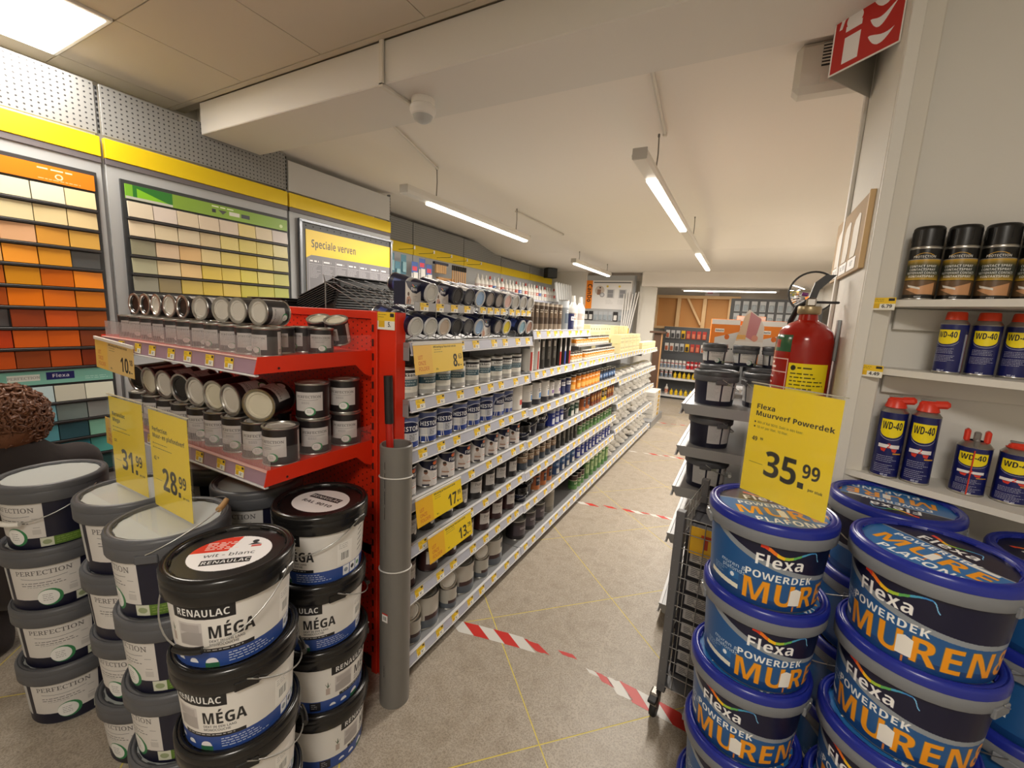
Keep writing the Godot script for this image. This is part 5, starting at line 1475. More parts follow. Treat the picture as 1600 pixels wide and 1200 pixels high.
	for q in [[0.72, 0.98], [0.5, 0.6], [0.1, 0.46]]: sd.tube([Vector3(-0.0575, q[0], 0.0), Vector3(-0.0575, q[1], 0.0)], 0.0035, 5)
	part(p, "edge_trim", sd.done(), mats["tie_white"])
	var hnd := thing("tool_handle", "red shaft with black grip standing in the grey pipe", "tool", Vector3(-1.055, 0.62, -1.115))
	part(hnd, "shaft", tb([Vector3(0.0, 0, 0), Vector3(-0.03, 0.52, -0.003)], 0.013, 10), mat("handle_red", "c0261a", 0.4))
	part(hnd, "grip", tb([Vector3(-0.026, 0.46, -0.003), Vector3(-0.034, 0.63, -0.004)], 0.0155, 10), mat("grip_black", "1d1b1b", 0.6))

# ---------------------------------------------------------------- buckets on the floor
func stack(kind: Array, n: int, x: float, z: float, step: float, turns: Array, called: String, what: String, where: String):
	var r := RandomNumberGenerator.new()
	r.seed = int(absf(x) * 1000)
	for i in n:
		var pos := n - 1 - i
		var rank: String = ["top of stack", "second from top", "third from top", "fourth from top", "stack's lowest"][pos] if pos < n - 1 or n == 5 else "stack's lowest"
		if pos == n - 1: rank = "stack's lowest"
		copy(K[kind[mini(pos, kind.size() - 1)]], called, "%s, %s, %s" % [what, rank, where], "bucket", at(x + (0.0 if pos == n - 1 else r.randf_range(-0.006, 0.006)), i * step, z + (0.0 if pos == n - 1 else r.randf_range(-0.006, 0.006)), turns[mini(pos, turns.size() - 1)]))

func stand(called_label: String, im: Image, key: String, x: float, y: float, z: float, turn: float, w := 0.215, h := 0.285):
	var t := thing("price_stand", called_label, "price sign", Vector3(x, y, z), turn)
	var acr := mat("acrylic", "f4f4f0", 0.06, 0.0, {"transparency": BaseMaterial3D.TRANSPARENCY_ALPHA})
	acr.metallic_specular = 0.28
	acr.albedo_color = Color(0.95, 0.95, 0.93, 0.02)
	part(t, "paper", sheet(w, h, 0.0008), tmat(key, im, 0.35), Vector3(0, 0.006, 0))
	part(t, "holder", bx(Vector3(w + 0.01, h + 0.01, 0.0015), 0.0, Vector3(0, h / 2 + 0.006, 0.002)), acr)
	part(t, "holder_back", bx(Vector3(w + 0.01, h + 0.01, 0.0015), 0.0, Vector3(0, h / 2 + 0.006, -0.003)), acr)
	part(t, "foot", bx(Vector3(w + 0.01, 0.002, 0.085), 0.0, Vector3(0, 0.002, 0.03)), acr)
	part(t, "top_edge", bx(Vector3(w + 0.012, 0.002, 0.007), 0.0, Vector3(0, h + 0.012, -0.0005)), mat("acrylic_edge", "b8b4a0", 0.2))

func floor_stacks():
	stack(["white_bucket", "white_bucket_back"], 4, -1.042, -0.548, 0.2195, [0.8, 0.55, 0.5, 0.5], "paint_bucket", "white bucket with black lid", "beside the grey-lidded buckets")
	stack(["white_bucket_ral", "white_bucket_back"], 4, -1.121, -0.862, 0.2195, [0.11, 0.62, 1.84, 2.05], "paint_bucket", "white bucket with black lid", "under red shelf beside the pipe")
	stack(["grey_bucket_raised", "grey_bucket_bare"], 4, -1.335, -0.555, 0.2205, [-0.19, -0.05, -0.1, -0.1], "paint_bucket", "dark grey-lidded bucket", "touching the white buckets")
	stack(["grey_bucket_bare"], 4, -1.64, -0.585, 0.2205, [0.89, 0.73, 0.3, 0.2], "paint_bucket", "dark grey-lidded bucket", "in the middle of three such stacks")
	stack(["grey_bucket", "grey_bucket_bare"], 4, -2.035, -0.505, 0.2165, [0.33, 0.95, 0.98, 1.02], "paint_bucket", "dark grey-lidded bucket", "next to the crouching person")
	stack(["grey_bucket_bare"], 4, -1.42, -0.845, 0.2195, [0.35, 0.4, 0.2, 0.5], "paint_bucket", "dark grey-lidded bucket", "shaded below the red shelf's middle")
	stack(["grey_bucket_bare"], 4, -1.72, -0.88, 0.2195, [-0.2, 0.6, 0.2, 0.5], "paint_bucket", "dark grey-lidded bucket", "shaded below the red shelf's far end")
	stand("yellow price stand 31.99 on the middle grey-lidded bucket", sign_price(["Renaulac", "Mega"], "", "31", "99"), "print_stand_31", -1.63, 0.8785, -0.575, -0.0)
	stand("yellow price stand 28.99 next to glossy black-lidded buckets", sign_price(["Perfection", "Muur- en plafondverf"], "42.99", "28", "99"), "print_stand_28", -1.355, 0.8785, -0.565, -0.02)
	stack(["blue_bucket"], 5, 0.106, -1.211, 0.209, [0.25, 0.25, -0.38, -0.1, 0.1], "paint_bucket", "blue paint bucket", "in the stack beside the wire bin")
	stack(["blue_bucket"], 5, 0.392, -1.163, 0.209, [-0.73, -0.73, -0.7, -0.7, -0.7], "paint_bucket", "blue paint bucket", "in the foremost stack")
	stack(["blue_bucket"], 5, 0.397, -1.455, 0.209, [2.95, 1.0, 1.0, 0.2, 1.2], "paint_bucket", "blue paint bucket", "in the stack against the pillar")
	stack(["blue_bucket"], 5, 0.69, -1.36, 0.2, [0.7, 1.0, 1.0, 0.2, 1.2], "paint_bucket", "blue paint bucket", "in the stack under wide shelf end")
	stand("yellow price stand 35.99 on a blue bucket lid", sign_price(["Flexa", "Muurverf Powerdek"], "49.99", "35", "99"), "print_stand_35", 0.118, 1.0425, -1.226, -0.636)

# ---------------------------------------------------------------- right side
func right_side():
	var white: Material = mats["white_board"]
	var shelves := [[1.575, 0.34, -1.36], [1.385, 0.22, -1.42], [1.073, 0.22, -1.43]]
	var rows := ["upper", "middle", "lowest"]
	for i in 3:
		var y: float = shelves[i][0]
		var t := thing("white_shelf", "white wedge-shaped board shelf, the %s of three beside pillar" % rows[i], "shelf", Vector3(0, y, 0))
		var b := MB.new()
		b.X = Transform3D(Basis(Vector3.RIGHT, -PI / 2), Vector3.ZERO)
		b.prism(PackedVector2Array([Vector2(0.285, 1.66), Vector2(0.285, 1.612), Vector2(0.62, -shelves[i][2]), Vector2(1.3, 1.30 if i else 1.25), Vector2(1.3, 1.66)]), 0.018)
		part(t, "board", b.done(), white)
		part(t, "cleat", bx(Vector3(0.9, 0.05 if i else 0.06, 0.016), 0.002, Vector3(0.82, -0.05, -1.651)), white)
		var tg := sheet(0.062, 0.034, 0.001)
		if i < 2: part(t, "price_tag", tg, tmat("print_tag_white%d" % i, tag_price(["6.79", "4.49"][i]), 0.5), Vector3(0.322, -0.028, [-1.577, -1.584][i]), Vector3(0, [-0.645, -0.518][i], 0))
		else: part(t, "price_tag", tg, tmat("print_tag_blank", cv(32, 16, "cfcbbf"), 0.4), Vector3(0.335, 0.002, -1.60), Vector3(-PI / 2 + 0.02, 0, 0))
	var ys := 1.575
	for i in 5: copy(K["spray_black"], "spray_can", "black contact spray can on upper white shelf" + nth(i, "the pillar"), "spray can", at(0.40 + i * 0.0715, ys, -1.60 + i * 0.001, -0.27 - 0.03 * i), "black spray cans on upper white shelf")
	for i in 4: copy(K["spray_small"], "spray_can", "blue and yellow can with red cap" + nth(i, "the pillar") + " on middle shelf", "spray can", at(0.478 + i * 0.062, 1.385, -1.565 + i * 0.001, [-0.75, -0.3, -0.45, -0.4][i]), "small lubricant cans on middle white shelf")
	copy(K["spray_tall"], "spray_can", "tall blue and yellow can with red nozzle cap, the one by the pillar", "spray can", at(0.397, 1.073, -1.59, -0.22))
	copy(K["spray_tall"], "spray_can", "tall blue and yellow can with red nozzle cap, next to bare shelf", "spray can", at(0.462, 1.073, -1.575, -0.26))
	copy(K["spray_straw"], "spray_can", "short blue and yellow can with red straw down its front", "spray can", at(0.562, 1.073, -1.555, -0.3))
	copy(K["spray_low"], "spray_can", "short blue and yellow can with red cap beside the straw can", "spray can", at(0.637, 1.073, -1.535, -0.36))
	# fire extinguisher
	var ex := thing("fire_extinguisher", "red fire extinguisher hanging on the pillar", "extinguisher", Vector3(0.182, 0.98, -1.85))
	var exim := cv(512, 512, "9c1a0e")
	rect(exim, 214, 150, 120, 80, "f2dc1c"); fine(exim, 222, 176, 104, 5, 10, "4a4410", 3); ell(exim, 228, 162, 7, 7, "2a2a10"); fine(exim, 240, 160, 40, 1, 8, "4a4410", 4)
	rect(exim, 214, 300, 120, 40, "f2dc1c"); fine(exim, 222, 312, 104, 3, 9, "4a4410", 3)
	rect(exim, 140, 76, 74, 46, "2c5a3c"); rect(exim, 150, 90, 24, 22, "a83a2a")
	rect(exim, 110, 140, 100, 3, "e8c8c0"); rect(exim, 208, 140, 3, 220, "e8c8c0"); rect(exim, 110, 176, 100, 3, "e8c8c0")
	fine(exim, 120, 150, 60, 2, 12, "f0dcd8", 6); fine(exim, 120, 190, 40, 12, 16, "f0dcd8", 5)
	part(ex, "cylinder", lt([[0.028, 0.555], [0.03, 0.535], [0.055, 0.522], [0.078, 0.498], [0.0875, 0.465], [0.088, 0.44], [0.088, 0.02], [0.082, 0.003], [0, 0.0]], 36, 40), tmat("print_extinguisher", exim, 0.16))
	part(ex, "neck_ring", lt([[0, 0.583], [0.034, 0.583], [0.036, 0.578], [0.036, 0.56], [0.032, 0.555], [0.0, 0.555]], 24, 40), mat("brass", "a89878", 0.35, 0.8))
	part(ex, "valve", bx(Vector3(0.03, 0.03, 0.05), 0.005, Vector3(0, 0.597, 0)), mat("valve_chrome", "b0aca8", 0.2, 0.9))
	part(ex, "lever", pr([Vector2(-0.01, 0.6), Vector2(0.012, 0.60), Vector2(0.02, 0.64), Vector2(0.062, 0.69), Vector2(0.03, 0.69), Vector2(0.004, 0.665)], 0.022), mat("lever_black", "1a1a1c", 0.4), Vector3(0, 0, 0.011))
	part(ex, "grip_bar", bx(Vector3(0.075, 0.008, 0.02), 0.003, Vector3(0.045, 0.598, 0.0)), mats["lever_black"])
	part(ex, "safety_pin", tb([Vector3(-0.03, 0.625, 0.012), Vector3(-0.012, 0.622, 0.012)], 0.006, 8), mat("pin_purple", "7a2a7a", 0.4))
	part(ex, "hose", tb([Vector3(-0.01, 0.6, -0.01), Vector3(-0.03, 0.585, -0.05), Vector3(-0.045, 0.53, -0.09), Vector3(-0.045, 0.46, -0.105), Vector3(-0.045, 0.1, -0.105)], 0.010, 8), mat("hose_black", "161616", 0.6))
	part(ex, "wall_bracket", bx(Vector3(0.01, 0.14, 0.03), 0.001, Vector3(0.0895, 0.47, 0.0)), mat("bracket_zinc", "9aa0a4", 0.35, 0.8))
	# folded safety sign
	var fs := cv(256, 256, "b8221a")
	rect(fs, 0, 0, 256, 6, "e8e4e0"); rect(fs, 0, 250, 256, 6, "e8e4e0"); rect(fs, 0, 0, 6, 256, "e8e4e0"); rect(fs, 250, 0, 6, 256, "e8e4e0")
	rect(fs, 48, 110, 60, 122, "e8e4e4"); rect(fs, 48, 128, 60, 18, "b8221a"); ell(fs, 78, 96, 30, 26, "e8e4e4"); rect(fs, 70, 52, 18, 40, "e8e4e4")
	poly(fs, [[60, 40], [112, 26], [116, 40], [70, 58]], "e8e4e4"); poly(fs, [[62, 56], [28, 76], [20, 110], [32, 110], [40, 84], [66, 72]], "e8e4e4")
	for i in 4:
		var fy := 18 + i * 58
		var up := []
		var lo := []
		for k in 17:
			var t := k / 16.0
			var cx := 138.0 + 90.0 * t
			var mid := fy + 22.0 * sin(t * PI * (1.3 if i % 2 == 0 else 0.9)) * (1.0 if i % 2 == 0 else 1.2) - (6.0 if i % 2 else 0.0)
			var wd := 15.0 * sin(PI * pow(t, 0.75))
			up.append([cx, mid - wd]); lo.push_front([cx, mid + wd])
		poly(fs, up + lo, "e8e4e4")
	var sg := thing("safety_sign", "red folded fire extinguisher sign projecting from pillar", "sign", Vector3(0.277, 2.28, -1.66))
	var fsm := tmat("print_fire", fs, 0.4)
	var A := Vector3(-0.147, 0, -0.14)
	var C := Vector3(-0.001, 0, -0.34)
	var H := Vector3(0, 0.22, 0)
	var k := MB.new()
	k.quad(A + H, Vector3(-0.001, 0, 0) + H, Vector3(-0.001, 0, 0), A)
	part(sg, "front_plate", k.done(), fsm)
	k = MB.new()
	k.quad(C + H, A + H, A, C)
	part(sg, "rear_plate", k.done(), fsm)
	k = MB.new()
	var ins := Vector3(-0.0, 0, -0.006)
	k.quad(Vector3(-0.003, 0, -0.005) + H, A + Vector3(0.004, 0, 0) + H, A + Vector3(0.004, 0, 0), Vector3(-0.003, 0, -0.005))
	k.quad(A + Vector3(0.004, 0, 0) + H, C + Vector3(-0.002, 0, 0.005) + H, C + Vector3(-0.002, 0, 0.005), A + Vector3(0.004, 0, 0))
	part(sg, "inner_lining", k.done(), mat("sign_inside", "c4c0b8", 0.6))
	# cardboard swatch board
	var cb := thing("swatch_board", "brown cardboard with three white swatches on the pillar", "swatch board", Vector3(0.277, 1.67, -1.91), -PI / 2)
	part(cb, "board", bx(Vector3(0.53, 0.22, 0.008), 0.001, Vector3(0.0, 0.11, 0.006)), mat("cardboard", "b49a78", 0.8))
	part(cb, "rail", bx(Vector3(0.012, 0.22, 0.014), 0.001, Vector3(0.268, 0.11, 0.007)), mat("pale_wood", "c8a878", 0.6))
	for i in 3:
		var x := -0.16 + i * 0.145
		var sw := MB.new()
		sw.prism(PackedVector2Array([Vector2(x - 0.045, 0.05), Vector2(x + 0.03, 0.05), Vector2(x + 0.045, 0.075), Vector2(x + 0.045, 0.175), Vector2(x + 0.02, 0.182), Vector2(x - 0.03, 0.17), Vector2(x - 0.045, 0.15)]), 0.001)
		part(cb, "swatch", sw.done(), mat("swatch_white", "dcd4c6", 0.6), Vector3(0, 0, 0.0113))
		var li := cv(96, 32, "e8e6e2")
		text(li, ["RAL 9001", "RAL 9010", "WIT"][i], 48, 8, 14, "4a4a4e", "bold", 0.9, 1)
		part(cb, "swatch_label", sheet(0.125, 0.036, 0.0006), tmat("swatch_label_%d" % i, li, 0.5), Vector3(x, 0.01, 0.0113))
	# grey shelf unit along the aisle
	var board: Material = mats["shelf_grey"]
	var t := thing("grey_rack", "grey steel rack with dark pails on narrow shelves by aisle", "rack", Vector3(-0.22, 0, -2.58), -PI / 2)
	part(t, "back_panel", bx(Vector3(0.96, 1.35, 0.012), 0.0, Vector3(0, 0.675, -0.475)), mats["back_grey"])
	part(t, "plinth", bx(Vector3(0.96, 0.06, 0.40), 0.0, Vector3(0, 0.03, -0.25)), mats["plinth_dark"])
	for e in [-0.465, 0.465]: part(t, "upright", bx(Vector3(0.03, 1.35, 0.06), 0.002, Vector3(e, 0.675, -0.44)), mats["upright_grey"])
	for y in [1.115, 0.915, 0.715, 0.475, 0.1]:
		var s := shelf_part(t, y, 0.95, 0.46, 0.0, board, mat("strip_white", "d4d4d4", 0.4), mats["strip_edge"], 0, null, 3)
		for e in [-0.478, 0.478]:
			part(t, "bracket", pr([Vector2(0.012, 0.006), Vector2(-0.012, -0.04), Vector2(-0.46, -0.04), Vector2(-0.46, 0.006)], 0.004), board, Vector3(e - 0.002, y, 0.0), Vector3(0, -PI / 2, 0))
	# pails on it
	var G := "dark pails on the grey rack"
	copy(K["pail"], "paint_pail", "dark pail with wire handle at front corner of rack's top shelf", "pail", at(-0.105, 1.115, -2.24, 1.9))
	copy(K["pail"], "paint_pail", "dark pail behind the corner pail on rack's top shelf", "pail", at(0.10, 1.115, -2.30, 0.5))
	copy(K["pail"], "paint_pail", "dark pail behind the corner pail carrying two small pails", "pail", at(-0.112, 1.115, -2.60, 0.5))
	copy(K["pail"], "paint_pail", "dark pail behind the extinguisher carrying a small pail", "pail", at(0.098, 1.115, -2.60, 0.5))
	for i in 3: copy(K["pail_small"], "paint_pail", "small dark pail stacked on larger pails, " + ["under the left orange carton's front", "beneath the swatch bag", "beside the extinguisher hose"][i], "pail", at([-0.145, 0.005, 0.142][i], 1.2755, -2.60, 0.3))
	copy(K["pail"], "paint_pail", "dark pail alone on the rack's second shelf", "pail", at(-0.105, 0.915 , -2.235, 2.2))
	copy(K["pail"], "paint_pail", "dark pail on the rack's third shelf above the wire bin", "pail", at(-0.10, 0.715, -2.23, 1.6))
	for q in [[-0.12, -2.86, 1.2755, 0.1, "orange and grey filler carton with white top on the rack"], [0.125, -2.86, 1.2755, -0.1, "orange and grey filler carton half behind the swatch bag"], [0.01, -2.99, 1.3, 0.0, "orange filler carton at the back of the rack top"]]:
		copy(K["orange_carton"], "filler_carton", q[4], "carton", at(q[0], q[2], q[1], q[3]))
	copy(K["pail"], "paint_pail", "dark pail holding up the left orange carton", "pail", at(-0.112, 1.115, -2.85, 0.9))
	copy(K["pail"], "paint_pail", "dark pail under the right orange carton", "pail", at(0.098, 1.115, -2.85, 0.9))
	var bagi := cv(128, 160, "d8cabc")
	poly(bagi, [[0, 60], [60, 10], [80, 110], [10, 140]], "d8b48c"); poly(bagi, [[60, 10], [110, 40], [90, 140], [50, 120]], "b8585a"); rect(bagi, 10, 112, 40, 20, "e0a028"); ell(bagi, 90, 124, 14, 14, "d07a5a"); rect(bagi, 0, 140, 128, 20, "e0dcd6")
	var pb := thing("swatch_bag", "clear bag of red and sand colour swatches on stacked pails", "bag", Vector3(0.012, 1.383, -2.60))
	part(pb, "bag", pr([Vector2(-0.07, 0.0), Vector2(0.064, 0.0), Vector2(0.062, 0.1), Vector2(0.04, 0.15), Vector2(-0.015, 0.19), Vector2(-0.03, 0.17), Vector2(-0.04, 0.12)], 0.03), tmat("print_bag", bagi, 0.25), Vector3(0, 0, 0.015), Vector3(-0.1, 0, 0))
	# wire bin on castors
	var wb := thing("wire_bin", "grey wire basket bin on castors beside the blue buckets", "wire bin", Vector3(-0.145, 0, -1.555), -0.12)
	var grey := mat("bin_grey", "6e6e70", 0.45, 0.2)
	var wire := mat("bin_wire", "a4a4a4", 0.3, 0.8)
	var W := 0.36
	var D := 0.40
	for q in [[0, 0], [W, 0], [0, -D], [W, -D]]:
		part(wb, "post", bx(Vector3(0.03, 0.72, 0.03), 0.002, Vector3(q[0] + 0.015, 0.47, q[1] - 0.015)), grey)
		var cs := part(wb, "castor", lt([[0.0, 0.012], [0.028, 0.012], [0.032, 0.006], [0.032, -0.006], [0.028, -0.012], [0, -0.012]], 16), mat("castor_rubber", "1c1c1c", 0.6), Vector3(q[0] + 0.0, 0.034, q[1] + 0.0), Vector3(0, 0, PI / 2))
		part(cs, "fork", bx(Vector3(0.055, 0.034, 0.045), 0.006, Vector3(0.045, 0, 0)), mat("castor_metal", "8a8680", 0.3, 0.9))
		part(cs, "brake", bx(Vector3(0.012, 0.03, 0.05), 0.003, Vector3(0.06, 0.0, 0.028)), mats["castor_rubber"])
	for side in 4:
		for i in 13:
			var y := 0.14 + i * 0.056
			var a: Vector3 = [Vector3(0.03, y, 0.0), Vector3(W + 0.03, y, 0), Vector3(0.03, y, -D), Vector3(0.01, y, 0)][side]
			var b: Vector3 = [Vector3(W, y, 0.0), Vector3(W + 0.03, y, -D), Vector3(W, y, -D), Vector3(0.01, y, -D)][side]
			part(wb, "wire", tb([a, b], 0.0018, 5), wire)
		for i in 7:
			var f := (i + 0.5) / 7.0
			var a: Vector3 = [Vector3(0.03 + (W - 0.03) * f, 0.14, 0.002), Vector3(W + 0.032, 0.14, -D * f), Vector3(0.03 + (W - 0.03) * f, 0.14, -D), Vector3(0.008, 0.14, -D * f)][side]
			part(wb, "wire", tb([a, a + Vector3(0, 0.672, 0)], 0.0018, 5), wire)
	part(wb, "floor_grid", bx(Vector3(W, 0.004, D), 0.0, Vector3(W / 2 + 0.015, 0.142, -D / 2)), grey)
	var ti := cv(128, 100, "eeb822")
	text(ti, "T", 40, 24, 50, "c8401e", "bold", 1.1)
	part(wb, "price_card", sheet(0.12, 0.1, 0.0008), tmat("print_bin_card", ti, 0.45), Vector3(0.11, 0.69, -0.004))
	var pk := cv(128, 64, "24242c")
	rect(pk, 8, 8, 60, 48, "c8c6c4"); fine(pk, 12, 14, 50, 5, 8, "5a5a5e", 3)
	mk_box("bin_pack", Vector3(0.30, 0.055, 0.10), pk, "24242c")
	for i in 10:
		for j in 3:
			copy(K["bin_pack"], "packed_roller", "dark wrapped roller pack in the wire bin" + nth(i, "its floor") + ["", ", middle pile", ", rear pile"][j], "pack", at(0.045 + 0.004 * ((i * 3 + j) % 3), 0.15 + i * 0.058, -1.66 - j * 0.115, -0.12), "roller packs in the wire bin")

# ---------------------------------------------------------------- far end and wall goods
func far_end():
	var panelg: Material = mats["panel_grey"]
	var yel: Material = mats["band_yellow"]
	# yellow-banded wall units of the back room
	var zs := [-3.1, -3.92, -4.92, -5.92, -6.92, -7.9]
	var pf: Material = mats["perforated_panel"]
	for i in 5:
		var w: float = zs[i] - zs[i + 1]
		var t := thing("wall_panel_unit", ["grey pegboard unit with roller packs beside lettered sign", "grey pegboard unit with brushes hanging under yellow band", "grey pegboard unit behind the first white bottles", "grey pegboard unit behind the middle white bottles", "grey pegboard unit below the black loudspeaker"][i], "wall panel", Vector3(-3.46, 0, (zs[i] + zs[i + 1]) / 2), PI / 2)
		part(t, "back_panel", bx(Vector3(w - 0.012, 2.11, 0.016), 0.002, Vector3(0, 1.055, 0.006)), panelg)
		part(t, "yellow_band", bx(Vector3(w - 0.012, 0.11, 0.024), 0.002, Vector3(0, 2.16, 0.012)), yel)
		part(t, "perforated_panel", bx(Vector3(w - 0.012, 0.24 if i < 3 else 0.13, 0.012), 0.001, Vector3(0, 2.34 if i < 3 else 2.285, 0.006)), pf)
		var s := shelf_part(t, 1.755, w - 0.02, 0.30, 0.33, mats["shelf_grey"], mats["strip_lavender"], mats["strip_edge"], 0, null, 4)
	var G := "bottles on the wall shelf"
	var r := RandomNumberGenerator.new()
	r.seed = 4
	var z := -4.86
	var i2 := 0
	while z > -7.75:
		var kind: String = ["bottle_white", "bottle_white", "bottle_white", "bottle_pump", "bottle_blue_label", "bottle_white", "bottle_pump"][i2 % 7]
		copy(K[kind], "cleaner_bottle", {"bottle_white": "plain white cleaner bottle on wall shelf under the yellow band", "bottle_pump": "white cleaner bottle with red cap on the wall shelf", "bottle_blue_label": "white cleaner bottle with blue label on the wall shelf"}[kind].replace(" under the yellow band", "") + nth(i2, "the brushes"), "bottle", at(-3.17, 1.755, z, PI / 2 + r.randf_range(-0.3, 0.3)), {"bottle_white": "plain white wall bottles", "bottle_pump": "red-capped wall bottles", "bottle_blue_label": "blue-labelled wall bottles"}[kind])
		z -= 0.095 + r.randf() * 0.02
		i2 += 1
	# brushes and blister packs on hooks
	var brush := MB.new()
	for i in 5: brush.box(Vector3(-0.08 + i * 0.04, 0.05, 0), Vector3(0.036, 0.1, 0.03), 0.004)
	for i in 2:
		var b := thing("paint_brush_pack", ["wide tan bristle brush hanging below the yellow band", "wide brown bristle brush standing under the tan one"][i], "brush", Vector3(-3.28, [1.93, 1.76][i], -4.22 - i * 0.1), PI / 2)
		part(b, "bristles", brush.done() if i == 0 else bx(Vector3(0.3, 0.09, 0.03), 0.004, Vector3(0, 0.05, 0)), mat("bristle_%d" % i, ["c8a070", "a8703c"][i], 0.8))
		part(b, "ferrule", bx(Vector3(0.26 if i == 0 else 0.32, 0.03, 0.036), 0.003, Vector3(0, 0.112, 0)), mat("ferrule_%d" % i, ["20243c", "b88850"][i], 0.5))
	for i in 7:
		var b := thing("brush_handle", "pale wooden brush handle hanging by bottles" + nth(6 - i, "the bottles"), "brush", Vector3(-3.25, 1.77, -4.42 - i * 0.045), PI / 2, "hanging brush handles")
		part(b, "handle", bx(Vector3(0.022, 0.22, 0.012), 0.003, Vector3(0, 0.11, 0)), mat("handle_wood", "c89a64", 0.6))
		part(b, "bristles", bx(Vector3(0.026, 0.06, 0.016), 0.002, Vector3(0, 0.25, 0)), mat("bristle_dark", "2c2824", 0.8))
	var rp := cv(64, 128, "e8e4e0")
	rect(rp, 0, 0, 64, 50, "4a6ab0"); rect(rp, 8, 20, 48, 20, "d8485a"); fine(rp, 6, 70, 50, 5, 9, "9aa0b0", 3)
	mk_blister("roller_pack", 0.1, 0.30, "", "e4e0da", rp)
	mk_blister("scraper_pack", 0.08, 0.2, "5a8a9c", "8ab0b8")
	for i in 3: copy(K["roller_pack"], "roller_pack", "white roller pack with blue and red card" + nth(i, "the lettered sign"), "roller", at(-3.24, 1.70 + 0.05 * (i % 2), -3.72 - i * 0.12, PI / 2), "hanging roller packs")
	for i in 4: copy(K["scraper_pack"], "scraper_pack", "blue blister pack hanging on hooks" + nth(i, "the lettered sign"), "blister pack", at(-3.30, 1.78 + 0.08 * (i % 2), -3.34 - i * 0.09, PI / 2), "blue blister packs")
	for i in 6:
		var h := thing("peg_hook", "thin wire hook on the yellow band" + nth(i, "the lettered sign"), "hook", Vector3(-3.435, 2.13, -3.35 - i * 0.33), PI / 2, "wire hooks on yellow band")
		part(h, "wire", tb([Vector3(0, 0, 0), Vector3(0, 0.0, 0.2), Vector3(0, 0.018, 0.215)], 0.0025, 5), mat("hook_wire", "4a4a4c", 0.4, 0.6))
		part(h, "tag", bx(Vector3(0.022, 0.034, 0.002), 0.0, Vector3(0, 0.012, 0.222)), mat("hook_tag", "e0deda", 0.5))
	var sp := thing("loudspeaker", "black loudspeaker in corner above the yellow band", "speaker", Vector3(-3.24, 2.18, -7.35), 0.9)
	part(sp, "cabinet", bx(Vector3(0.2, 0.17, 0.16), 0.01, Vector3(0, 0.085, 0)), mat("speaker_black", "2a2c2e", 0.5))
	part(sp, "grille", bx(Vector3(0.18, 0.15, 0.006), 0.002, Vector3(0, 0.085, 0.082)), mat("speaker_grille", "3c3e40", 0.7))
	part(sp, "bracket", bx(Vector3(0.02, 0.02, 0.16), 0.002, Vector3(0, 0.085, -0.15)), mats["hook_wire"])
	# poster wall at the rear
	struct("wall_rear_left", bx(Vector3(0.85, 2.36, 0.12)), mats["wall_paint"], Vector3(-3.2, 1.18, -8.0))
	var pw := thing("wall_panel_unit", "pale grey panel carrying the orange and white poster", "wall panel", Vector3(-2.36, 0, -8.05))
	part(pw, "back_panel", bx(Vector3(0.96, 2.3, 0.03), 0.003, Vector3(0, 1.15, 0)), panelg)
	part(pw, "upright", bx(Vector3(0.03, 2.3, 0.06), 0.002, Vector3(0.49, 1.15, 0.0)), mats["upright_grey"])
	var po := cv(512, 320, "e6e4e2")
	rect(po, 0, 0, 84, 320, "f08a1e"); text(po, "CanDo", 22, 34, 50, "1c1a18", "bold", 0.95, 0, 1)
	rect(po, 96, 16, 404, 12, "5a5a5e"); ell(po, 166, 110, 52, 52, "c4b8ac"); rect(po, 140, 100, 40, 60, "8a6a5a"); ell(po, 170, 80, 9, 9, "20201e"); ell(po, 196, 160, 26, 26, "8a8c90"); ell(po, 196, 160, 18, 18, "c8c8cc")
	for i in 2:
		ell(po, 250 + i * 130, 64, 12, 12, "d8b83a"); rect(po, 246 + i * 130, 96, 84, 100, "c8c8c6"); rect(po, 256 + i * 130, 104, 60, 84, "8a8a8e"); rect(po, 256 + i * 130, 144, 60, 3, "c8c8c6")
		fine(po, 240 + i * 130, 214, 90, 4, 14, "b4b2b0", 3)
	var pt := thing("poster", "orange and white poster with window pictures at the rear", "poster", Vector3(-2.36, 1.685, -8.03))
	part(pt, "sheet", sheet(0.88, 0.52, 0.004), tmat("print_cando", po, 0.4), Vector3(0, 0, 0.008))
	mk_blister("dark_blister", 0.085, 0.17, "1e1c1e", "d8d6d2")
	mk_blister("pale_blister", 0.085, 0.17, "b8bcc0", "9aa4ac")
	for i in 8: copy(K["dark_blister" if i < 2 or i == 6 else "pale_blister"], "blister_pack", "black blister pack hanging under the poster" + nth(i, "the side wall") if i < 2 or i == 6 else "pale blister pack hanging under the poster" + nth(i, "the side wall"), "blister pack", at(-2.74 + i * 0.094, 1.47, -8.01, 0), "black packs under poster" if i < 2 or i == 6 else "pale packs under poster")
	for i in 6:
		var rod := thing("white_rod", "white plastic rod leaning beside the poster" + nth(i, "the poster"), "rod", Vector3(-2.02 + i * 0.03, 1.25, -7.86), 0.0, "rods beside poster")
		part(rod, "rod", tb([Vector3(0, 0, 0), Vector3(-0.02 + 0.022 * i, 0.72 + 0.02 * (i % 3), -0.12)], 0.011, 6), mat("rod_white", "e2e0dc", 0.4))
	var rb := thing("rod_bin", "grey bin holding white plastic rods", "bin", Vector3(-1.95, 0, -7.86))
	part(rb, "bin", bx(Vector3(0.26, 1.25, 0.2), 0.01, Vector3(0, 0.625, 0)), mats["back_grey"])
	var yc := cv(96, 56, "f0c41c")
	fine(yc, 30, 20, 50, 2, 12, "8a7420", 5)
	part(rb, "price_card", sheet(0.2, 0.12, 0.002), tmat("print_rod_card", yc, 0.45), Vector3(0, 1.24, 0.105))
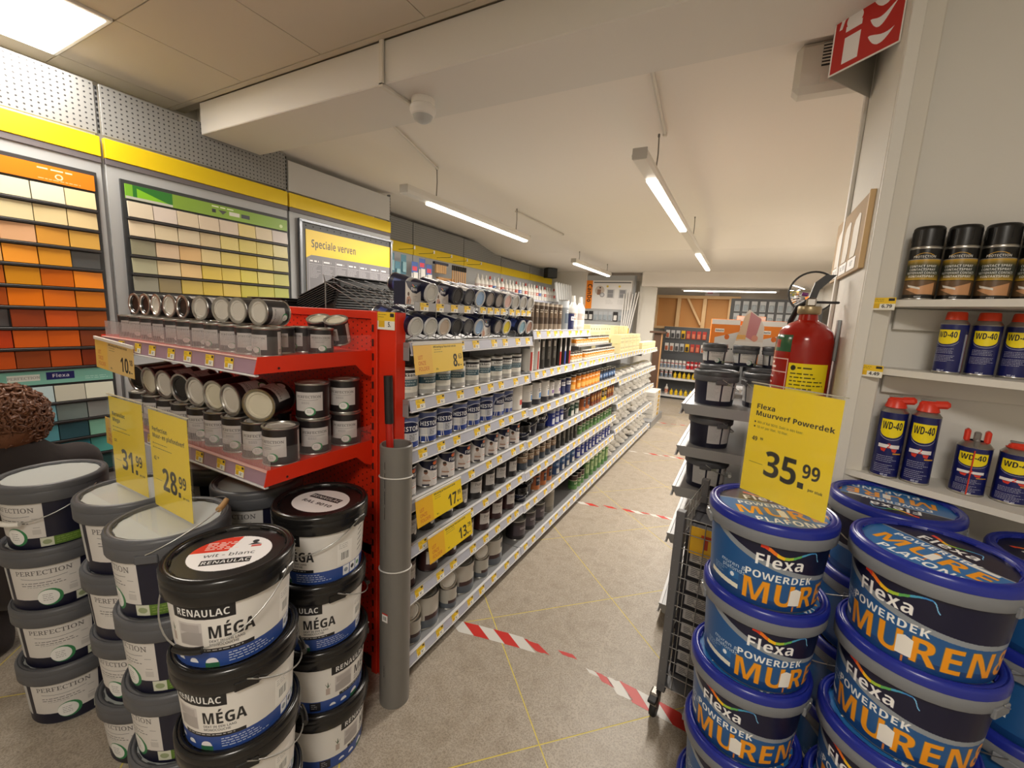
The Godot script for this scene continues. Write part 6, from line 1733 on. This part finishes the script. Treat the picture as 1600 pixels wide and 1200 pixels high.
	# profiles standing in a row on the wall shelf's end
	for i in 7:
		var pf2 := thing("plastic_profile", "pale slanted plastic profile near the poster" + nth(6 - i, "the poster wall"), "profile", Vector3(-2.95 - i * 0.0, 1.755, -7.0 - i * 0.11), PI / 2, "slanted profiles")
		part(pf2, "profile", bx(Vector3(0.06, 0.34, 0.03), 0.004), mat("profile_white", "d6d8d8", 0.4), Vector3(0, 0.16, 0), Vector3(0, 0, 0.35))
	var ps := thing("side_shelf", "grey shelf carrying slanted plastic profiles", "shelf", Vector3(-2.95, 1.745, -7.32))
	part(ps, "board", bx(Vector3(0.2, 0.015, 1.0), 0.002), mats["shelf_grey"])
	for e in [-0.45, 0.45]: part(ps, "support", bx(Vector3(0.04, 1.74, 0.03), 0.002, Vector3(0, -0.875, e)), mats["upright_grey"])
	# brown post
	var bp := thing("wooden_post", "dark brown square post standing past the aisle shelves", "post", Vector3(-1.24, 0, -7.2))
	part(bp, "post", bx(Vector3(0.11, 1.32, 0.11), 0.004, Vector3(0, 0.66, 0)), mat("brown_wood", "4c3424", 0.6))
	part(bp, "cap", bx(Vector3(0.24, 0.03, 0.2), 0.004, Vector3(0, 1.335, 0)), mats["brown_wood"])
	part(bp, "edge", bx(Vector3(0.022, 1.32, 0.02), 0.002, Vector3(0.066, 0.66, 0.05)), mat("brown_edge", "a07850", 0.6))
	# rear rack with pegs
	var rr := thing("pegboard_rack", "dark grey pegboard rack with glue and spray goods at rear", "rack", Vector3(-0.85, 0, -9.2))
	part(rr, "pegboard", bx(Vector3(1.3, 1.42, 0.02), 0.0, Vector3(0, 0.71, -0.15)), mat("peg_dark", "55575a", 0.6))
	for y in [0.61, 0.42, 0.08]:
		var s := part(rr, "shelf", bx(Vector3(1.3, 0.025, 0.34), 0.002, Vector3(0, y - 0.0125, 0.03)), mats["strip_edge"])
		part(s, "price_strip", bx(Vector3(1.3, 0.04, 0.006), 0.001, Vector3(0, y - 0.02, 0.205)), mat("strip_white", "d4d4d4", 0.4))
	part(rr, "plinth", bx(Vector3(1.3, 0.05, 0.3), 0.0, Vector3(0, 0.025, 0.03)), mats["plinth_dark"])
	for i in 12:
		var wht := i < 7
		copy(K["white_spray" if wht else "red_spray"], "spray_can", ("white spray can on the rear rack" if wht else "red spray can on the rear rack") + nth(i, "the brown post"), "spray can", at(-1.45 + i * 0.072, 0.61, -9.06, 0), "white rear sprays" if wht else "red rear sprays")
	for i in 10:
		copy(K["white_spray" if i < 3 else "yellow_bottle"], "glue_bottle", ("short white canister on rear rack's low shelf" if i < 3 else "yellow bottle on rear rack's low shelf") + nth(i, "the brown post"), "bottle", at(-1.42 + i * 0.085, 0.42, -9.06, 0), "rear low white canisters" if i < 3 else "rear low yellow bottles")
	copy(K["glue_bottle"], "glue_bottle", "white glue bottle on the rear rack's bottom shelf", "bottle", at(-1.30, 0.08, -9.06))
	for i in 6: copy(K["yellow_bottle"], "glue_bottle", "yellow bottle on the rear rack's bottom shelf" + nth(i, "the glue bottle"), "bottle", at(-1.2 + i * 0.09, 0.08, -9.05, 0.3 * i), "rear bottom yellow bottles")
	for i in 16:
		var top := i < 8
		var kind: String = ["bl_white", "bl_grey", "bl_yellow", "bl_red"][[0, 1, 1, 2, 3, 3, 3, 3, 0, 0, 1, 1, 2, 3, 3, 0][i]]
		if not K.has(kind): mk_blister(kind, 0.075, 0.16, {"bl_white": "e4e0da", "bl_grey": "c8c8c8", "bl_yellow": "e8b818", "bl_red": "b83a30"}[kind], {"bl_white": "b8684a", "bl_grey": "4a4a4c", "bl_yellow": "2a241a", "bl_red": "d87a5a"}[kind])
		copy(K[kind], "glue_pack", {"bl_white": "white glue pack", "bl_grey": "grey sealant pack", "bl_yellow": "yellow glue pack", "bl_red": "red glue pack"}[kind] + (" on pegboard's top row" if top else " on pegboard's second row") + nth(i % 8, "the brown post"), "blister pack", at(-1.42 + (i % 8) * 0.098, 1.19 if top else 0.93, -9.32, 0), kind + str(top))
	# wooden wall frames
	var wf := thing("timber_partition", "pale timber stud partition with board infill at the rear", "partition", Vector3(-1.0, 0, -9.45))
	var pine := mat("pine", "dcb888", 0.6)
	part(wf, "infill", bx(Vector3(1.5, 0.62, 0.02), 0.0, Vector3(0, 1.7, -0.02)), mat("osb", "c08a50", 0.7))
	for x in [-0.72, -0.28, 0.2, 0.66]: part(wf, "stud", bx(Vector3(0.07, 0.66, 0.06), 0.003, Vector3(x, 1.7, 0.03)), pine)
	part(wf, "top_plate", bx(Vector3(1.6, 0.06, 0.09), 0.003, Vector3(0.02, 2.02, 0.03)), pine)
	part(wf, "bottom_plate", bx(Vector3(1.5, 0.05, 0.08), 0.003, Vector3(0, 1.40, 0.03)), pine)
	part(wf, "brace", bx(Vector3(0.04, 0.6, 0.05), 0.003), pine, Vector3(0.02, 1.74, 0.04), Vector3(0, 0, 0.5))
	var bt := thing("shoe", "white shoe with pink marks on top of the timber frame", "shoe", Vector3(-0.7, 2.05, -9.42))
	part(bt, "upper", pr([Vector2(-0.12, 0), Vector2(0.14, 0), Vector2(0.14, 0.05), Vector2(0.02, 0.1), Vector2(-0.04, 0.11), Vector2(-0.12, 0.05)], 0.09), mat("shoe_white", "dcd4d4", 0.5))
	part(bt, "pink_mark", bx(Vector3(0.1, 0.03, 0.092), 0.004, Vector3(-0.03, 0.06, -0.045)), mat("shoe_pink", "b8506a", 0.5))
	# boxes at the right rear
	for q in [[0.25, 1.4, -9.3, 0.55, 0.5, "plain brown cardboard box stacked at the rear wall"], [0.75, 1.4, -9.2, 0.4, 0.6, "tall brown cardboard box at the rear right corner"]]:
		var cbx := thing("cardboard_box", q[5], "box", Vector3(q[0], q[1], q[2]))
		part(cbx, "box", bx(Vector3(q[3], q[4], 0.3), 0.004, Vector3(0, q[4] / 2, 0)), mat("box_brown", "b08a58", 0.8))
		part(cbx, "tape", bx(Vector3(q[3] * 0.9, 0.05, 0.302), 0.0, Vector3(0, q[4] * 0.5, 0.001)), mat("box_tape", "c8a868", 0.5))
	var pegs := thing("pegboard_stand", "dark pegboard of small hanging parts behind the extinguisher", "display", Vector3(0.35, 0, -8.3))
	part(pegs, "pegboard", bx(Vector3(1.3, 1.95, 0.03), 0.0, Vector3(0, 0.975, -0.03)), mats["peg_dark"])
	for i in 20:
		copy(K["pale_blister"], "parts_pack", "small grey parts pack, pegboard stand's %s row" % ["top", "second", "third"][mini(i / 8, 2)] + nth(i % 8, "the timber partition"), "blister pack", at(-0.2 + (i % 8) * 0.125, 1.74 - (i / 8) * 0.2, -8.31, 0), "parts packs row %d" % (i / 8))
	var under := thing("storage_cabinet", "grey cabinet below the stacked cardboard boxes at rear", "cabinet", Vector3(0.55, 0, -9.25))
	part(under, "body", bx(Vector3(1.2, 1.4, 0.45), 0.005, Vector3(0, 0.7, 0)), mats["back_grey"])
	# convex mirror
	var mi := thing("convex_mirror", "round convex mirror with black rim beyond the extinguisher", "mirror", Vector3(0.445, 1.80, -4.5), -0.12)
	part(mi, "glass", lt([[0, 0.045], [0.06, 0.041], [0.12, 0.028], [0.165, 0.008]], 36, 60), mat("mirror_glass", "e8e8e8", 0.03, 1.0), Vector3(0, 0, 0), Vector3(PI / 2, 0, 0))
	part(mi, "rim", lt([[0.163, 0.012], [0.176, 0.012], [0.178, 0.0], [0.163, -0.006], [0.163, 0.012]], 36, 40), mat("mirror_rim", "161616", 0.5), Vector3.ZERO, Vector3(PI / 2, 0, 0))
	part(mi, "arm", tb([Vector3(0, 0, -0.01), Vector3(0.1, 0.0, -0.05), Vector3(0.8, 0.0, -0.1)], 0.012, 6), mats["mirror_rim"])
	# low stack of boards at the aisle end
	for i in 6:
		var st := thing("boxed_sheet", "white and yellow boxed goods at the aisle end" + nth(i, "the floor"), "box", Vector3(-1.21, 0.1 + i * 0.065, -6.62), PI / 2, "boxes stacked at aisle end")
		part(st, "carton", bx(Vector3(0.5, 0.06, 0.3), 0.003, Vector3(0, 0.03, 0)), mat("box_pale", "d0ccc4", 0.6))
		part(st, "label", bx(Vector3(0.12, 0.045, 0.002), 0.0, Vector3(0.1, 0.03, 0.151)), mat("box_yellow", "c8a030", 0.6))
	var base := thing("end_platform", "low grey platform under boxed goods at aisle end", "platform", Vector3(-1.21, 0, -6.62), PI / 2)
	part(base, "platform", bx(Vector3(0.9, 0.1, 0.34), 0.003, Vector3(0, 0.05, 0)), mats["shelf_grey"])

func person():
	var p := thing("person", "crouching person with curly brown hair and dark jacket by colour cards", "person", Vector3(-2.42, 0.0, -0.525), -1.7)
	var cells := 0.014
	# joints: local x towards the aisle, z towards the camera; the back is turned to the buckets
	var bones := [
		[Vector3(0, 0.40, 0.0), 0.17, Vector3(0.02, 0.62, 0.0), 0.165], [Vector3(0.02, 0.62, 0), 0.165, Vector3(0.03, 0.80, 0), 0.14],
		[Vector3(-0.15, 0.79, 0), 0.075, Vector3(0.2, 0.79, 0), 0.075], [Vector3(0.03, 0.80, 0), 0.08, Vector3(0.03, 0.90, 0.0), 0.055],
		[Vector3(0.2, 0.79, 0), 0.07, Vector3(0.26, 0.55, 0.05), 0.055], [Vector3(0.26, 0.55, 0.05), 0.052, Vector3(0.16, 0.48, 0.28), 0.04],
		[Vector3(-0.15, 0.79, 0), 0.07, Vector3(-0.22, 0.55, 0.05), 0.055], [Vector3(-0.22, 0.55, 0.05), 0.052, Vector3(-0.1, 0.48, 0.28), 0.04],
		[Vector3(0.09, 0.36, 0.0), 0.10, Vector3(0.14, 0.45, 0.36), 0.075], [Vector3(0.14, 0.45, 0.36), 0.07, Vector3(0.12, 0.08, 0.14), 0.05], [Vector3(0.12, 0.05, 0.10), 0.045, Vector3(0.13, 0.045, 0.30), 0.04],
		[Vector3(-0.09, 0.36, 0.0), 0.10, Vector3(-0.14, 0.45, 0.36), 0.075], [Vector3(-0.14, 0.45, 0.36), 0.07, Vector3(-0.12, 0.08, 0.14), 0.05], [Vector3(-0.12, 0.05, 0.10), 0.045, Vector3(-0.13, 0.045, 0.30), 0.04],
	]
	part(p, "body", net(bones, 0.016, 0.03), mat("jacket_dark", "241c1b", 0.85, 0.0, {"rim_enabled": true, "rim": 0.3}))
	var head := [[Vector3(0.03, 1.0, 0.015), 0.085, Vector3(0.03, 0.965, 0.035), 0.075], [Vector3(0.03, 0.985, 0.10), 0.014, Vector3(0.03, 0.962, 0.122), 0.016], [Vector3(0.03, 0.92, 0.06), 0.045, Vector3(0.03, 0.93, 0.085), 0.03], [Vector3(0.115, 0.985, 0.02), 0.012, Vector3(0.117, 0.955, 0.018), 0.010], [Vector3(-0.055, 0.985, 0.02), 0.012, Vector3(-0.057, 0.955, 0.018), 0.010]]
	var hd := part(p, "head", net(head, 0.008, 0.02), mat("skin", "c89a80", 0.55))
	for e in [-0.032, 0.032]:
		part(hd, "eye", lt([[0, 0.009], [0.005, 0.0075], [0.008, 0.004], [0.009, 0.0]], 10, 60), mat("eye_white", "e0dcd8", 0.2), Vector3(0.03 + e, 0.99, 0.098), Vector3(PI / 2, 0, 0))
	part(hd, "mouth", bx(Vector3(0.045, 0.008, 0.006), 0.002, Vector3(0.03, 0.934, 0.112)), mat("lips", "a05a50", 0.5))
	for s in [-1, 1]:
		var hb := [[Vector3(0.03 + s * 0.13, 0.48, 0.28), 0.026, Vector3(0.03 + s * 0.11, 0.475, 0.33), 0.028]]
		for f in 4: hb.append([Vector3(0.03 + s * (0.09 + f * 0.017), 0.478, 0.35), 0.009, Vector3(0.03 + s * (0.075 + f * 0.017), 0.462, 0.395 + 0.012 * (f % 3)), 0.008])
		hb.append([Vector3(0.03 + s * 0.095, 0.48, 0.315), 0.010, Vector3(0.03 + s * 0.055, 0.465, 0.345), 0.009])
		part(p, "hand", net(hb, 0.006, 0.006), mats["skin"])
	var r := RandomNumberGenerator.new()
	r.seed = 12
	var hair := MB.new()
	for i in 1300:
		var d := Vector3(r.randfn(), r.randfn(), r.randfn()).normalized()
		if d.z > 0.55 and d.y < 0.5: continue
		if d.y < -0.8: continue
		var c := Vector3(0.03, 1.0, 0.012) + d * Vector3(0.1, 0.105, 0.104) * r.randf_range(0.93, 1.08)
		var t := d.cross(Vector3(r.randfn(), r.randfn(), r.randfn())).normalized()
		var b := d.cross(t)
		var rad := r.randf_range(0.010, 0.018)
		var pts := []
		for k in 9:
			var a := k * 0.8
			pts.append(c + (t * cos(a) + b * sin(a)) * rad + d * (0.003 * k))
		hair.tube(pts, 0.0055, 4)
	var hm := mat("hair_brown", "66402a", 0.45)
	var cap := part(p, "hair", hair.done(), hm)
	part(cap, "hair_mass", net([[Vector3(0.03, 1.01, -0.005), 0.098, Vector3(0.03, 0.965, -0.02), 0.09]], 0.012, 0.02), mat("hair_deep", "6a4026", 0.7))
	part(p, "collar", lt([[0.075, 0.91], [0.085, 0.90], [0.10, 0.855], [0.085, 0.85]], 20, 60), mats["jacket_dark"], Vector3(0.03, 0, 0.0))

# one continuous skin round tapered bones: surface nets on the smooth union of capsules
func net(bones: Array, cell: float, blend: float) -> ArrayMesh:
	var lo := Vector3(1e9, 1e9, 1e9)
	var hi := -lo
	for b in bones:
		for e in [0, 2]:
			var rr: float = b[e + 1] + cell * 2.5
			lo = lo.min(b[e] - Vector3.ONE * rr)
			hi = hi.max(b[e] + Vector3.ONE * rr)
	var nx := ceili((hi.x - lo.x) / cell) + 1
	var ny := ceili((hi.y - lo.y) / cell) + 1
	var nz := ceili((hi.z - lo.z) / cell) + 1
	var F := PackedFloat32Array()
	F.resize(nx * ny * nz)
	F.fill(1.0)
	for b in bones:
		var a: Vector3 = b[0]
		var c: Vector3 = b[2]
		var m: float = maxf(b[1], b[3]) + cell * 3 + blend
		var l0 := ((a.min(c) - Vector3.ONE * m - lo) / cell).floor()
		var h0 := ((a.max(c) + Vector3.ONE * m - lo) / cell).ceil()
		var ab := c - a
		var L := maxf(ab.length_squared(), 1e-9)
		for k in range(maxi(0, int(l0.z)), mini(nz, int(h0.z))):
			for j in range(maxi(0, int(l0.y)), mini(ny, int(h0.y))):
				for i in range(maxi(0, int(l0.x)), mini(nx, int(h0.x))):
					var q := lo + Vector3(i, j, k) * cell
					var t := clampf((q - a).dot(ab) / L, 0.0, 1.0)
					var d: float = (q - a - ab * t).length() - lerpf(b[1], b[3], t)
					var id := i + nx * (j + ny * k)
					var o := F[id]
					var h := maxf(blend - absf(o - d), 0.0) / blend
					F[id] = minf(o, d) - h * h * blend * 0.25
	var V := {}
	var dirs := [Vector3i(0, 0, 0), Vector3i(1, 0, 0), Vector3i(0, 1, 0), Vector3i(1, 1, 0), Vector3i(0, 0, 1), Vector3i(1, 0, 1), Vector3i(0, 1, 1), Vector3i(1, 1, 1)]
	for k in nz - 1:
		for j in ny - 1:
			for i in nx - 1:
				var s := 0
				var g := Vector3.ZERO
				var acc := Vector3.ZERO
				var cnt := 0
				var vals := []
				for c in 8:
					var dd: Vector3i = dirs[c]
					var f := F[i + dd.x + nx * (j + dd.y + ny * (k + dd.z))]
					vals.append(f)
					if f < 0: s += 1
				if s == 0 or s == 8: continue
				for e in [[0, 1], [2, 3], [4, 5], [6, 7], [0, 2], [1, 3], [4, 6], [5, 7], [0, 4], [1, 5], [2, 6], [3, 7]]:
					var f0: float = vals[e[0]]
					var f1: float = vals[e[1]]
					if (f0 < 0) != (f1 < 0):
						acc += Vector3(dirs[e[0]]).lerp(Vector3(dirs[e[1]]), f0 / (f0 - f1))
						cnt += 1
				g = Vector3(vals[1] + vals[3] + vals[5] + vals[7] - vals[0] - vals[2] - vals[4] - vals[6], vals[2] + vals[3] + vals[6] + vals[7] - vals[0] - vals[1] - vals[4] - vals[5], vals[4] + vals[5] + vals[6] + vals[7] - vals[0] - vals[1] - vals[2] - vals[3]).normalized()
				V[Vector3i(i, j, k)] = [lo + (Vector3(i, j, k) + acc / cnt) * cell, g]
	var B := MB.new()
	for key in V:
		var i: int = key.x
		var j: int = key.y
		var k: int = key.z
		var f0 := F[i + nx * (j + ny * k)] < 0
		for ax in 3:
			var d := Vector3i.ZERO
			d[ax] = 1
			var u := Vector3i.ZERO
			u[(ax + 1) % 3] = 1
			var w := Vector3i.ZERO
			w[(ax + 2) % 3] = 1
			if key[(ax + 1) % 3] == 0 or key[(ax + 2) % 3] == 0: continue
			if (F[i + d.x + nx * (j + d.y + ny * (k + d.z))] < 0) == f0: continue
			if not (V.has(key - u) and V.has(key - w) and V.has(key - u - w)): continue
			var q := [V[key], V[key - u], V[key - u - w], V[key - w]]
			B.tri(q[0][0], q[1][0], q[2][0], q[0][1], q[1][1], q[2][1])
			B.tri(q[0][0], q[2][0], q[3][0], q[0][1], q[2][1], q[3][1])
	return B.done()

func tapes():
	var red := mat("tape_red", "c82a22", 0.4)
	var wh := mat("tape_white", "d8d6d0", 0.4)
	# [start, end, how much is left of it 0..1 along, label]
	var runs := [
		[Vector2(-1.075, -1.545), Vector2(-0.77, -1.62), Vector2(-0.50, -1.655), 1.0, "red and white striped tape torn off on the floor by shelves"],
		[Vector2(-0.43, -1.615), Vector2(-0.30, -1.615), Vector2(-0.02, -1.58), 1.0, "red and white striped tape running under the wire bin's castor"],
		[Vector2(-1.06, -3.225), Vector2(-0.6, -3.34), Vector2(-0.26, -3.37), 0.8, "worn striped tape across aisle by the denim blue tins"],
		[Vector2(-1.04, -4.92), Vector2(-0.6, -5.0), Vector2(-0.3, -5.06), 0.6, "worn striped tape across the aisle by bagged sheets"],
		[Vector2(-1.05, -6.64), Vector2(-0.7, -6.74), Vector2(-0.4, -6.8), 0.5, "faint striped tape across the aisle near its end"],
	]
	var r := RandomNumberGenerator.new()
	r.seed = 8
	for q in runs:
		var t := thing("floor_tape", q[4], "tape", Vector3(0, 0.0004, 0))
		var L: float = (q[2] - q[0]).length()
		var n := int(L / 0.066)
		for i in n:
			if r.randf() > q[3]: continue
			var f0 := i / float(n)
			var f1 := (i + 1) / float(n)
			var A: Vector2 = q[0].lerp(q[1], f0).lerp(q[1].lerp(q[2], f0), f0)
			var Bp: Vector2 = q[0].lerp(q[1], f1).lerp(q[1].lerp(q[2], f1), f1)
			var dir := (Bp - A).normalized()
			var nor := Vector2(-dir.y, dir.x) * 0.036
			var skew := dir * 0.04
			var torn: bool = q[4].contains("torn")
			var under: bool = q[4].contains("castor")
			var keep := 1.0
			if torn: keep = lerpf(1.0, 0.28, smoothstep(0.5, 0.95, f0))
			elif under: keep = lerpf(0.3, 1.0, smoothstep(0.0, 0.4, f0))
			elif q[3] < 1.0: keep = r.randf_range(0.25, 0.8)
			if torn and i == n - 2: continue
			var off := nor * (0.5 * (1.0 - keep)) * r.randf_range(-1.0, 1.0)
			var rag := 0.35 if keep < 0.99 else 0.04
			var pts := []
			for s in 6: pts.append(A.lerp(Bp, s / 5.0) + off - nor * keep * (1.0 - rag * r.randf()) - skew * keep)
			for s in 6: pts.append(Bp.lerp(A, s / 5.0) + off + nor * keep * (1.0 - rag * r.randf()) + skew * keep)
			var b := MB.new()
			var pv := PackedVector2Array(pts)
			var ix := Geometry2D.triangulate_polygon(pv)
			for k in range(0, ix.size(), 3):
				b.tri(Vector3(pv[ix[k]].x, 0, pv[ix[k]].y), Vector3(pv[ix[k + 1]].x, 0, pv[ix[k + 1]].y), Vector3(pv[ix[k + 2]].x, 0, pv[ix[k + 2]].y), Vector3.UP, Vector3.UP, Vector3.UP)
			if ix.size(): part(t, "stripe", b.done(), red if i % 2 else wh)

func _ready():
	rng.seed = 7
	set_stage()
	room()
	fittings()
	left_wall()
	goods()
	mk_spray("spray_black", 0.033, 0.195, label_spray_black(), "161514", 0)
	mk_spray("spray_small", 0.0275, 0.162, label_spray_yellow(false), "d8401c", 1)
	mk_spray("spray_tall", 0.031, 0.238, label_spray_yellow(true), "d83a26", 2)
	for k in ["low", "straw"]: mats["print_spray_" + k] = mats["print_spray_tall"]
	mk_spray("spray_low", 0.034, 0.16, null, "d83a26", 2)
	mk_spray("spray_straw", 0.034, 0.16, null, "d83a26", 3)
	gondola()
	gondola_goods()
	red_rack()
	floor_stacks()
	right_side()
	far_end()
	person()
	tapes()
	for k in K: K[k].free()
